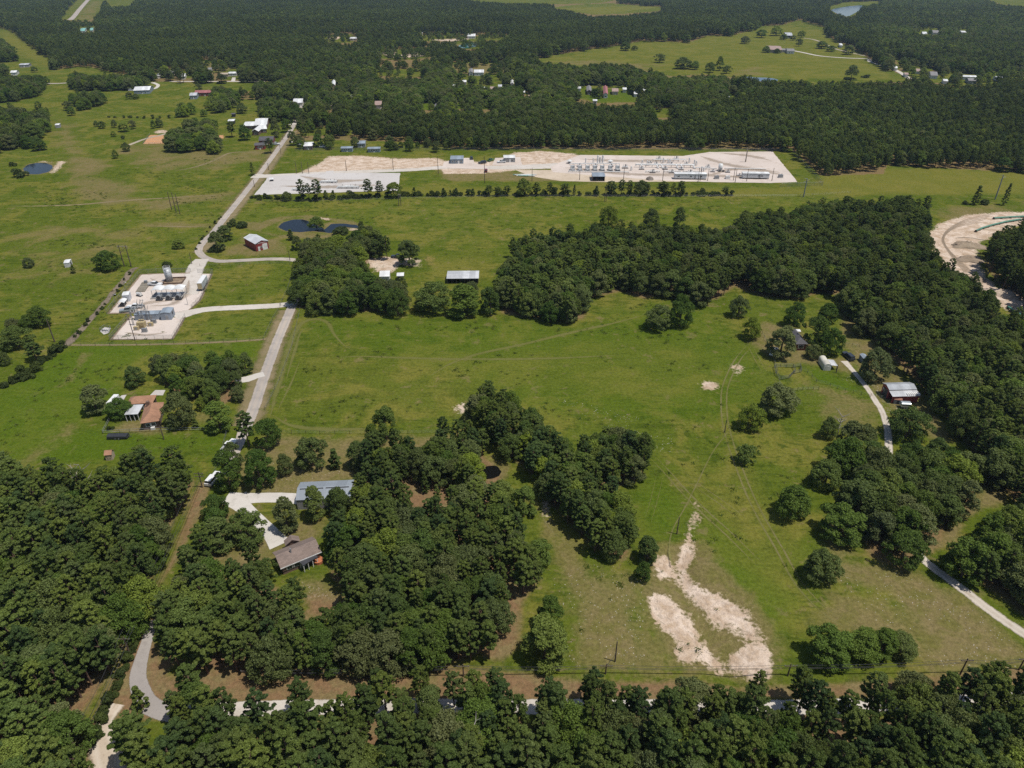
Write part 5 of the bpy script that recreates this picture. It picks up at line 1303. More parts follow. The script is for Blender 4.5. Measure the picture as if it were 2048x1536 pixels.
# ------------------------------------------------------------------ tufts of taller grass and weeds in the open fields
def tuft_mesh(seed, n, w, h):
    r = np.random.RandomState(seed)
    p = np.stack([r.normal(0, w*0.32, n), r.normal(0, w*0.32, n), r.uniform(0.1, 0.7, n)*h], 1)
    nr = r.normal(size=(n, 3)) + np.array([0, 0, 0.5])
    return leaves_mesh('tuft', p, nr, r.uniform(0.08, 0.2, n), M_TUFT, seed+1)
M_TUFT = foliage_material('weed_leaves', [(0.050,0.088,0.012),(0.085,0.120,0.016),(0.120,0.135,0.030),(0.060,0.100,0.014)])
_fields = [[(530,860),(600,640),(830,640),(1170,650),(1290,605),(1440,610),(1530,745),(1640,860),(1620,1000),(1600,1200),(1560,1330),(1300,1340),(1140,1340),(1110,1100),(1280,1090),(1300,900),(1100,850),(920,770),(760,860)], [(0,930),(0,800),(130,695),(525,685),(500,740),(300,705),(240,790),(150,860),(440,880),(400,900),(100,930)], [(0,600),(0,360),(500,300),(380,520),(270,540),(130,690)], [(500,400),(1500,396),(1480,420),(1010,480),(1000,560),(840,560),(840,480),(700,440),(480,420)], [(400,610),(420,530),(580,530),(570,605)], [(140,686),(270,560),(225,625),(360,640),(540,620),(530,676)]]
tr_ = np.random.RandomState(31); TX = []; TY = []
for k_, px in enumerate(_fields):
    w = WP(px); lo = w.min(0); hi = w.max(0); n_ = int(min(60000, (hi-lo).prod()*0.16))
    q = tr_.uniform(lo, hi, (n_, 2)); q = q[inside(w, q[:,0], q[:,1])]
    f_ = wavy(np.stack([q[:,0]*0.16, q[:,1]*0.22, q[:,0]*0], 1), 40+k_, 1.0) + 0.7*wavy(np.stack([q[:,0]*0.6, q[:,1]*0.7, q[:,0]*0], 1), 60+k_, 1.0)
    q = q[f_ + tr_.normal(0, 0.35, len(q)) > 0.75]
    TX.append(q[:,0]); TY.append(q[:,1])
TX = np.concatenate(TX); TY = np.concatenate(TY); print('TUFTS', len(TX))
s_ = tr_.uniform(0.6, 1.7, len(TX))
o_ = scatter('grass_tufts', 'tufts of taller grass and weeds in the fields', [tuft_mesh(1, 40, 0.8, 0.30), tuft_mesh(5, 50, 1.1, 0.28), tuft_mesh(9, 30, 0.6, 0.4)], TX, TY, s_, s_*tr_.uniform(0.6, 1.1, len(TX)), tr_.randint(0, 3, len(TX)), tr_.uniform(0, 6.28, len(TX)))
o_['category'] = 'grass'

# ------------------------------------------------------------------ building kit
M_WHITE = mat_ribbed('white_sheet_roof', (0.72,0.72,0.70), 0, 0.9)
M_WHITEY = mat_ribbed('white_sheet_roof_side', (0.72,0.72,0.70), 1, 0.9)
M_GALV = mat_ribbed('galvanised_roof', (0.40,0.42,0.44), 0, 0.9, 0.42, 0.0, 0.16)
M_GALVP = mat_ribbed('pale_galvanised_roof', (0.52,0.525,0.53), 0, 0.9, 0.4, 0.0, 0.14)
M_BLUEROOF = mat_ribbed('blue_grey_roof', (0.27,0.315,0.36), 0, 0.9, 0.45)
M_GREYROOF = mat_ribbed('steel_grey_roof', (0.255,0.285,0.315), 0, 0.9, 0.5, 0.0, 0.08)
M_REDW = mat_ribbed('red_sheet_wall', (0.29,0.045,0.045), 0, 0.6, 0.6, 0.0, 0.15)
M_REDROOF = mat_ribbed('red_sheet_roof', (0.36,0.13,0.12), 0, 0.9, 0.5)
M_GREYW = mat_ribbed('grey_sheet_wall', (0.33,0.32,0.31), 0, 0.6, 0.6)
M_BLUEW = mat_ribbed('blue_grey_wall', (0.20,0.25,0.30), 0, 0.6, 0.6)
M_STEELB = mat_ribbed('steel_blue_wall', (0.27,0.31,0.36), 0, 0.6, 0.55)
M_CREAM = mat_ribbed('cream_wall', (0.60,0.57,0.50), 0, 0.5, 0.6)
M_BROWNSH = mat_shingle('brown_shingles', (0.33,0.175,0.105))
M_TAUPESH = mat_shingle('taupe_shingles', (0.20,0.15,0.125))
M_DARKSH = mat_shingle('charcoal_shingles', (0.085,0.08,0.085))
M_GREYSH = mat_shingle('grey_shingles', (0.21,0.20,0.195))
M_PINKSH = mat_shingle('pinkish_shingles', (0.33,0.235,0.20))
M_BRICK = mat_plain('brick_wall', (0.19,0.12,0.09), 0.85, var=0.25, scale=3)
M_BRICKR = mat_plain('red_brick_wall', (0.20,0.07,0.05), 0.85, var=0.25, scale=3)
M_PLASTER = mat_plain('white_wall', (0.62,0.60,0.56), 0.7)
M_TANW = mat_plain('tan_wall', (0.42,0.34,0.25), 0.75)
M_GREYP = mat_plain('grey_wall', (0.30,0.30,0.30), 0.7)
M_TRIM = mat_plain('white_trim', (0.70,0.69,0.66), 0.5)
M_GLASS = mat_plain('window_glass', (0.03,0.04,0.05), 0.08, spec=0.6, var=0.2)
M_DARK = mat_plain('dark_steel', (0.045,0.045,0.05), 0.6)
M_STEEL = mat_plain('grey_steel', (0.28,0.29,0.30), 0.45, 0.3)
M_PIPEW = mat_plain('white_pipe_paint', (0.66,0.66,0.64), 0.4)
M_PIPEG = mat_plain('green_pipe_coating', (0.10,0.26,0.19), 0.45)
M_TANK = mat_plain('tank_grey', (0.44,0.46,0.48), 0.45, 0.2, col2=(0.34,0.34,0.34))
M_WOOD = mat_plain('pole_wood', (0.115,0.085,0.065), 0.9, var=0.3, scale=1.5)
M_WOODL = mat_plain('weathered_pole', (0.33,0.28,0.22), 0.9, var=0.2, scale=1.5)
M_TARP = mat_plain('dark_tarp', (0.035,0.037,0.042), 0.5)
M_TANP = mat_plain('tan_paint', (0.45,0.36,0.20), 0.6)
M_CONCP = mat_plain('concrete', (0.46,0.43,0.39), 0.85)
M_BERM = mat_plain('rusty_berm', (0.15,0.095,0.065), 0.8, var=0.3, scale=2)
M_TYRE = mat_plain('tyre_rubber', (0.02,0.02,0.02), 0.8)
M_CARW = mat_plain('white_car_paint', (0.72,0.72,0.71), 0.25, spec=0.5, var=0.04)
M_CARS = mat_plain('silver_car_paint', (0.42,0.46,0.48), 0.3, 0.4, var=0.06)
M_CARD = mat_plain('dark_car_paint', (0.035,0.04,0.05), 0.25, spec=0.5, var=0.05)
M_CARR = mat_plain('maroon_car_paint', (0.16,0.03,0.03), 0.3, var=0.05)
M_ORANGE = mat_plain('rust_orange', (0.45,0.16,0.07), 0.7)
M_TEALR = mat_ribbed('teal_sheet_roof', (0.22,0.46,0.40), 0, 0.9)
M_MAT = mat_ground_cover('timber_mats', [(0.20,0.175,0.14),(0.24,0.21,0.165),(0.16,0.14,0.11)], (0.1,0.6,3.0), bump=0.5)
def mat_link():
    m, nt, b = nodes_of('chain_link')
    b.inputs['Base Color'].default_value = (0.22,0.22,0.22,1); b.inputs['Alpha'].default_value = 0.22
    b.inputs['Roughness'].default_value = 0.5; b.inputs['Metallic'].default_value = 0.5
    return m
M_LINK = mat_link()
M_PEN = mat_plain('pen_steel', (0.11,0.115,0.12), 0.5, 0.2)

def fit(corners, z):
    """rectangle (centre, length along the near edge, depth, turn) from its four seen corners at height z: near-left, near-right, far-right, far-left"""
    nl, nr, fr_, fl = [G(x, y, z) for x, y in corners]
    c = (nl+nr+fr_+fl)/4
    ax = ((nr-nl)+(fr_-fl))/2; ay = ((fl-nl)+(fr_-nr))/2
    a1 = math.atan2(ax.y, ax.x); a2 = math.atan2(ay.y, ay.x) - math.pi/2
    d = (a2-a1+math.pi) % (2*math.pi) - math.pi
    w1, w2 = ax.length, ay.length
    ang = a1 + d*w2/(w1+w2)
    L = abs(ax.x*math.cos(ang)+ax.y*math.sin(ang)); W = abs(-ay.x*math.sin(ang)+ay.y*math.cos(ang))
    return Vector((c.x, c.y, 0)), L, W, ang

def slab(mb, p, t):
    """a thin plate under the polygon p"""
    n = len(p)
    a = [Vector(q) for q in p]; nm = (a[1]-a[0]).cross(a[2]-a[0]).normalized()
    if nm.z < 0: nm = -nm
    b_ = [q - nm*t for q in a]
    mb.add(a+b_, [tuple(range(n)), tuple(range(2*n-1, n-1, -1))] + [(k, n+k, n+(k+1)%n, (k+1)%n) for k in range(n)])

def gable_roof(root, L, W, eave, rise, over, mat, along='x', t=0.12, name='roof', ridge_y=0.0):
    """two sheets meeting at a ridge"""
    mb = MB()
    if along == 'x':
        x = L/2+over; y = W/2+over
        slab(mb, [(-x,-y,eave),(x,-y,eave),(x,ridge_y,eave+rise),(-x,ridge_y,eave+rise)], t)
        slab(mb, [(x,y,eave),(-x,y,eave),(-x,ridge_y+0.004,eave+rise),(x,ridge_y+0.004,eave+rise)], t)
    else:
        x = L/2+over; y = W/2+over
        slab(mb, [(-x,y,eave),(-x,-y,eave),(0,-y,eave+rise),(0,y,eave+rise)], t)
        slab(mb, [(x,-y,eave),(x,y,eave),(0.004,y,eave+rise),(0.004,-y,eave+rise)], t)
    return mb.build(name, mat, root)

def hip_roof(root, L, W, eave, rise, over, mat, along='x', name='roof', t=0.1):
    x = L/2+over; y = W/2+over; mb = MB(); e = eave; h = eave+rise
    if along == 'x':
        r = max(0.2, x-y); a, b_ = (-r,0,h), (r,0,h)
        fs = [[(-x,-y,e),(x,-y,e),b_,a],[(x,y,e),(-x,y,e),a,b_],[(x,-y,e),(x,y,e),b_],[(-x,y,e),(-x,-y,e),a]]
    else:
        r = max(0.2, y-x); a, b_ = (0,-r,h), (0,r,h)
        fs = [[(-x,y,e),(-x,-y,e),a,b_],[(x,-y,e),(x,y,e),b_,a],[(-x,-y,e),(x,-y,e),a],[(x,y,e),(-x,y,e),b_]]
    for f in fs: mb.quad(*f)
    mb.quad((-x,-y,e-t),(-x,y,e-t),(x,y,e-t),(x,-y,e-t))
    for p, q in (((-x,-y),(x,-y)),((x,-y),(x,y)),((x,y),(-x,y)),((-x,y),(-x,-y))):
        mb.quad((*p,e-t),(*q,e-t),(*q,e),(*p,e))
    return mb.build(name, mat, root)

def walls(root, L, W, eave, rise, mat, along='x', gable=True, t=0.12, name='wall'):
    mb = MB(); e = eave-0.02; x = L/2; y = W/2
    if gable and along == 'x':
        mb.prism([(-y,-0.05),(y,-0.05),(y,e),(0,e+rise*y/(y+0.3)-0.05),(-y,e)], -x, x)
    elif gable:
        pr = [(-x,-0.05),(x,-0.05),(x,e),(0,e+rise*x/(x+0.3)-0.05),(-x,e)]
        n = 5; vs = [(a,-y,z) for a, z in pr] + [(a,y,z) for a, z in pr]
        mb.add(vs, [(k,(k+1)%n,n+(k+1)%n,n+k) for k in range(n)] + [tuple(range(n-1,-1,-1)), tuple(range(n,2*n))])
    else:
        mb.box(-x, x, -y, y, -0.05, e)
    return mb.build(name, mat, root)

def opening(root, L, W, side, u, w, z0, h, kind='window', mat=None, frame=None):
    """a window (frame > pane) or door set proud of a wall; side n(ear) f(ar) l(eft) r(ight), u = -1..1 along it"""
    d = 0.05
    def place(x0, x1, a, b_, z0_, z1_):
        if side == 'n': return (x0, x1, -W/2-b_, -W/2-a, z0_, z1_)
        if side == 'f': return (x0, x1, W/2+a, W/2+b_, z0_, z1_)
        if side == 'l': return (-L/2-b_, -L/2-a, x0, x1, z0_, z1_)
        return (L/2+a, L/2+b_, x0, x1, z0_, z1_)
    c = u*((L if side in 'nf' else W)/2 - w/2 - 0.2)
    o = MB().box(*place(c-w/2, c+w/2, 0.003, d, z0, z0+h)).build(kind, mat or (frame or M_TRIM), root)
    if kind == 'window':
        g = 0.12*min(w, h)+0.04
        MB().box(*place(c-w/2+g, c+w/2-g, d+0.003, d+0.03, z0+g, z0+h-g)).build('pane', M_GLASS, o)
    elif kind == 'door':
        MB().box(*place(c+w/2-0.22, c+w/2-0.10, d+0.003, d+0.07, z0+h*0.45, z0+h*0.52)).build('handle', M_DARK, o)
    return o

def house(name, label, corners, eave, rise, roofm, wallm, along='x', hip=False, over=0.4, opens=(), cat='house', extra=None, z=None, group=None):
    c, L, W, ang = fit(corners, eave if z is None else z)
    L = max(1.2, L-2*over); W = max(1.2, W-2*over)
    root = empty(name, c, ang, label, cat, group)
    walls(root, L, W, eave, rise, wallm, along, not hip)
    rf = (hip_roof if hip else gable_roof)(root, L, W, eave, rise, over, roofm, along)
    for o in opens: opening(root, L, W, *o)
    if extra: extra(root, L, W, rf)
    return root

def box_px(cx, cy, w, d):
    """corner pixels of a roof w pixels wide and d pixels deep"""
    return [(cx-w/2, cy+d/2), (cx+w/2, cy+d/2), (cx+w/2, cy-d/2), (cx-w/2, cy-d/2)]
def far_house(name, label, cx, cy, w, d, eave, rise, roofm, wallm, along='x', hip=False, nwin=2, cat='house', skew=0):
    co = [(cx-w/2-skew, cy+d/2), (cx+w/2-skew, cy+d/2), (cx+w/2+skew, cy-d/2), (cx-w/2+skew, cy-d/2)]
    ops = [('n', (-0.8+1.6*(k+0.5)/nwin), 1.3, 0.9, 1.2) for k in range(nwin)] + ([('n', 0.05, 1.0, 0.0, 2.0, 'door', M_TRIM)] if nwin else [])
    return house(name, label, co, eave, rise, roofm, wallm, along, hip, 0.4, ops, cat)

def pole(px, label, h=None, top=None, r=0.13, arm=True, mat=None, name='utility_pole', cat='pole', arms=1, light=False, group=None):
    g = G(*px)
    if top is not None:
        lo, hi = 1.0, 40.0
        for _ in range(30):
            m_ = (lo+hi)/2
            if PR(g.x, g.y, m_)[1] > top: lo = m_
            else: hi = m_
        h = lo
    root = empty(name, g, 0.0, label, cat, group)
    MB().tube((0,0,-0.3), (0,0,h), r*1.25, r*0.8, 8).build('post', mat or M_WOOD, root)
    if arm:
        for k in range(arms):
            z = h-0.5-0.9*k
            ca = MB().box(-1.2,1.2,-0.17,-0.05,z-0.06,z+0.06).build('crossarm', mat or M_WOOD, root)
            for x in (-1.1, 0.45, 1.1):
                MB().tube((x,-0.11,z+0.06), (x,-0.11,z+0.26), 0.06, 0.05, 6).build('insulator', M_STEEL, ca)
    if light:
        MB().box(-0.1,0.9,-0.08,0.08,h-0.1,h).build('lamp_arm', M_STEEL, root)
        MB().box(0.7,1.2,-0.16,0.16,h-0.2,h-0.06).build('lamp_head', M_TRIM, root)
    return root, Vector((g.x, g.y, h))

def wire_set(name, label, pts, sag=0.8, offs=(-1.0, 0.4, 1.0), r=0.035):
    root = empty(name, (0,0,0), 0, label, 'power line')
    for ox in offs:
        mb = MB()
        for a, b_ in zip(pts[:-1], pts[1:]):
            d = (b_-a); d.z = 0; d.normalize(); n = Vector((-d.y, d.x, 0)) if abs(d.x) < 0.7 else Vector((0,0,0))
            q = []
            for k in range(13):
                t = k/12; p = a.lerp(b_, t) + n*ox; p.z += -4*sag*t*(1-t) - (0.3 + (0.5*(ox+1) if n.length < .5 else 0)); q.append(p)
            mb.path(q, r, 4)
        mb.build('wire', M_DARK, root)
    return root

def fence(px, label, gap=4.0, h=1.3, mat=None, link=False, rails=0, name='fence', r=0.06, closed=False):
    """posts with wires, rails or chain link between them"""
    w = [G(x, y) for x, y in px]
    if closed: w.append(w[0])
    root = empty(name, w[0], 0, label, 'fence')
    o0 = w[0]; posts = []
    for a, b_ in zip(w[:-1], w[1:]):
        n = max(1, int((b_-a).length/gap))
        posts += [a.lerp(b_, k/n) - o0 for k in range(n)]
    posts.append(w[-1]-o0)
    pm = MB().tube((0,0,-0.2), (0,0,h+0.06), r, r*0.9, 6).mesh('post', mat or M_WOOD)
    for p in posts[:300]:
        o = bpy.data.objects.new('post', pm); COL.objects.link(o); o.parent = root; o.location = p
    if link:
        mb = MB()
        for a, b_ in zip(posts[:-1], posts[1:]): mb.quad(a, b_, b_+Vector((0,0,h)), a+Vector((0,0,h)))
        mb.build('chain_link', M_LINK, root)
        mb = MB()
        for a, b_ in zip(posts[:-1], posts[1:]): mb.tube(a+Vector((0,0,h)), b_+Vector((0,0,h)), 0.03, 0.03, 4, False)
        mb.build('top_rail', mat or M_STEEL, root)
    zs = [h*(k+1)/rails for k in range(rails)] if rails else [h*0.35, h*0.65, h*0.95]
    if not link:
        for z in zs:
            mb = MB()
            for a, b_ in zip(posts[:-1], posts[1:]):
                a_, c_ = a+Vector((0,0,z)), b_+Vector((0,0,z))
                mb.tube(a_, c_, 0.045 if rails else 0.012, None, 4, False)
            mb.build('rail' if rails else 'wire', mat or M_STEEL, root)
    return root

# ------------------------------------------------------------------ vehicles
def wheels(root, xs, y, r=0.38, w=0.26):
    for x in xs:
        for s in (-1, 1):
            wh = MB().tube((x, s*y-w/2*s, r), (x, s*y+w/2*s, r), r, r, 12).build('wheel', M_TYRE, root)
            MB().tube((x, s*(y+w/2), r), (x, s*(y+w/2+0.02), r), r*0.55, r*0.5, 10).build('rim', M_STEEL, wh)
def pickup(px, head, label, paint, bed=True, dark_bed=False, name='pickup_truck', cat='truck', group=None):
    """head in degrees: the way the bonnet points, 0 = right, 90 = away from the camera"""
    g = G(*px); root = empty(name, g, R(head), label, cat, group)
    wheels(root, (-1.75, 1.75), 0.86)
    b_ = MB()
    b_.prism([(-0.97,0.42),(0.97,0.42),(1.0,0.8),(0.93,1.12),(-0.93,1.12),(-1.0,0.8)], 0.95, 2.85)
    b_.prism([(-0.97,0.42),(0.97,0.42),(1.0,0.8),(0.95,1.14),(-0.95,1.14),(-1.0,0.8)], -1.0, 0.95)
    if bed:
        b_.box(-2.85,-1.0,-0.98,-0.86,0.45,1.18).box(-2.85,-1.0,0.86,0.98,0.45,1.18).box(-2.85,-2.75,-0.86,0.86,0.45,1.18)
    else:
        b_.prism([(-0.97,0.42),(0.97,0.42),(1.0,0.8),(0.95,1.14),(-0.95,1.14),(-1.0,0.8)], -2.7, -1.0)
    b_.build('body', paint, root)
    if bed: MB().box(-2.75,-1.0,-0.86,0.86,0.5,0.62).build('bed_floor', M_DARK if dark_bed else M_STEEL, root)
    c = MB(); x0 = -1.0 if bed else -2.5
    vs = [(x0,-0.88,1.14),(1.25,-0.88,1.14),(1.25,0.88,1.14),(x0,0.88,1.14),(x0+0.12,-0.74,1.82),(0.45,-0.74,1.82),(0.45,0.74,1.82),(x0+0.12,0.74,1.82)]
    c.add(vs, [(0,1,5,4),(1,2,6,5),(2,3,7,6),(3,0,4,7)]); c.build('cabin_glass', M_GLASS, root)
    MB().box(x0+0.1,0.5,-0.76,0.76,1.82,1.88).build('roof', paint, root)
    for s in (-1, 1):
        MB().box(2.83,2.88,s*0.75-0.15,s*0.75+0.15,0.78,0.95).build('headlight', M_TRIM, root)
    MB().box(2.84,2.95,-0.95,0.95,0.42,0.6).build('bumper', M_STEEL, root)
    return root

def box_trailer(corners, z, label, name, bodym, roofm, cat, nax=2, endm=None, win=0):
    c, L, W, ang = fit(corners, z)
    root = empty(name, c, ang, label, cat)
    MB().box(-L/2,L/2,-W/2,W/2,0.95,z-0.05).build('body', bodym, root)
    MB().box(-L/2-0.02,L/2+0.02,-W/2-0.02,W/2+0.02,z-0.05,z).build('roof', roofm, root)
    if endm: MB().box(-L/2+0.05,L/2-0.05,-W/2-0.05,-W/2-0.003,1.0,z-0.1).build('end_door', endm, root)
    for k in range(nax):
        y = -W/2+1.2+1.3*k if W > L else 0
        for s in (-1, 1):
            x = s*(min(L, W)/2-0.2)
            if W > L: MB().tube((x-0.15,y,0.5),(x+0.15,y,0.5),0.5,0.5,12).build('wheel', M_TYRE, root)
            else: MB().tube((-L/2+1.5+1.3*k,x-0.12,0.45),(-L/2+1.5+1.3*k,x+0.12,0.45),0.45,0.45,12).build('wheel', M_TYRE, root)
    MB().box(-0.1,0.1,-0.1,0.1,0,0.95).build('landing_leg', M_DARK, root) if nax else None
    for k in range(win):
        opening(root, L, W, 'n', -0.8+1.6*(k+0.5)/win, 1.0, 1.7, 0.8)
    return root

# ------------------------------------------------------------------ red barn by the bend, shed, yard house
def barn_extra(root, L, W, rf):
    opening(root, L, W, 'n', 0.75, L*0.38, 0.0, 3.0, 'door', M_TRIM)
    opening(root, L, W, 'n', -0.7, 1.0, 0.0, 2.1, 'door', M_TRIM)
    opening(root, L, W, 'n', -0.15, 1.0, 1.1, 1.0)
    MB().box(-L/2-0.03,L/2+0.03,-W/2-0.06,-W/2-0.003,3.55,3.72).build('trim', M_TRIM, root)
house('barn', 'red metal barn with grey roof inside the road bend', [(510,488),(536,482),(514,468),(487,476)], 3.8, 1.1, M_GALVP if False else mat_ribbed('pale_galvanised_roof_side', (0.56,0.57,0.58), 1, 0.9), M_REDW, 'y', over=0.25, extra=barn_extra, cat='barn')
def open_shed(name, label, corners, eave, rise, roofm, wallm, npost=7, cat='shed', side=True, slope=0.0):
    c, L, W, ang = fit(corners, eave)
    root = empty(name, c, ang, label, cat)
    gable_roof(root, L-0.4, W-0.4, eave, rise, 0.2, roofm, 'x')
    for k in range(npost):
        x = -L/2+0.4+(L-0.8)*k/(npost-1)
        for y in (-W/2+0.4, W/2-0.4):
            MB().box(x-0.1,x+0.1,y-0.1,y+0.1,-0.05,eave-0.1).build('post', M_WOOD, root)
    MB().box(-L/2+0.3,L/2-0.3,W/2-0.28,W/2-0.2,0,eave-0.1).build('back_wall', wallm, root)
    if side:
        for s in (-1, 1): MB().box(s*(L/2-0.3)-0.04,s*(L/2-0.3)+0.04,-W/2+0.5,W/2-0.5,0,eave-0.1).build('side_wall', wallm, root)
    MB().box(-L/2+0.4,L/2-0.4,W/2-0.7,W/2-0.3,0.5,1.2).build('manger', M_DARK, root)
    return root
open_shed('hay_shed', 'long open hay shed with pale metal roof behind the oaks', [(893,557),(958.5,557),(957.5,541.5),(895,541.5)], 2.5, 0.4, M_GALVP, M_DARK, 8)
house('house', 'white-roofed house almost hidden by the yard trees', [(757,553),(782,553),(779,541),(763,541)], 3.2, 1.2, M_WHITE, M_PLASTER, 'x', opens=[('n',-0.4,1.2,1,1.2),('n',0.5,1.0,0,2.1,'door',M_TANW)])
open_shed('carport', 'small white carport beside the yard house', [(793,552),(809,552),(807,545),(794,545)], 2.4, 0.3, M_WHITE, M_PLASTER, 3, 'carport', False)
house('garden_shed', 'little white-framed shed among the yard trees', [(736,573),(756,570),(752,561),(738,563)], 2.2, 0.7, M_WHITE, M_GREYP, cat='shed', opens=[('n',0,0.9,0,1.9,'door',M_TRIM)])
pickup((795,516), 170, 'dark pickup parked on the sandy yard', M_CARD)
pickup((637,523), 20, 'silver car on the sandy yard left of the trees', M_CARS, bed=False, name='parked_car', cat='car')

# ------------------------------------------------------------------ brown-roofed house at the left lawn
def brown_extra(root, L, W, rf):
    ch = MB().box(-L*0.28-0.45,-L*0.28+0.45,W*0.32-0.45,W*0.32+0.45,2.6,5.0).build('chimney', M_BRICK, rf)
    MB().box(-0.2,0.9,-W/2-0.75,-W/2-0.1,0,0.8).build('air_conditioner', M_TRIM, root)
house('house', 'brown-shingled hipped house on the left lawn', [(281.5,845),(322,843),(324.5,805),(289,809)], 2.7, 1.9, M_BROWNSH, M_BRICK, 'y', True, 0.5,
      [('n',-0.6,1.4,0.9,1.2),('n',0.55,1.4,0.9,1.2),('r',0.3,1.4,0.9,1.2),('r',-0.4,1.4,0.9,1.2)], extra=brown_extra)
house('house_wing', 'brown-shingled rear wing behind the brown house', [(256,808),(307,806),(311,791),(259.5,792.5)], 2.6, 1.4, M_BROWNSH, M_BRICK, 'x', True, 0.4, [('r',0.2,1.6,0.0,2.1,'door',M_DARK),('n',0.6,1.4,0.9,1.2)])
def patio(label, corners, z, mat, name='patio_cover', npost=4, mono=0.25):
    c, L, W, ang = fit(corners, z)
    root = empty(name, c, ang, label, 'canopy')
    mb = MB(); slab(mb, [(-L/2,-W/2,z),(L/2,-W/2,z),(L/2,W/2,z+mono),(-L/2,W/2,z+mono)], 0.1); mb.build('roof', mat, root)
    for k in range(npost):
        x = -L/2+0.2+(L-0.4)*k/(npost-1)
        for y in (-W/2+0.2, W/2-0.25): MB().box(x-0.07,x+0.07,y-0.07,y+0.07,-0.05,z-0.08).build('post', M_TRIM, root)
    return root
patio('grey metal patio roof joined to the brown house', [(247,829.5),(277,828),(286,810),(262,811)], 2.5, M_GALVP)
c_, _, _, _ = fit([(247,829),(278,828),(286,810),(262,811)], 0)
box_trailer([(213,806),(222,807),(236,789),(227,788)], 3.0, 'white camper trailer parked behind the patio tree', 'camper_trailer', M_CARW, M_CARW, 'camper', 2)
def tarp_trailer():
    g = G(237.5, 876); root = empty('covered_trailer', g, R(2), 'long dark tarp-covered trailer below the garden fence', 'trailer')
    MB().box(-2.9,2.9,-0.95,0.95,0.45,0.7).build('deck', M_DARK, root)
    for k in (-1, 0, 1):
        prof = [(-0.95,0.71)] + [(-0.95*math.cos(math.pi*j/8), 0.95+0.45*math.sin(math.pi*j/8)) for j in range(9)] + [(0.95,0.71)]
        MB().prism(prof, k*1.9-0.92, k*1.9+0.92).build('tarp_cover', M_TARP, root)
    wheels(root, (-0.5, 0.5), 0.95, 0.36); MB().box(2.9,3.9,-0.08,0.08,0.5,0.62).build('drawbar', M_DARK, root)
tarp_trailer()
house('garden_shed', 'small shed with brown roof on the left lawn', [(208,910.8),(223.2,910),(227.6,900),(212.5,900.6)], 1.9, 0.9, M_BROWNSH, M_TANW, 'x', cat='shed', over=0.15, opens=[('n',0.4,0.9,0,1.6,'door',M_TANW)])
fence([(206,868),(240,866),(300,863),(380,862),(440,861),(456,858)], 'garden fence in front of the brown house', 2.6, 1.2, rails=2)
fence([(206,868),(220,842)], 'short side fence of the brown house garden', 2.0, 1.2, rails=2)
fence([(456,858),(448,890),(436,930),(424,962)], 'roadside fence at the right edge of the lawn', 3.0, 1.3)
pickup((459,895), 75, 'white pickup parked in the lane beside the lawn fence', M_CARW, dark_bed=True)
pickup((450,911), 75, 'white car parked behind the white pickup in the lane', M_CARW, bed=False, name='parked_car', cat='car')
pickup((427,962), 80, 'white van parked under the lane trees', M_CARW, bed=False, name='parked_van', cat='van')

# ------------------------------------------------------------------ workshop and taupe house in the homestead wood
def shop_extra(root, L, W, rf):
    opening(root, L, W, 'l', 0.45, 3.6, 0, 2.9, 'door', M_TRIM); opening(root, L, W, 'l', -0.5, 3.6, 0, 2.9, 'door', M_TRIM)
    opening(root, L, W, 'n', -0.3, 1.0, 0, 2.1, 'door', M_TRIM)
    for k in range(4):
        x = -L*0.36+L*0.24*k
        MB().box(x-1.3,x+1.3,-0.62,-0.44,3.2+1.0-0.02,3.2+1.12).build('ridge_vent', M_DARK, rf)
house('workshop', 'long grey metal workshop with low roof in the homestead', [(591,1000),(704,996),(706,960),(601,963.5)], 3.2, 1.1, M_GREYROOF, M_GREYW, 'x', False, 0.15, extra=shop_extra, cat='workshop')
def taupe_extra(root, L, W, rf):
    MB().tube((-L*0.16,-0.6,3.4),(-L*0.16,-0.6,4.9),0.16,0.16,8).build('flue', M_STEEL, rf)
    MB().box(-L/2-0.5,L/2+0.5,-W/2-0.60,-W/2-0.51,2.42,2.62).build('gutter', M_TRIM, rf)
house('house', 'taupe-shingled house at the end of the curved driveway', [(560.6,1140),(637,1103),(628,1070),(546.6,1106)], 2.6, 1.5, M_TAUPESH, M_BRICK, 'x', False, 0.45,
      [('n',-0.8,1.5,0.9,1.2),('n',-0.3,1.5,0.9,1.2),('n',0.1,1.0,0,2.1,'door',M_TRIM),('f',-0.5,1.5,0.9,1.2),('f',0.5,1.5,0.9,1.2)], extra=taupe_extra)
house('garage_wing', 'taupe-shingled garage wing reaching towards the driveway', [(566,1094),(603,1080),(594,1073),(572,1080)], 2.58, 1.1, M_TAUPESH, M_BRICK, 'y', False, 0.3, [('f',0,3.0,0,2.2,'door',M_TRIM)], cat='garage')
patio('black patio roof at the back of the taupe house', [(606,1131),(636,1113.5),(626,1105),(596,1121)], 2.35, M_DARK, mono=0.12)
def pool():
    g = G(637, 1124); root = empty('garden_pool', g, 0, 'small orange-brown tub behind the taupe house', 'tub')
    MB().tube((0,0,0),(0,0,0.7),1.1,1.1,16).build('shell', M_ORANGE, root); MB().tube((0,0,0.7),(0,0,0.78),1.16,1.16,16).build('rim', M_ORANGE, root)
pool()

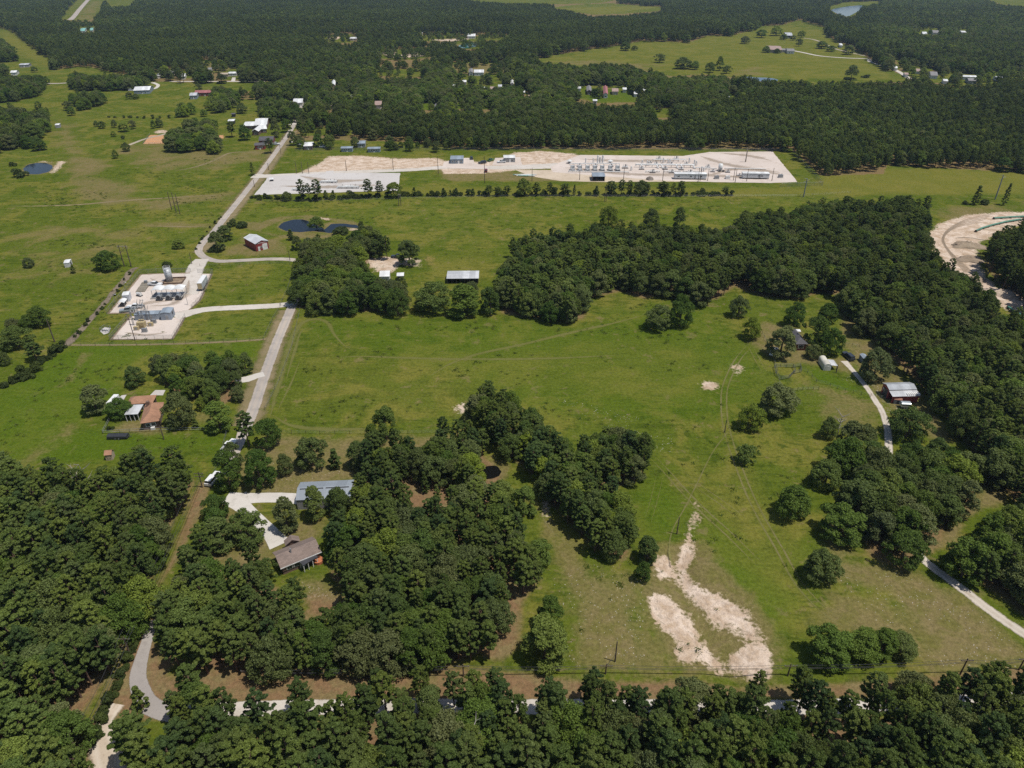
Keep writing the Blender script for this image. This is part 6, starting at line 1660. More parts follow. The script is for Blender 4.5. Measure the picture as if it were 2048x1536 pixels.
# ------------------------------------------------------------------ ranch on the right
house('house', 'dark-roofed ranch house among the right oaks', [(1588,691),(1613,686),(1593,658),(1573,660)], 2.7, 1.6, M_DARKSH, M_BRICKR, 'y', True, 0.45, [('n',-0.35,1.3,0.8,1.3),('n',0.5,1.3,0.8,1.3),('l',-0.4,1.3,0.8,1.3),('l',0.4,1.3,0.8,1.3)])
patio('small white porch roof behind the ranch house', [(1592,663),(1602,663),(1600,659),(1591,659)], 2.4, M_WHITE, 'porch_roof', 2, 0.1)
def arch_garage():
    c, L, W, ang = fit([(1648,733),(1662,733),(1652,715),(1639,716)], 1.6)
    root = empty('arched_garage', c, ang, 'cream arched metal garage beside the ranch house', 'garage')
    prof = [(-L/2,0.0)] + [(-L/2*math.cos(math.pi*j/10), 1.6+0.95*math.sin(math.pi*j/10)) for j in range(11)] + [(L/2,0.0)]
    n = len(prof)
    mb = MB(); vs = [(x,-W/2,z) for x, z in prof]+[(x,W/2,z) for x, z in prof]
    mb.add(vs, [(k,k+1,n+k+1,n+k) for k in range(n-1)]); mb.build('roof', mat_ribbed('cream_arch', (0.62,0.59,0.50), 1, 0.9), root)
    mb = MB(); mb.quad(*[(x,-W/2+0.03,z) for x, z in prof]); mb.build('front_wall', M_PLASTER, root)
    mb = MB(); mb.quad(*[(x,W/2-0.03,z) for x, z in prof]); mb.build('back_wall', M_PLASTER, root)
    MB().box(-L*0.33,L*0.33,-W/2-0.03,-W/2+0.02,0,1.7).build('door', M_CREAM, root)
    mb = MB(); slab(mb, [(L/2+0.05,-W/2+0.4,1.9),(L/2+2.2,-W/2+0.4,1.7),(L/2+2.2,W/2-1.5,1.7),(L/2+0.05,W/2-1.5,1.9)], 0.08); mb.build('lean_to_roof', M_GALVP, root)
    for y in (-W/2+0.6, W/2-1.7): MB().box(L/2+2.0,L/2+2.12,y-0.06,y+0.06,0,1.66).build('post', M_WOOD, root)
arch_garage()
house('tool_shed', 'small blue-grey shed behind the big dark oak', [(1726,718),(1737,716.5),(1731,707.5),(1721,708.5)], 2.0, 0.35, M_BLUEROOF, M_BLUEW, 'y', False, 0.1, [('n',0,0.9,0,1.7,'door',M_DARK)], cat='shed')
def rbarn_extra(root, L, W, rf):
    opening(root, L, W, 'l', -0.2, 2.4, 0, 2.8, 'door', M_DARK); opening(root, L, W, 'l', 0.7, 1.2, 1.4, 1.0)  # dark door panel stands in for the shade inside the open gable-end doorway
    mb = MB(); y0 = -W/2-0.35; slab(mb, [(-L/2-0.2,y0-2.4,2.6),(L/2+0.3,y0-2.4,2.6),(L/2+0.3,y0+0.25,3.2),(-L/2-0.2,y0+0.25,3.2)], 0.1); mb.build('lean_to_roof', M_GALVP, root)
    MB().box(-L/2,L/2,y0-2.1,y0-2.0,-0.05,2.6).build('lean_to_wall', M_REDW, root)
    for k in range(7): MB().box(L*0.05+k*0.62,L*0.05+k*0.62+0.4,y0-2.2,y0-0.2,2.95,3.0).build('skylight', M_TRIM, root)
house('barn', 'red ranch barn with two-step metal roof by the pines', [(1778,780),(1834,778.5),(1819,763.5),(1766,766)], 3.5, 0.7, M_GREYROOF if False else M_GALV, M_REDW, 'x', False, 0.25, extra=rbarn_extra, cat='barn')
house('animal_shelter', 'little rust-roofed shelter in front of the red ranch barn', [(1787,800),(1804,800),(1803,793.5),(1789,794)], 1.6, 0.3, mat_ribbed('rusty_roof', (0.24,0.09,0.05), 0, 0.6), M_GREYP, cat='shelter', over=0.1, opens=[('n',0.2,0.8,0,1.2,'door',M_DARK)])
def silver_trailer():
    g = G(1808, 815); root = empty('stock_trailer', g, R(-4), 'rounded silver stock trailer below the red ranch barn', 'trailer')
    prof = [(-0.95,0.7)]+[(-0.95*math.cos(math.pi*j/8), 1.7+0.4*math.sin(math.pi*j/8)) for j in range(9)]+[(0.95,0.7)]
    MB().prism(prof,-1.4,1.4).build('body', M_CARS, root); wheels(root,(-0.4,0.4),0.95,0.35); MB().box(1.4,2.4,-0.07,0.07,0.55,0.67).build('drawbar', M_DARK, root)
    MB().box(-1.2,1.2,-0.99,-0.955,1.3,1.6).build('slat_opening', M_DARK, root)
silver_trailer()
pickup((1696,716), 100, 'dark car parked near the arched garage', M_CARD, bed=False, name='parked_car', cat='car')
pickup((1547,707), 60, 'white buggy under the large ranch oak', M_CARW, name='farm_buggy', cat='buggy')
fence([(1524,668),(1540,700),(1552,735),(1560,772)], 'field fence left of the ranch paddock', 2.6, 1.2)
fence([(1585,782),(1605,780),(1637,779)], 'short row of paddock fence posts', 1.6, 1.1)
fence([(1600,738),(1615,745),(1632,765),(1660,772),(1690,783),(1722,790),(1760,797),(1782,796)], 'wire fence round the dark green paddock', 2.2, 1.2)
fence([(1548,735),(1560,735),(1585,735),(1590,744),(1578,757),(1562,760),(1552,752)], 'steel-rail horse pen in front of the ranch house', 1.8, 1.4, M_PEN, rails=3, name='horse_pen', closed=True)
fence([(1586,736),(1600,733),(1602,745),(1588,748)], 'small steel-rail catch pen beside the horse pen', 1.6, 1.3, M_PEN, rails=3, name='catch_pen')
fence([(1690,690),(1718,694)], 'fence at the bright lawn patch', 2.0, 1.0)

# ------------------------------------------------------------------ tank compound on the left
def tank():
    g = G(339.5, 562); root = empty('storage_tank', g, 0, 'tall grey storage tank with railed top in the compound', 'tank')
    rad = 1.45; h = 5.6
    MB().tube((0,0,0),(0,0,h),rad,rad,28).build('shell', M_TANK, root, True)
    for z in (1.4,2.8,4.2): MB().tube((0,0,z-0.04),(0,0,z+0.04),rad+0.03,rad+0.03,28).build('band', M_STEEL, root)
    MB().dome((0,0,h),rad,0.25,28,3).build('roof', M_TANK, root)
    rl = MB()
    for k in range(14):
        a = 2*math.pi*k/14; rl.tube((rad*math.cos(a),rad*math.sin(a),h),(rad*math.cos(a),rad*math.sin(a),h+1.0),0.03,0.03,4)
        b_ = 2*math.pi*(k+1)/14
        for z in (0.5,1.0): rl.tube((rad*math.cos(a),rad*math.sin(a),h+z),(rad*math.cos(b_),rad*math.sin(b_),h+z),0.03,0.03,4)
    rl.build('railing', M_TRIM, root)
    ld = MB()
    for s in (-0.2,0.2): ld.tube((s,-rad-0.12,0),(s,-rad-0.12,h+1),0.03,0.03,4)
    for k in range(15): ld.tube((-0.2,-rad-0.12,0.4+k*0.4),(0.2,-rad-0.12,0.4+k*0.4),0.02,0.02,4)
    ld.build('ladder', M_STEEL, root)
tank()
def berm():
    c, L, W, ang = fit([(328,567),(364,567),(371,555),(331,555)], 0.3)
    root = empty('containment_wall', c, ang, 'low brown containment wall around the storage tank', 'wall')
    t = 0.18
    for nm, b_ in (('wall_panel',(-L/2,L/2,-W/2,-W/2+t)),('wall_panel',(-L/2,L/2,W/2-t,W/2)),('wall_panel',(-L/2,-L/2+t,-W/2+t,W/2-t)),('wall_panel',(L/2-t,L/2,-W/2+t,W/2-t))):
        MB().box(*b_,-0.05,0.6).build(nm, M_BERM, root)
    MB().box(-L/2+t,L/2-t,-W/2+t,W/2-t,0.0,0.05).build('liner', mat_plain('berm_floor',(0.26,0.19,0.125),0.9,var=0.3,scale=0.6), root)
berm()
def canopy3():
    z = 3.4
    c, L, W, ang = fit([(302,581),(366.5,580),(369,571),(309,572)], z)
    root = empty('pump_canopy', c, ang, 'white three-arched canopy over the pumps', 'canopy')
    n = 30; pts = [(-L/2+L*k/n, z+0.5*abs(math.sin(math.pi*3*k/n))) for k in range(n+1)]
    mb = MB()
    for a, b_ in zip(pts[:-1], pts[1:]): slab(mb, [(a[0],-W/2,a[1]),(b_[0],-W/2,b_[1]),(b_[0],W/2,b_[1]),(a[0],W/2,a[1])], 0.07)
    mb.build('roof', M_WHITEY, root)
    for k in range(4):
        for y in (-W/2+0.15, W/2-0.15):
            x = -L/2+0.15+(L-0.3)*k/3; MB().box(x-0.07,x+0.07,y-0.07,y+0.07,0,z+0.02).build('post', M_STEEL, root)
    for k, x in enumerate((-L*0.30, 0.0, L*0.30)):
        s = empty('pump_unit', c+Matrix.Rotation(ang,3,'Z')@Vector((x+0.9,-W/2-1.6,0)), ang, ['grey pump engine under the left arch of the white canopy','grey pump engine under the middle arch of the white canopy','grey pump engine under the right arch of the white canopy'][k], 'pump', 'pump engines under the white canopy')
        MB().box(-1.3,1.3,-1.2,1.4,0.2,0.5).build('skid', M_DARK, s)
        MB().tube((0,-1.0,1.35),(0,1.2,1.35),0.95,0.95,18).build('fan_drum', M_STEEL, s)
        MB().tube((0,-1.08,1.35),(0,-1.0,1.35),0.75,0.75,18).build('fan_face', M_DARK, s)
        MB().box(-0.5,0.5,0.2,1.0,2.2,2.8).build('engine', M_STEELB, s); MB().tube((0.7,0.4,0.5),(0.7,0.4,2.9),0.12,0.12,8).build('exhaust_pipe', M_STEEL, s)
    c2, L2, W2, a2 = fit([(304,597),(363,597),(372,583),(314,585)], 0.1)
    k_ = empty('pump_slab', c2, a2, 'concrete kerbed slab under the pump engines', 'slab')
    MB().box(-L2/2,L2/2,-W2/2,W2/2,-0.02,0.18).build('floor', M_GREYP, k_)
    MB().box(-L2/2-0.3,L2/2+0.3,-W2/2-0.32,-W2/2-0.003,-0.02,0.55).build('kerb', M_CONCP, k_); MB().box(L2/2+0.003,L2/2+0.3,-W2/2,W2/2,-0.02,0.55).build('kerb', M_CONCP, k_); MB().box(-L2/2-0.3,-L2/2-0.003,-W2/2,W2/2,-0.02,0.55).build('kerb', M_CONCP, k_)
canopy3()
box_trailer([(394,566.5),(403,566.5),(413,550),(404,550)], 3.6, 'white box trailer parked at the compound edge', 'semi_trailer', mat_ribbed('trailer_side',(0.50,0.52,0.54),1,0.6), M_CARW, 'trailer', 2, M_TANP)
pickup((311,571), -8, 'white pickup beside the storage tank', M_CARW); pickup((271,616), 190, 'white pickup with dark bed in front of the grey buildings', M_CARW, dark_bed=True)
pickup((256,623), 195, 'grey-white pickup behind the substation poles', M_CARS)
house('equipment_shed', 'white box shed at the left side of the compound', [(244,590.5),(259,590),(258,582.5),(246,583)], 2.9, 0.15, M_WHITE, mat_ribbed('pale_shed_wall',(0.50,0.52,0.55),0,0.5), 'x', False, 0.05, [('n',0.1,0.9,0,2,'door',M_GREYP)], cat='shed')
def small_canopy():
    z = 1.9; c, L, W, ang = fit([(236,606),(249,606),(253,598),(240,598)], z)
    root = empty('arched_canopy', c, ang, 'small white arched canopy beside the box shed', 'canopy')
    pts = [(-L/2+L*k/10, z+0.45*math.sin(math.pi*k/10)) for k in range(11)]; mb = MB()
    for a, b_ in zip(pts[:-1], pts[1:]): slab(mb, [(a[0],-W/2,a[1]),(b_[0],-W/2,b_[1]),(b_[0],W/2,b_[1]),(a[0],W/2,a[1])], 0.06)
    mb.build('roof', M_WHITEY, root)
    for x in (-L/2+0.1, L/2-0.1):
        for y in (-W/2+0.1, W/2-0.1): MB().box(x-0.05,x+0.05,y-0.05,y+0.05,0,z).build('post', M_STEEL, root)
    MB().box(-L/2+0.5,L/2-0.5,-W/2+0.4,W/2-0.4,0,1.1).build('generator', M_DARK, root)
small_canopy()
house('control_building', 'long low steel-grey building beside the substation', [(269.5,629),(317.5,628.5),(320,621),(272,621.5)], 2.4, 0.2, M_BLUEROOF, M_STEELB, 'x', False, 0.08, [('n',0.4,1.0,0,2,'door',M_GREYP),('n',-0.5,1.4,1.0,0.8)], cat='building')
house('control_building', 'square blue-grey building at the compound gate', [(319.5,626.5),(341,626),(346.5,615),(325.4,615.3)], 3.0, 0.35, M_BLUEROOF, M_STEELB, 'y', False, 0.1, [('r',0.0,1.0,1.4,1.0,'vent',M_DARK),('n',0.3,1.0,0,2,'door',M_GREYP)], cat='building')
def skid():
    c, L, W, ang = fit([(272,583),(291,583),(300,564),(284,564)], 0.3)
    root = empty('timber_mats', c, ang, 'brown stack of timber mats beside the white pickup', 'mats')
    for k in range(6):
        y = -W/2+W*(k+0.5)/6; MB().box(-L/2,L/2,y-W/12+0.06,y+W/12-0.06,0,0.28+0.08*(k%3)).build('mat', M_MAT, root)
    MB().box(-0.6,0.6,W/2-1.6,W/2-0.6,0.3,1.4).build('crate', M_STEEL, root)
skid()
def pump_white():
    g = G(279, 592); root = empty('white_pump', g, R(-20), 'small white pump set on the compound gravel', 'pump')
    MB().box(-1.2,1.2,-0.7,0.7,0.1,0.4).build('skid', M_DARK, root); MB().tube((-1,0,1.0),(0.2,0,1.0),0.55,0.55,12).build('motor', M_PIPEW, root); MB().box(0.2,1.1,-0.5,0.5,0.4,1.5).build('housing', M_TRIM, root); MB().tube((0.9,0,1.5),(0.9,0,2.2),0.12,0.1,8).build('exhaust_pipe', M_DARK, root)
pump_white()
def substation():
    g = G(285, 655); root = empty('transformer', g, R(3), 'tan transformer with fins in the substation yard', 'transformer')
    MB().box(-1.4,1.4,-0.9,0.9,0.3,2.5).build('tank', M_TANP, root); MB().box(-1.6,1.6,-1.1,1.1,0,0.3).build('base', M_CONCP, root)
    for k in range(7): MB().box(-1.3+k*0.42,-1.22+k*0.42,-1.4,-0.92,0.5,2.2).build('fin', M_TANP, root)
    for k in range(3): MB().tube((-0.8+0.8*k,0.2,2.5),(-0.8+0.8*k,0.2,3.5),0.12,0.06,8).build('bushing', M_STEEL, root)
    MB().tube((-1.0,0.6,2.9),(1.0,0.6,2.9),0.28,0.28,10).build('conservator', M_TANP, root)
    for (px, lab, hh) in (((276,650),'steel bus frame left of the transformer',5.5),((297,648),'steel bus frame right of the transformer',5.5),((289,640),'steel bus frame behind the transformer',6.5)):
        g = G(*px); r = empty('bus_frame', g, 0, lab, 'frame', 'substation bus frames')
        for s in (-1,1):
            for d in (-0.2,0.2):
                MB().tube((s*1.5+d,-0.2,0),(s*1.5+d,-0.2,hh),0.11,0.11,5).build('leg', M_STEEL, r)
        mb = MB()
        for z in (hh,hh-0.5): mb.tube((-1.8,-0.2,z),(1.8,-0.2,z),0.11,0.11,5)
        for k in range(8): mb.tube((-1.7+0.43*k,-0.2,hh-(0.5 if k%2 else 0)),(-1.27+0.43*k,-0.2,hh-(0 if k%2 else 0.5)),0.06,0.06,4)
        mb.build('beam', M_STEEL, r)
        for k in range(3): MB().tube((-1.1+1.1*k,-0.2,hh),(-1.1+1.1*k,-0.2,hh+0.9),0.14,0.1,7).build('insulator', M_PIPEW, r)
        for k in range(3): MB().tube((-1.1+1.1*k,-0.2,hh+0.5),(-1.1+1.1*k+0.6,-0.2,hh+2.2),0.09,0.06,5).build('switch_blade', M_STEEL, r)
    for k,(px) in enumerate([(302,652),(308,646),(274,660),(290,664)]):
        g = G(*px); r = empty('switch_cabinet', g, R(5), ['grey switch cabinet right of the transformer','grey switch cabinet behind the right bus frame','low switch cabinet at the front left of the substation','low switch cabinet in front of the transformer'][k], 'cabinet')
        MB().box(-0.9,0.9,-0.5,0.5,0.15,1.5).build('case', M_STEEL if k%2 else M_TANP, r); MB().box(-1,1,-0.6,0.6,0,0.15).build('base', M_CONCP, r); MB().box(-0.4,0.4,-0.54,-0.503,0.4,1.3).build('door', M_GREYP, r)
substation()
pole((270.3,680.6), 'tall dark pole in front of the substation', top=636, arm=True)
for px, tp, lab in (((231,607.5),588,'thin light pole by the arched canopy'),((251.6,581.6),564,'thin light pole behind the box shed'),((287,622),600,'thin light pole behind the long grey building'),((376,610),587,'thin light pole at the right side of the compound')):
    pole(px, lab, top=tp, r=0.07, arm=False, mat=M_STEEL, name='light_pole', light=True)
fence([(214,628),(281,547),(330,545),(382,544)], 'chain-link fence along the back of the tank compound', 3.0, 1.9, M_STEEL, True, name='chain_link_fence', r=0.045)
fence([(396,546),(426,546),(402,600),(384,618)], 'chain-link fence along the right of the tank compound', 3.0, 1.9, M_STEEL, True, name='chain_link_fence', r=0.045)
fence([(262,632),(220,680),(346,679),(371,636)], 'chain-link fence around the substation yard', 3.0, 1.9, M_STEEL, True, name='chain_link_fence', r=0.045)
fence([(200,663),(209,655),(222,657),(218,667)], 'short fence around the small concrete pad', 1.2, 1.2, M_STEEL, True, name='chain_link_fence', r=0.04, closed=True)
def pad_valves():
    g = G(210, 662); root = empty('valve_group', g, 0, 'valves on the small fenced concrete pad', 'valve')
    for k in range(3): MB().tube((-0.7+0.7*k,0,0),(-0.7+0.7*k,0,0.9),0.14,0.1,8).build('valve_stem', M_PIPEW, root)
    MB().tube((-1.1,0,0.35),(1.1,0,0.35),0.16,0.16,8).build('pipe', M_STEEL, root)
pad_valves()
fence([(134,692),(220,691),(300,690),(420,686),(527,680),(545,640),(562,612)], 'wire fence between the compound field and the mown field', 4.0, 1.2)
fence([(583,555),(575,580),(560,612)], 'wire fence beside the bend above the spur road', 4.0, 1.2)
fence([(400,532),(480,530),(560,527),(580,530)], 'wire fence below the road loop', 4.0, 1.1)
fence([(528,866),(640,868),(760,868),(900,866)], 'field fence along the lower edge of the big field', 4.0, 1.2)
fence([(600,620),(585,690),(560,760),(530,820)], 'wire fence between the road and the big field', 5.0, 1.2)
house('animal_shelter', 'small white shelter alone in the left pasture', [(127,526),(139,525.5),(142,518),(131,519)], 2.2, 0.3, M_WHITE, M_PLASTER, 'x', False, 0.1, [('r',0,1.6,0,1.7,'door',M_DARK)], cat='shelter')
house('animal_shelter', 'white-roofed shelter on the upper left pasture', [(110,250),(119,250),(120,246.5),(112,247)], 2.4, 0.3, M_WHITE, M_GREYP, cat='shelter', over=0.1); house('animal_shelter', 'white-roofed shelter below the left thicket', [(57,276),(67,275),(67,271.5),(59,272)], 2.4, 0.3, M_WHITE, M_GREYP, cat='shelter', over=0.1)

# ------------------------------------------------------------------ compressor station
def comp_skid(label):
    root = empty('compressor_skid', (0,0,0), 0, label, 'compressor', 'row of compressor skids')
    MB().box(-1.7,1.7,-2.2,2.2,0.05,0.35).build('skid', M_DARK, root)
    MB().box(-1.3,1.3,0.2,1.9,0.35,2.9).build('cooler', mat_plain('pale_cooler',(0.58,0.60,0.60),0.5), root)
    MB().box(-1.1,1.1,0.4,1.7,2.9,3.05).build('fan_deck', M_PIPEW, root)
    MB().tube((-0.8,-0.9,0.9),(0.9,-0.9,0.9),0.55,0.55,12).build('engine', M_PIPEW, root)
    MB().tube((-0.9,-0.2,0.35),(-0.9,-0.2,3.4),0.28,0.28,10).build('scrubber', M_PIPEW, root)
    MB().tube((0.9,-0.3,0.35),(0.9,-0.3,3.9),0.16,0.14,8).build('exhaust_pipe', M_STEEL, root)
    MB().path([(-1.5,-2.0,0.7),(-1.5,-2.0,1.6),(0.6,-2.0,1.6),(0.6,-1.2,1.6),(0.6,-1.2,0.9)],0.14).build('pipe', M_PIPEW, root)
    MB().path([(1.3,-2.0,0.2),(1.3,-2.0,1.1),(1.3,0.2,1.1)],0.12).build('pipe', M_PIPEW, root)
    return root
ordn = ['first','second','third','fourth','fifth','sixth','seventh']
sk0 = None
for k, x in enumerate((1145,1159.6,1175,1189.7,1204.3,1220.4,1235)):
    g = G(x, 341)
    o = comp_skid('') if sk0 is None else copy_tree(sk0)
    sk0 = sk0 or o
    o.location = g; o['label'] = 'grey compressor skid, %s from the left in its row' % ordn[k]
def vessel(px, label, h, r, n=1, name='vertical_vessel', dx=1.6):
    g = G(*px); root = empty(name, g, 0, label, 'vessel')
    for k in range(n):
        x = (k-(n-1)/2)*dx; hh = h*(1-0.18*(k%2))
        v = MB().tube((x,0,0.4),(x,0,hh),r,r,14).build('shell', M_PIPEW, root, False); MB().dome((x,0,hh),r,r*0.6,14,3).build('head', M_PIPEW, v); MB().tube((x,0,0),(x,0,0.4),r*0.8,r*0.8,12).build('skirt', M_STEEL, v)
        MB().path([(x+r,0,hh*0.7),(x+r+0.5,0,hh*0.7),(x+r+0.5,0,0.2)],0.09).build('pipe', M_PIPEW, root)
vessel((1200,327),'tallest group of white vessels behind the compressor row',5.2,0.55,3,dx=1.7); vessel((1171,326),'slim white stack behind the third compressor',3.2,0.35); vessel((1186,326),'slim white stack behind the fourth compressor',3.2,0.35)
def parasol(px, label):
    g = G(*px); root = empty('cone_separator', g, 0, label, 'vessel'); MB().tube((0,0,0.2),(0,0,1.6),0.9,0.9,12).build('shell', M_STEEL, root); MB().tube((0,0,1.6),(0,0,2.5),1.9,0.15,14).build('cone_top', M_PIPEW, root)
    for k in range(4): MB().tube((1.5*math.cos(k*1.57),1.5*math.sin(k*1.57),0),(1.2*math.cos(k*1.57),1.2*math.sin(k*1.57),1.7),0.06,0.06,5).build('leg', M_STEEL, root)
parasol((1139,326.5),'white cone-topped separator left behind the compressors'); parasol((1220.4,326.5),'white cone-topped separator right behind the compressors')
def header(label, px0, px1, z, r, legs, name='pipe_header', diag=()):
    a = G(*px0); b_ = G(*px1); d = b_-a; L = d.length; root = empty(name, a, math.atan2(d.y,d.x), label, 'pipeline')
    MB().tube((0,0,z),(L,0,z),r,r,12).build('pipe', M_PIPEW, root)
    for s, x in ((-1,0),(1,L)): MB().tube((x,0,z),(x+s*0.5,0,z-r*1.6),r,r*0.9,12).build('elbow', M_PIPEW, root)
    for k in range(legs):
        x = L*(k+0.5)/legs; MB().box(x-0.12,x+0.12,-0.25,0.25,-0.02,z-r*0.9).build('support', M_STEEL, root)
    for f, ln in diag:
        MB().tube((L*f,0,z),(L*f+ln*0.35,-ln,0.15),r*0.85,r*0.85,10).build('branch_pipe', M_PIPEW, root)
        MB().tube((L*f,0,z+r),(L*f,0,z+r+0.8),0.12,0.12,6).build('valve_stem', M_STEEL, root)
    return root
header('longest white header pipe in the compressor station', (1272,334.5), (1387,335.5), 1.9, 0.5, 9, diag=((0.08,3.2),(0.35,3.2),(0.43,3.4),(0.69,3.2),(0.77,3.4),(0.98,3.2)))
header('white pipe behind the left end of the long header', (1306,324), (1335,324), 1.6, 0.38, 3); header('white pipe behind the middle of the long header', (1341,324), (1371,324), 1.6, 0.38, 3)
header('white pipe in front of the long header, left piece', (1292,345), (1318,345), 1.0, 0.32, 3); header('white pipe in front of the long header, middle piece', (1329,345), (1360,345.5), 1.0, 0.32, 3); header('white pipe in front of the long header, right piece', (1367,345.5), (1396,346), 1.0, 0.32, 3)
def valve_skid(px, label, s=1.0):
    g = G(*px); root = empty('valve_skid', g, 0, label, 'valves'); MB().box(-1.6*s,1.6*s,-0.8*s,0.8*s,0,0.2).build('skid', M_DARK, root)
    MB().tube((-1.4*s,0,0.8*s),(1.4*s,0,0.8*s),0.28*s,0.28*s,10).build('pipe', M_PIPEW, root)
    for k in range(3): MB().tube((-0.9*s+0.9*s*k,0,0.8*s),(-0.9*s+0.9*s*k,0,1.9*s),0.2*s,0.14*s,8).build('valve_stem', M_STEEL if k%2 else M_PIPEW, root)
    MB().tube((0.2*s,-0.4,1.6*s),(0.2*s,0.4,1.6*s),0.35*s,0.35*s,10).build('hand_wheel', M_STEEL, root)
for px, lab, s in (((1317,320),'valve skid above the left rear pipe',1.3),((1352,320),'valve skid above the middle rear pipe',1.3),((1305,345.5),'dark valve skid before the left front pipe',1.2),((1343,346),'dark valve skid before the middle front pipe',1.2),((1380,346.5),'dark valve skid before the right front pipe',1.2),((1342,330),'valve skid just behind the long header',1.0),((1312,329),'valve skid behind the left part of the header',1.0),((1372,329),'valve skid behind the right part of the header',1.0),((1250,336.5),'valve skid at the end of the compressor row',1.3),((1415,336),'white valve skid left of the white station tank',1.2),((1300,326),'small valve skid left of the rear pipes',0.8)):
    valve_skid(px, lab, s)
for k, (px, lab) in enumerate((((1284,328),'short vessel left behind the header'),((1296,331),'second short vessel behind the header start'),((1326,326.5),'vessel between the rear pipes, left'),((1338,326.5),'vessel between the rear pipes, right'),((1378,325),'vessel right of the rear pipes'),((1390,331),'last vessel at the right end of the header'),((1262,341),'vessel in front of the header start'),((1405,343),'vessel behind the long equipment house'))):
    vessel(px, 'white ' + lab, 2.6 + 0.5*(k % 3), 0.42, 1 + k % 2, dx=1.3)
header('white pipe run behind the compressor row', (1140,330.5), (1238,330.5), 1.2, 0.34, 8); header('white pipe run in front of the compressor row', (1138,344.5), (1256,346), 0.8, 0.30, 9)
header('white pipe linking the white tank and the header', (1392,338), (1432,340), 1.0, 0.3, 3); header('low pipe behind the right equipment house', (1450,338), (1530,339.5), 0.6, 0.26, 5)
for px, lab, s in (((1158,333),'valve skid behind the second compressor',1.0),((1190,333),'valve skid behind the fourth compressor',1.0),((1222,333),'valve skid behind the sixth compressor',1.0),((1283,339),'valve skid under the start of the header',1.1),((1330,339),'valve skid under the middle of the header',1.1),((1362,340),'valve skid under the right part of the header',1.1),((1425,344),'valve skid beside the white tank',1.0),((1455,345),'valve skid right of the white tank',1.0),((1478,352),'valve skid left of the right equipment house',0.9)):
    valve_skid(px, lab, s)
def ebuilding(corners, z, label, nwin):
    c, L, W, ang = fit(corners, z); root = empty('equipment_house', c, ang, label, 'building')
    MB().box(-L/2,L/2,-W/2,W/2,0.75,z-0.1).build('wall', mat_ribbed('pale_panel_wall',(0.56,0.57,0.58),0,0.5,0.5,0.0,0.06), root)
    MB().box(-L/2-0.15,L/2+0.15,-W/2-0.15,W/2+0.15,z-0.1,z+0.05).build('roof', M_WHITE, root)
    for k in range(9): MB().box(-L/2+0.3+(L-0.6)*k/8-0.15,-L/2+0.3+(L-0.6)*k/8+0.15,-W/2+0.1,-W/2+0.4,-0.02,0.75).build('pier', M_DARK, root)
    for u in nwin: opening(root, L, W, 'n', u, 1.0, 1.7, 0.8); 
    opening(root, L, W, 'n', 0.3, 0.95, 0.8, 2.0, 'door', M_GREYP)
    st = MB()
    for k in range(4): st.box(-L/2-0.35-0.35*k,-L/2-0.02-0.35*k,-W/2+0.2,-W/2+1.2,0,0.75-0.18*k)
    st.build('steps', M_STEEL, root)
ebuilding([(1349,348),(1413,348),(1412,344.5),(1350,344.5)], 3.5, 'long pale equipment house on piers at the station front', (-0.86,-0.80+0.02,-0.02,0.06,0.66,0.74))
ebuilding([(1485,347),(1538,347),(1537,343.5),(1486,343.5)], 3.5, 'pale equipment house on piers at the right of the station', (0.2,0.28,0.46,0.54))
def wtank():
    g = G(1440, 342); root = empty('water_tank', g, 0, 'white upright tank between the equipment houses', 'tank'); MB().tube((0,0,0.6),(0,0,4.4),1.35,1.35,22).build('shell', M_PIPEW, root, True); MB().dome((0,0,4.4),1.35,0.35,22,3).build('roof', M_PIPEW, root); MB().box(-1.5,1.5,-1.5,1.5,0,0.6).build('base', M_CONCP, root)
    for x in (-0.8, 1.6): MB().box(x-0.6,x+0.6,-2.4,-1.6,0,1.0).build('cabinet', M_DARK, root)
wtank()
open_shed('control_shed', 'open-fronted shed with blue-grey roof at the station front', [(1184.5,353),(1210.5,353),(1208.7,344.5),(1183,344.5)], 3.0, 0.4, M_BLUEROOF, mat_plain('brown_steel',(0.14,0.10,0.10),0.6), 4)
def tarp_mound():
    g = G(1299.5, 359); root = empty('covered_pile', g, 0, 'brown tarp-covered pile beside the control shed', 'pile'); MB().dome((0,0,-0.05),2.4,1.9,16,5).build('cover', mat_plain('brown_tarp',(0.20,0.165,0.135),0.8,var=0.25), root, True); MB().box(-1.2,1.2,-2.6,-2.2,0,0.5).build('block', M_CONCP, root)
tarp_mound()
for px, lab, m_ in (((1433,357.5),'grey generator between the equipment houses',M_STEEL),((1455,357.5),'small round-topped heater right of the generator',M_TRIM),((1560.6,355),'grey transformer at the right corner of the station',M_STEEL)):
    g = G(*px); r = empty('generator', g, 0, lab, 'generator'); MB().box(-1.3,1.3,-1.0,1.0,0.2,1.8).build('housing', m_, r); MB().box(-1.7,1.7,-1.4,1.4,0,0.2).build('base', M_CONCP, r); MB().tube((0.6,0,1.8),(0.6,0,2.6),0.14,0.12,8).build('exhaust_pipe', M_DARK, r)
def pipe_pile():
    for k in range(9):
        g = G(1036+k*3.4, 350+0.9*(k%4)); r = random.Random(k)
        root = empty('pipe_length', g, R(r.uniform(-12,12)), 'stored pipe length in the laydown heap by the station', 'pipe', 'pipes in the laydown heap')
        MB().tube((-3.2,0,0.35),(3.2,0,0.35),0.3,0.3,10).build('pipe', M_PIPEW if k%3 else M_PIPEG, root); MB().box(-2,-1.8,-0.5,0.5,0,0.08).build('chock', M_WOOD, root)
pipe_pile()
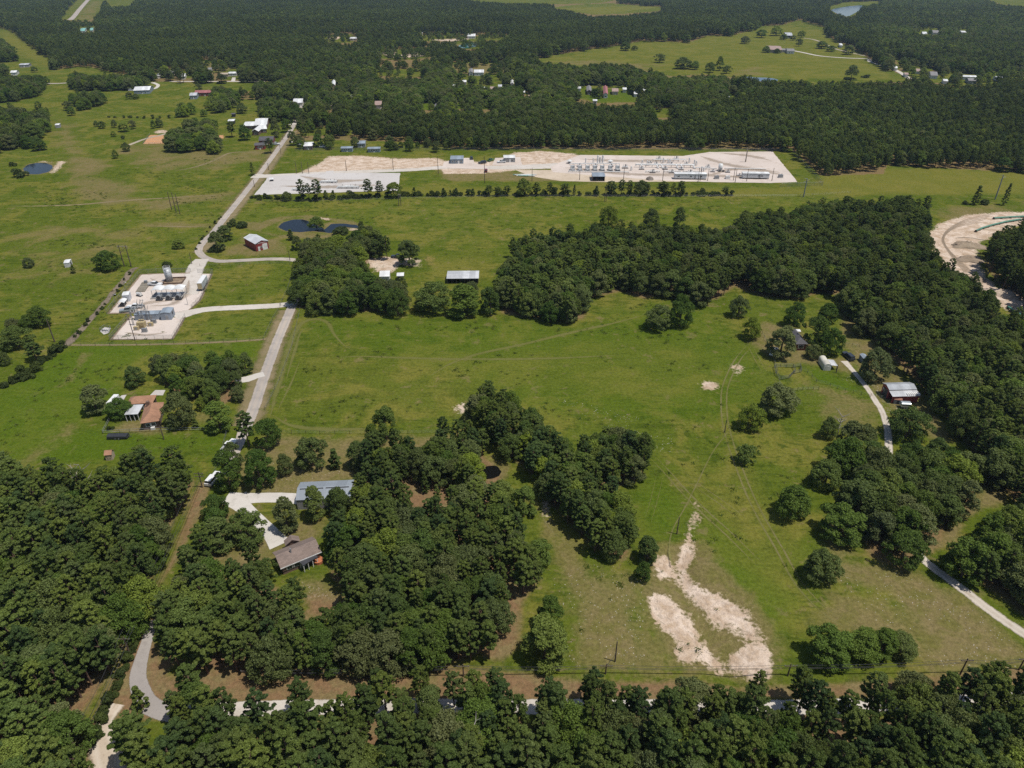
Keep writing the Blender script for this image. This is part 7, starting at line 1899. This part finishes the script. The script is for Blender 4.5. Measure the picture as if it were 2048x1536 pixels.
house('site_hut', 'blue-grey site hut on the station road', [(900.5,318.5),(927.5,318.5),(927,311),(901,311)], 3.0, 0.5, M_BLUEROOF, M_BLUEW, 'x', False, 0.2, [('n',-0.8,1.2,1.0,1.0),('n',-0.1,1.2,1.0,1.0),('n',0.35,1.0,0,2.1,'door',M_TRIM),('n',0.85,1.2,1.0,1.0)], cat='hut')
house('site_hut', 'white-roofed site hut beside the sand mound', [(1006.5,316),(1030.5,315.5),(1030,309.5),(1007,310)], 3.0, 0.4, M_WHITE, M_GREYP, 'x', False, 0.2, [('n',-0.55,2.4,0.2,2.0,'door',M_GREYW),('n',0.1,1.0,0,2.1,'door',M_TRIM),('n',0.7,1.8,0.9,1.1)], cat='hut')
pickup((943,318), 95, 'dark vehicle behind the blue-grey hut', M_CARD, bed=False, name='parked_car', cat='car'); pickup((1003,325.5), 185, 'white pickup in front of the white-roofed hut', M_CARW); pickup((965,327), 200, 'dark parked car on the grass between the huts', M_CARD, bed=False, name='parked_car', cat='car'); pickup((981,322), 60, 'green tractor-like utility vehicle between the huts', mat_plain('green_paint',(0.05,0.16,0.06),0.4), name='utility_vehicle', cat='vehicle')
pickup((972,343.5), 90, 'maroon pickup on the station road', M_CARR, bed=False, name='parked_car', cat='car')
for px, tp, lab in (((1491,324),295,'thick pale pole at the back of the station'),):
    pole(px, lab, top=tp, r=0.35, arm=False, mat=M_WOODL)
STP = [((1325,362),336),((1395.7,365),336),((1400,362),337),((1415,362),338),((1466.6,361),336),((1470,365),340),((1493,362.6),337),((1543.5,362),336),((1159,360),340),((1247,359),335),((1064,362),336),((969.5,366),312),((876.6,347.7),313),((786.7,340),317),((693,342),320),((593.7,347),322.6),((605.5,347),323),((618,347),324),((537.5,340),326),((509,374),360)]
stl = ['pole left of the long equipment house','front pole at the end of the long equipment house','rear pole at the end of the long equipment house','pole between long house and generator','rear pole of the pair before the right equipment house','front pole of the pair before the right equipment house','pole in front of the right equipment house','pole at the right end of the station','pole in front of the third compressor','pole right of the control shed','pole at the laydown heap','pole beside the maroon pickup','pole left of the blue-grey hut','pole by the sand road at the pad corner','pole by the sand road above the launchers','left pole of the trio by the sand road','middle pole of the trio by the sand road','right pole of the trio by the sand road','pole at the sand road turning','pole at the lower road corner of the pad']
for (px, tp), lab in zip(STP, stl):
    pole(px, 'wooden ' + lab, top=tp, r=0.16, arm=False)
fence([(590,302),(640,300.5),(800,300.5),(1000,301),(1200,301.5),(1400,302),(1582,303)], 'dark fence along the back of the compressor station', 6.0, 2.2, M_DARK, True, name='chain_link_fence', r=0.06)
fence([(1582,303),(1612,336),(1645,371),(1560,374)], 'chain-link fence at the right end of the station', 5.0, 2.2, M_STEEL, True, name='chain_link_fence', r=0.06)
fence([(500,404),(620,404),(800,398),(1000,394),(1200,394),(1400,394),(1600,393),(1700,386)], 'wire fence below the station tree line', 8.0, 1.3)
def launcher(px, label, L, flip=1):
    g = G(*px); root = empty('pipe_launcher', g, 0, label, 'pipeline')
    MB().path([(-L/2-1.2*flip,0,-0.1),(-L/2,0,1.1),(L/2,0,1.1)],0.62,12).build('barrel', M_PIPEW, root); MB().tube((L/2,0,1.1),(L/2+0.25,0,1.1),0.58,0.58,12).build('closure', M_STEEL, root)
    for k in range(4): MB().box(-L/2+L*(k+0.5)/4-0.15,-L/2+L*(k+0.5)/4+0.15,-0.35,0.35,-0.02,0.75).build('support', M_STEEL, root)
    for x in (-L*0.3, L*0.1, L*0.35): MB().tube((x,0,1.4),(x,0,2.5),0.16,0.12,8).build('valve_stem', M_STEEL, root)
    MB().path([(L*0.2,0,1.2),(L*0.2,1.6,1.2),(-L*0.2,1.6,1.2),(-L*0.2,1.6,-0.1)],0.36,8).build('bypass_pipe', M_PIPEW, root)
launcher((659,366), 'white pipe launcher nearest the sand road', 9.5); launcher((698,377), 'white pipe launcher at the right of the pad', 12.0); launcher((612,381), 'white pipe launcher partly behind the tall pines', 14.0)
g = G(543.7, 362); r_ = empty('meter_house', g, R(20), 'small white meter hood on the launcher pad', 'meter hood'); MB().box(-1,1,-0.8,0.8,0,1.2).build('case', M_DARK, r_); mb = MB(); slab(mb,[(-1.2,-1,1.2),(1.2,-1,1.2),(1.2,1,1.9),(-1.2,1,1.9)],0.1); mb.build('roof', M_PIPEW, r_)

# ------------------------------------------------------------------ transmission line
def hframe(pxs, tops, label, arm=True, name='transmission_pylon', rad=0.2):
    gs = [G(*p) for p in pxs]; o = gs[0]; root = empty(name, o, 0, label, 'pylon'); hs = []
    for g, tp in zip(gs, tops):
        lo, hi = 2.0, 40.0
        for _ in range(30):
            m_ = (lo+hi)/2
            if PR(g.x, g.y, m_)[1] > tp: lo = m_
            else: hi = m_
        hs.append(lo); p = g-o
        MB().tube((p.x,p.y,-0.3),(p.x,p.y,lo),rad*1.2,rad*0.8,8).build('post', M_WOOD, root)
    if arm and len(gs) > 1:
        a, b_ = gs[0]-o, gs[-1]-o; h = min(hs)-0.6; d = (b_-a)
        ca = MB().tube(a-d*0.25+Vector((0,0,h)), b_+d*0.25+Vector((0,0,h)), 0.14, 0.14, 6).build('crossarm', M_WOODL, root)
        for t in (-0.2,0.5,1.2):
            p = a+d*t; MB().tube(p+Vector((0,0,h-0.1)), p+Vector((0,0,h-1.1)), 0.09, 0.09, 6).build('insulator', M_STEEL, ca)
        if len(gs) == 2: MB().tube(a+Vector((0,0,h-3)), b_+Vector((0,0,h-0.5)), 0.08, 0.08, 5).build('brace', M_WOOD, root)
hframe([(249,533),(262.5,533)], (490,490), 'two-post transmission frame above the tank compound')
hframe([(343.7,420),(352.5,425),(360,428)], (384,385,388), 'three-post transmission structure in the worn pasture', arm=False)
hframe([(798,412),(802,412)], (387,387), 'transmission post with crossarms in front of the tree line', rad=0.16)
hframe([(109.5,684)], (639,), 'lone transmission post by the left edge clump')
hframe([(1209,403),(1212,403)], (372,372), 'twin post in the strip behind the middle wood', arm=False, rad=0.15)
for px, tp, lab in (((1606.8,394),357,'slender grey steel transmission pole at the right end of the station'),((1990,399),350,'slender grey steel transmission pole near the right edge')):
    rt, tp_ = pole(px, lab, top=tp, r=0.32, arm=False, mat=M_STEEL, name='transmission_pole')
    for k, z in enumerate((0.98,0.9,0.82)): MB().tube((0,0,tp_.z*z),((1 if k%2 else -1)*1.8,0,tp_.z*z+0.3),0.1,0.06,6).build('arm', M_STEEL, rt)

# ------------------------------------------------------------------ distribution poles and wires
_, A1 = pole((405,975), 'utility pole at the top of the wooded lane', top=944, arms=2); _, A2 = pole((181,1494), 'utility pole beside the sandy track at the bottom left', top=1455, arms=2)
_mid, A15 = pole((262,1312), 'utility pole half way down the wooded lane', h=A2.z)
wire_set('power_line', 'three wires along the wooded lane', [A1, A15, A2])
pole((328,879), 'utility pole in front of the brown house fence', top=852); pole((580,521), 'left pole at the upper road bend', top=501.5, arm=False); pole((600,531), 'right pole at the upper road bend', top=511, arm=False); pole((384,528), 'pole at the compound turning', top=506, arm=False)
pole((562,308), 'pole beside the road near the red-walled sheds', top=290); pole((593,245), 'pole at the top of the county road', top=231); pole((566,280), 'pole on the lawn of the white house', top=266, arm=False)
pole((1353.5,1068), 'utility pole above the sandy wash-out', top=1034, arm=False); pole((1449,865), 'utility pole beside the wheel tracks', top=839, arm=False); pole((1230,1323), 'utility pole in the lower field', top=1283, arm=False); pole((1672,746), 'utility pole beside the arched garage', top=729, arm=False)
pole((1535,705), 'white post by the ranch gate', top=690, r=0.08, arm=False, mat=M_TRIM, name='gate_post')
_, B0 = pole((927,1353), 'utility pole at the lower edge of the homestead wood', top=1329, arms=1); _, B1 = pole((1211,1348), 'utility pole above the bottom road', top=1328); _, B2 = pole((1920,1349), 'leaning utility pole near the bottom right', top=1317); _, B3 = pole((2037,1340), 'utility pole at the right edge above the bottom road', top=1315)
_, Bm = pole((500,1362), 'utility pole behind the bottom woodland at the left', h=B0.z); _, Bn = pole((1575,1352), 'utility pole between the wash-out and the oak clump', h=B0.z)
wire_set('power_line', 'wires along the bottom road', [Bm, B0, B1, Bn, B2, B3], 0.5)
wire_set('power_line', 'single wire to the pole in the lower field', [B1, G(1230,1323)+Vector((0,0,B1.z*0.9))], 0.3, (0.0,))

# ------------------------------------------------------------------ pipe yard on the right
def pipe_string(pxs, label):
    w = [G(x, y) for x, y in pxs]; root = empty('pipe_string', w[0], 0, label, 'pipeline'); o = w[0]
    pts = [p-o+Vector((0,0,0.75)) for p in w]
    MB().path(pts, 0.42, 12).build('pipe', M_PIPEG, root)
    for s, p, q in ((0,pts[0],pts[1]),): MB().tube(p, p+(p-q).normalized()*0.3, 0.46, 0.46, 12).build('end_cap', M_DARK, root)
    tot = catmull([tuple(p) for p in pts], 7.0)
    for p in tot: MB().box(p[0]-0.6,p[0]+0.6,p[1]-0.5,p[1]+0.5,-0.0,0.33).build('skid_block', M_WOOD, root)
pipe_string([(1987,438.5),(2020,436.5),(2070,434)], 'long green pipe string at the back of the pipe yard')
pipe_string([(1951,464),(1965,458),(1985,452),(2010,446),(2040,441)], 'bent green pipe string in front of the pine stand')
pipe_string([(2015,617),(2030,627),(2050,640)], 'green pipe string behind the lower pines')
def mound(px, label, L, W, h, ang, seed, mat=None):
    g = G(*px); r = np.random.RandomState(seed); n = 26; m_ = 14; mb = MB(); vs = []; fs = []
    for j in range(m_):
        for k in range(n):
            a = 2*math.pi*k/n; q = j/(m_-1)
            rr = (1-q)*(1+0.16*math.sin(3*a+seed)+0.1*math.sin(7*a)+0.05*r.normal()); z = h*(1-(1-q)**2)*(1+0.18*r.normal()*min(1,q*3))*(q>0) - 0.1*(q==0)
            vs.append((L/2*rr*math.cos(a), W/2*rr*math.sin(a), z))
    for j in range(m_-1):
        for k in range(n): fs.append((j*n+k, j*n+(k+1)%n, (j+1)*n+(k+1)%n, (j+1)*n+k))
    mb.add(vs, fs); o = mb.build('earth_mound', mat or M_EARTH, None, True); o.location = g; o.rotation_euler = (0,0,R(ang)); tag(o, label, 'mound')
mound((1936,492), 'long brown earth mound in the pipe yard', 16, 11, 1.6, -8, 3); mound((1940,519), 'pale brown spoil heap below the long mound', 13, 10, 1.1, 10, 5); mound((1945,562), 'grassy spoil heap by the lower pines', 14, 9, 1.2, 30, 8); mound((2003,588), 'sandy spoil heap at the right behind the pines', 15, 9, 1.6, -20, 11, mat_ground_cover('pale_spoil',[(0.42,0.33,0.25),(0.48,0.39,0.30),(0.34,0.26,0.19)],(0.06,0.4,1.8),bump=0.7))
ribbon('trench', [(1912,476,0.9),(1930,475,1.0),(1950,477,1.0),(1970,481,0.9)], 0.9, 0.03, M_DITCH); ribbon('trench', [(1930,552,0.6),(1945,546,0.7),(1958,540,0.7)], 0.7, 0.03, M_DITCH)
for i in range(5): ribbon('wheel_track', [(1985-i*6,428+i*4,1.2),(1930-i*5,440+i*4,1.2),(1893-i*2,462+i*4,1.2),(1887+i*2,485+i*3,1.2),(1905+i*4,515+i*2,1.2),(1930+i*4,545,1.2)], 1.0, 0.012+0.004*i, mat_ground_cover('sand_rut',[(0.33,0.255,0.18),(0.36,0.285,0.21),(0.30,0.235,0.165)],(0.06,0.4,1.8),edge=(0.2,1.0,0.9,0.55),bump=0.3))

# ------------------------------------------------------------------ village and far buildings
def white_house():
    c0 = G(516, 252); root = empty('house', c0, 0, 'large white many-gabled house above the riding ground', 'house')
    for k, (co, ev, rs_, al) in enumerate([([(491,251),(514,252),(520,243),(492,243)],3.0,1.5,'x'), ([(511,249),(539,250),(534,236),(514,236)],3.4,2.2,'x'), ([(507,262),(520,263.5),(527,251),(515,250)],3.1,1.6,'y'), ([(520,259),(532,257),(533,249),(523,250)],3.05,1.4,'x')]):
        c, L, W, ang = fit(co, ev); L -= 0.8; W -= 0.8
        # parts are set out in the house's own frame
        before = set(COL.objects)
        w_ = walls(root, L, W, ev, rs_, M_BRICK, al); r2 = gable_roof(root, L, W, ev, rs_, 0.5, M_WHITE if al == 'x' else M_WHITEY, al)
        for o in (w_, r2): o.location = c - c0; o.rotation_euler = (0, 0, ang)
        o = opening(w_, L, W, 'n', 0.0, 1.6, 0.9, 1.3)
white_house()
VILL = [
 ('house','dark grey-roofed brick building beside the road',534,277,29,8,2.8,1.6,M_DARKSH,M_BRICKR,'x',0), ('shed','dark grey-roofed red shed beside the road',520.5,288,21,5.5,3.0,1.0,M_DARKSH,M_REDW,'x',0),
 ('house','white hipped house behind the station fence',617,288,18,8,2.8,1.4,M_WHITE,M_BRICK,'x',1), ('carport','blue-grey carport behind the station fence',694,294.5,24,4,2.6,0.3,M_BLUEROOF,M_STEELB,'x',0), ('carport','second blue-grey carport behind the station fence',748,295.5,26,4,2.6,0.3,M_BLUEROOF,M_STEELB,'x',0), ('shed','blue-grey-roofed shed behind the carports',723,284,17,6,3.0,0.8,M_BLUEROOF,M_GREYP,'x',0),
 ('house','white roofed house near the end of the county road',597,201,19,9,3.2,1.6,M_WHITE,M_PLASTER,'x',0), ('shed','teal-roofed shed near the end of the county road',577,205,11,4,2.8,0.7,M_TEALR,M_PLASTER,'x',0), ('shed','low white shed below the teal roof',567,211,17,3,2.6,0.4,M_WHITE,M_PLASTER,'x',0),
 ('barn','tall pale gabled building in the forest',667,166,8,8,5.0,1.6,M_WHITE,M_TANW,'y',0), ('house','brown-roofed house in the village wood',757,206,14,8,4.0,1.8,M_PINKSH,M_PLASTER,'x',0), ('house','purple-brown roofed house in the village wood',668,208,12,7,3.0,1.6,M_TAUPESH,M_TANW,'y',1), ('camper_trailer','white trailer between the village trees',688,261.5,9,3,2.8,0.2,M_WHITE,M_PLASTER,'x',0), ('house','grey-roofed house north of the county road',548,232,16,6,2.8,1.6,M_DARKSH,M_BRICK,'x',1),
 ('mobile_home','long white mobile home at the forest edge',466,145,17,3.5,3.0,0.6,M_WHITE,M_PLASTER,'x',0), ('mobile_home','tan mobile home beside the white one',449,147,16,3.5,3.0,0.6,M_TANW,M_TANW,'x',0), ('house','small white house at the forest edge',367,150,9,6,3.2,1.4,M_WHITE,M_PLASTER,'x',0),
 ('house','wide white-roofed house on the upper left meadow',287,176.5,31,8,3.4,1.8,M_WHITE,M_STEELB,'x',0), ('shed','grey metal shed beside the red roof',388,188,15,6,3.4,1.2,M_GALVP,M_STEELB,'x',0), ('barn','long red-roofed barn on the upper left meadow',411,183,38,5,3.2,1.4,M_REDROOF,M_BRICKR,'x',0), ('carport','white-roofed carport behind the riding ground',463,240,13,4,2.8,0.3,M_WHITE,M_DARK,'x',0), ('shed','dark little shed left of the large white house',467,227,8,2.5,2.4,0.4,M_DARKSH,M_DARK,'x',0),
 ('house','white-roofed house in the distant clearing',958,142,20,6,3.6,1.6,M_WHITE,M_PLASTER,'x',0), ('house','grey-white house left of the distant clearing house',942,142,9,7,3.4,1.6,M_GREYSH,M_PLASTER,'y',0), ('shed','white shed at the left of the distant clearing',903,142,10,4.5,3.2,1.0,M_WHITE,M_PLASTER,'x',0), ('barn','bright white barn right of the distant clearing',1024.5,164.5,7,6,4.0,1.4,M_WHITE,M_PLASTER,'y',0), ('house','grey-roofed house below the bright lawn',874,212,10,7,3.2,1.6,M_GREYSH,M_PLASTER,'y',0), ('camper_trailer','white trailer left of the bright white barn',971,175,6,3,2.8,0.3,M_WHITE,M_PLASTER,'x',0), ('house','grey house hidden in the middle forest',866,170,11,4,3.0,1.4,M_GREYSH,M_PLASTER,'x',0), ('house','brown house at the distant lane',985,176,10,4,3.0,1.4,M_PINKSH,M_TANW,'x',0),
 ('barn','long red roof running away in the forest village',1211,181,9,15,3.6,1.6,M_REDROOF,M_PLASTER,'y',0), ('house','grey-roofed house left of the long red roof',1178,178,10,10,3.2,1.6,M_GREYSH,M_BRICK,'y',0), ('house','tan-roofed house right of the long red roof',1230,180,13,6,3.2,1.6,M_PINKSH,M_TANW,'x',0), ('mobile_home','white mobile home below the grey village roof',1190,200,9,3,3.0,0.5,M_WHITE,M_PLASTER,'x',0), ('house','pinkish-roofed house in the right of the forest village',1304,190,10,8,3.2,1.6,M_PINKSH,M_PLASTER,'y',0), ('shed','white shed at the left of the forest village',1088,187,10,3,3.0,0.6,M_WHITE,M_PLASTER,'x',0), ('house','pale house at the right end of the forest village',1271,186,7,4,3.0,1.2,M_WHITE,M_PLASTER,'x',0), ('shed','white shed in the small forest glade',1455,194,8,4,3.0,0.8,M_WHITE,M_PLASTER,'x',0),
 ('house','tan-roofed ranch house on the far green pasture',1548,95.5,26,8,4.0,2.0,M_PINKSH,M_TANW,'x',0), ('garage','white gabled garage beside the far ranch house',1580,99.5,15,5,3.6,1.6,M_GREYSH,M_PLASTER,'x',0), ('breezeway','low white link beside the far ranch house',1567,98.5,9,3,3.2,0.8,M_GREYSH,M_PLASTER,'x',0), ('barn','grey-roofed barn above the far ranch house',1576,68,14,6,4.5,2.0,M_GALVP,M_DARK,'x',0), ('shed','bright white box shed on the far pasture',1681.5,88.5,6,4,3.4,0.3,M_WHITE,M_PLASTER,'x',0), ('house','tan-roofed house at the far pasture edge',1720,87,9,5,3.4,1.6,M_PINKSH,M_PLASTER,'x',0),
 ('house','white-fronted house at the right settlement, leftmost',1835,140,9,5,3.2,1.4,M_PINKSH,M_PLASTER,'x',0), ('house','grey-white gabled house in the right settlement',1866,147,14,8,3.4,2.0,M_GREYSH,M_PLASTER,'x',0), ('mobile_home','long white mobile home in the right settlement',1937,152,27,3.5,3.2,0.8,M_WHITE,M_PLASTER,'x',0), ('barn','grey-roofed barn in front of the white mobile home',1943,159,17,5,3.4,1.4,M_GREYSH,M_GREYP,'x',0), ('greenhouse','pale greenhouse at the right settlement',2002,155,23,4,3.0,1.2,M_TEALR if False else M_GALVP,M_PLASTER,'x',0), ('house','white gable house in the top right forest',1848,66,9,4,3.6,2.0,M_WHITE,M_PLASTER,'x',0), ('house','grey house in the top right forest',1870,63,12,5,3.4,2.0,M_GREYSH,M_PLASTER,'x',0), ('mobile_home','long pale roof in the top right forest',1926,63,10,3,3.2,0.8,M_WHITE,M_PLASTER,'x',0),
 ('shed','white shed in the small far forest clearing',707,75.5,14,3,3.4,0.8,M_WHITE,M_TANW,'x',0), ('house','teal-roofed house in the top left forest',167,59,10,6,3.4,1.6,M_TEALR,M_PLASTER,'x',0), ('house','second teal roof in the top left forest',184,58,6,5,3.4,1.4,M_TEALR,M_PLASTER,'x',0), ('house','white-roofed house above the teal pond',943,70,16,5,3.6,2.0,M_WHITE,M_PLASTER,'x',0), ('shed','white shed left above the teal pond',840,66,10,3,3.4,0.6,M_WHITE,M_PLASTER,'x',0),
 ('shed','grey shed at the far left lane',50,128,18,3,3.0,0.6,M_GALVP,M_GREYP,'x',0), ('house','white house at the left edge lane',29,143,12,4,3.2,1.2,M_WHITE,M_PLASTER,'x',0),
]
for (nm, lab, cx, cy, w, d, ev, rise, rm, wm, al, hp) in VILL:
    far_house(nm, lab, cx, cy, w, d, ev, rise, rm, wm, al, bool(hp), 0 if w < 9 else (3 if w > 20 else 2), {'camper_trailer':'trailer','mobile_home':'mobile home'}.get(nm, nm))
for k, (x_, y_, w_, l_) in enumerate(XTRA):
    far_house('cottage', l_, x_, y_, w_, 4, 3.2, 1.0, (M_WHITE, M_GREYSH, M_GALVP, M_PINKSH)[k % 4 if k % 3 else 0], M_PLASTER, 'x', False, 0, 'house')
fence([(300,269),(286,289),(345,287)], 'rail fence around the orange riding ground', 4.0, 1.3, rails=2)
pickup((603,290.5), 0, 'white pickup beside the white hipped house', M_CARW); pickup((647,295), 10, 'white van behind the station fence', M_CARW, bed=False, name='parked_van', cat='van')
pickup((552,289.5), 5, 'white pickup beside the red shed', M_CARW); pickup((608,207), 60, 'white car near the top of the county road', M_CARW, bed=False, name='parked_car', cat='car')
pickup((263,182), 10, 'white car left of the wide white-roofed house', M_CARW, bed=False, name='parked_car', cat='car')

# ------------------------------------------------------------------ dead trees, stones, haze
def dead_tree(px, label, h, seed, kind='bare'):
    g = G(*px); r = random.Random(seed); root = empty('dead_tree', g, r.uniform(0,6), label, 'tree')
    mb = MB(); p = Vector((0,0,-0.2)); d = Vector((0,0,1)); rad = 0.22
    pts = [p]
    for k in range(6):
        q = p+Vector((r.uniform(-.2,.2),r.uniform(-.2,.2),h/6)); mb.tube(p,q,rad,rad*0.8,6,False); p = q; rad *= 0.8; pts.append(p)
    mb.build('trunk', M_BARKD, root)
    mb = MB()
    for k in range(16):
        b_ = pts[r.randint(2,6)]; a = r.uniform(0,6.28); L = r.uniform(1.2,3.0)
        m_ = b_+Vector((math.cos(a)*L*0.5,math.sin(a)*L*0.5,L*0.35)); e = m_+Vector((math.cos(a+.4)*L*0.5,math.sin(a+.4)*L*0.5,L*0.4))
        mb.tube(b_,m_,0.11,0.07,5,False); mb.tube(m_,e,0.07,0.02,5,False); f = m_+Vector((math.cos(a-.9)*L*0.4,math.sin(a-.9)*L*0.4,L*0.2)); mb.tube(m_,f,0.05,0.02,4,False)
    mb.build('branches', M_BARKD, root)
dead_tree((182,990), 'bleached dead tree at the top of the left woodland', 10, 3); dead_tree((168,985), 'smaller bleached dead tree in the left woodland', 8, 4); dead_tree((950,1530), 'bare grey dead tree in the bottom woodland', 11, 5); dead_tree((1675,868), 'bare snag beside the small grove tree', 6.5, 6); dead_tree((1002,885), 'grey dead tree at the top of the belt', 8, 7)
def brown_tree():
    x, y, W, H = box_tree(764,240,791,268)
    c, ctr = lobed_crown('crown', 900, 10, 9, 1.8, 13, 1.8, 5000, 0.3, M_DEADL)
    e = empty('dead_tree', (x,y,0), 0, 'brown dead-leaved tree in front of the pine forest', 'tree'); e.scale = (W/10,W/10,H/9)
    o = bpy.data.objects.new('crown', c); COL.objects.link(o); o.parent = e
    o = bpy.data.objects.new('trunk', PROTO['oak_tree'][0][1]); COL.objects.link(o); o.parent = e
brown_tree()
def stones(name, label, polys, n, smin, smax, mat, seed):
    r = np.random.RandomState(seed); mb = MB()
    for px in polys:
        w = WP(px); lo = w.min(0); hi = w.max(0)
        p = r.uniform(lo, hi, (n*3, 2)); p = p[inside(w, p[:,0], p[:,1])][:n]
        k_ = wavy(np.stack([p[:,0]*0.25, p[:,1]*0.25, p[:,0]*0], 1), seed, 1.0)
        for (x, y), q in zip(p, k_):
            if q < -0.1: continue
            s = r.uniform(smin, smax); a = r.uniform(0, 6.28); c = math.cos(a)*s; d = math.sin(a)*s
            mb.add([(x+c,y+d,0),(x-d*0.7,y+c*0.7,0),(x-c,y-d,0),(x+d*0.7,y-c*0.7,0),(x+c*.3,y+d*.3,s*0.7)], [(0,1,4),(1,2,4),(2,3,4),(3,0,4)])
    o = mb.build(name, mat); tag(o, label, 'stones', kind='stuff')
stones('limestone_rubble', 'pale stones scattered over the lower right fields', [[(1640,1130),(1840,1150),(2048,1290),(2048,1340),(1860,1330),(1700,1200)],[(1080,1060),(1180,1120),(1290,1160),(1290,1330),(1140,1340),(1110,1180)],[(1100,790),(1350,850),(1340,930),(1200,850)],[(1660,740),(1740,760),(1880,880),(1860,890),(1740,800)]], 300, 0.05, 0.15, mat_plain('limestone',(0.58,0.53,0.46),0.9), 4)
stones('straw_litter', 'pale branches and litter under the homestead trees', [[(540,900),(700,945),(720,960),(500,990)],[(600,1160),(690,1190),(690,1240),(620,1230)],[(1060,980),(1110,1050),(1200,1120),(1240,1140),(1150,1100)]], 260, 0.06, 0.16, mat_plain('bleached_wood',(0.42,0.34,0.26),0.9), 9)
stones('ditch_rocks', 'brown rocks lining the stony ditch', [[(258,541),(266,541),(138,692),(128,692)]], 500, 0.15, 0.4, mat_plain('ditch_rock',(0.22,0.17,0.13),0.9), 12)

hz = MB().box(-2600, 2600, -200, 3000, -4.0, 135.0).build('haze', [])
hm = bpy.data.materials.new('haze'); hm.use_nodes = True
hn = hm.node_tree; hn.nodes.remove(hn.nodes['Principled BSDF'])
pv = hn.nodes.new('ShaderNodeVolumePrincipled'); pv.inputs['Color'].default_value = (0.58,0.76,1.0,1); pv.inputs['Density'].default_value = 0.00006; pv.inputs['Anisotropy'].default_value = 0.2
hn.links.new(pv.outputs[0], hn.nodes['Material Output'].inputs['Volume'])
hz.data.materials.append(hm); tag(hz, 'thin summer haze over the countryside', 'haze', kind='stuff')
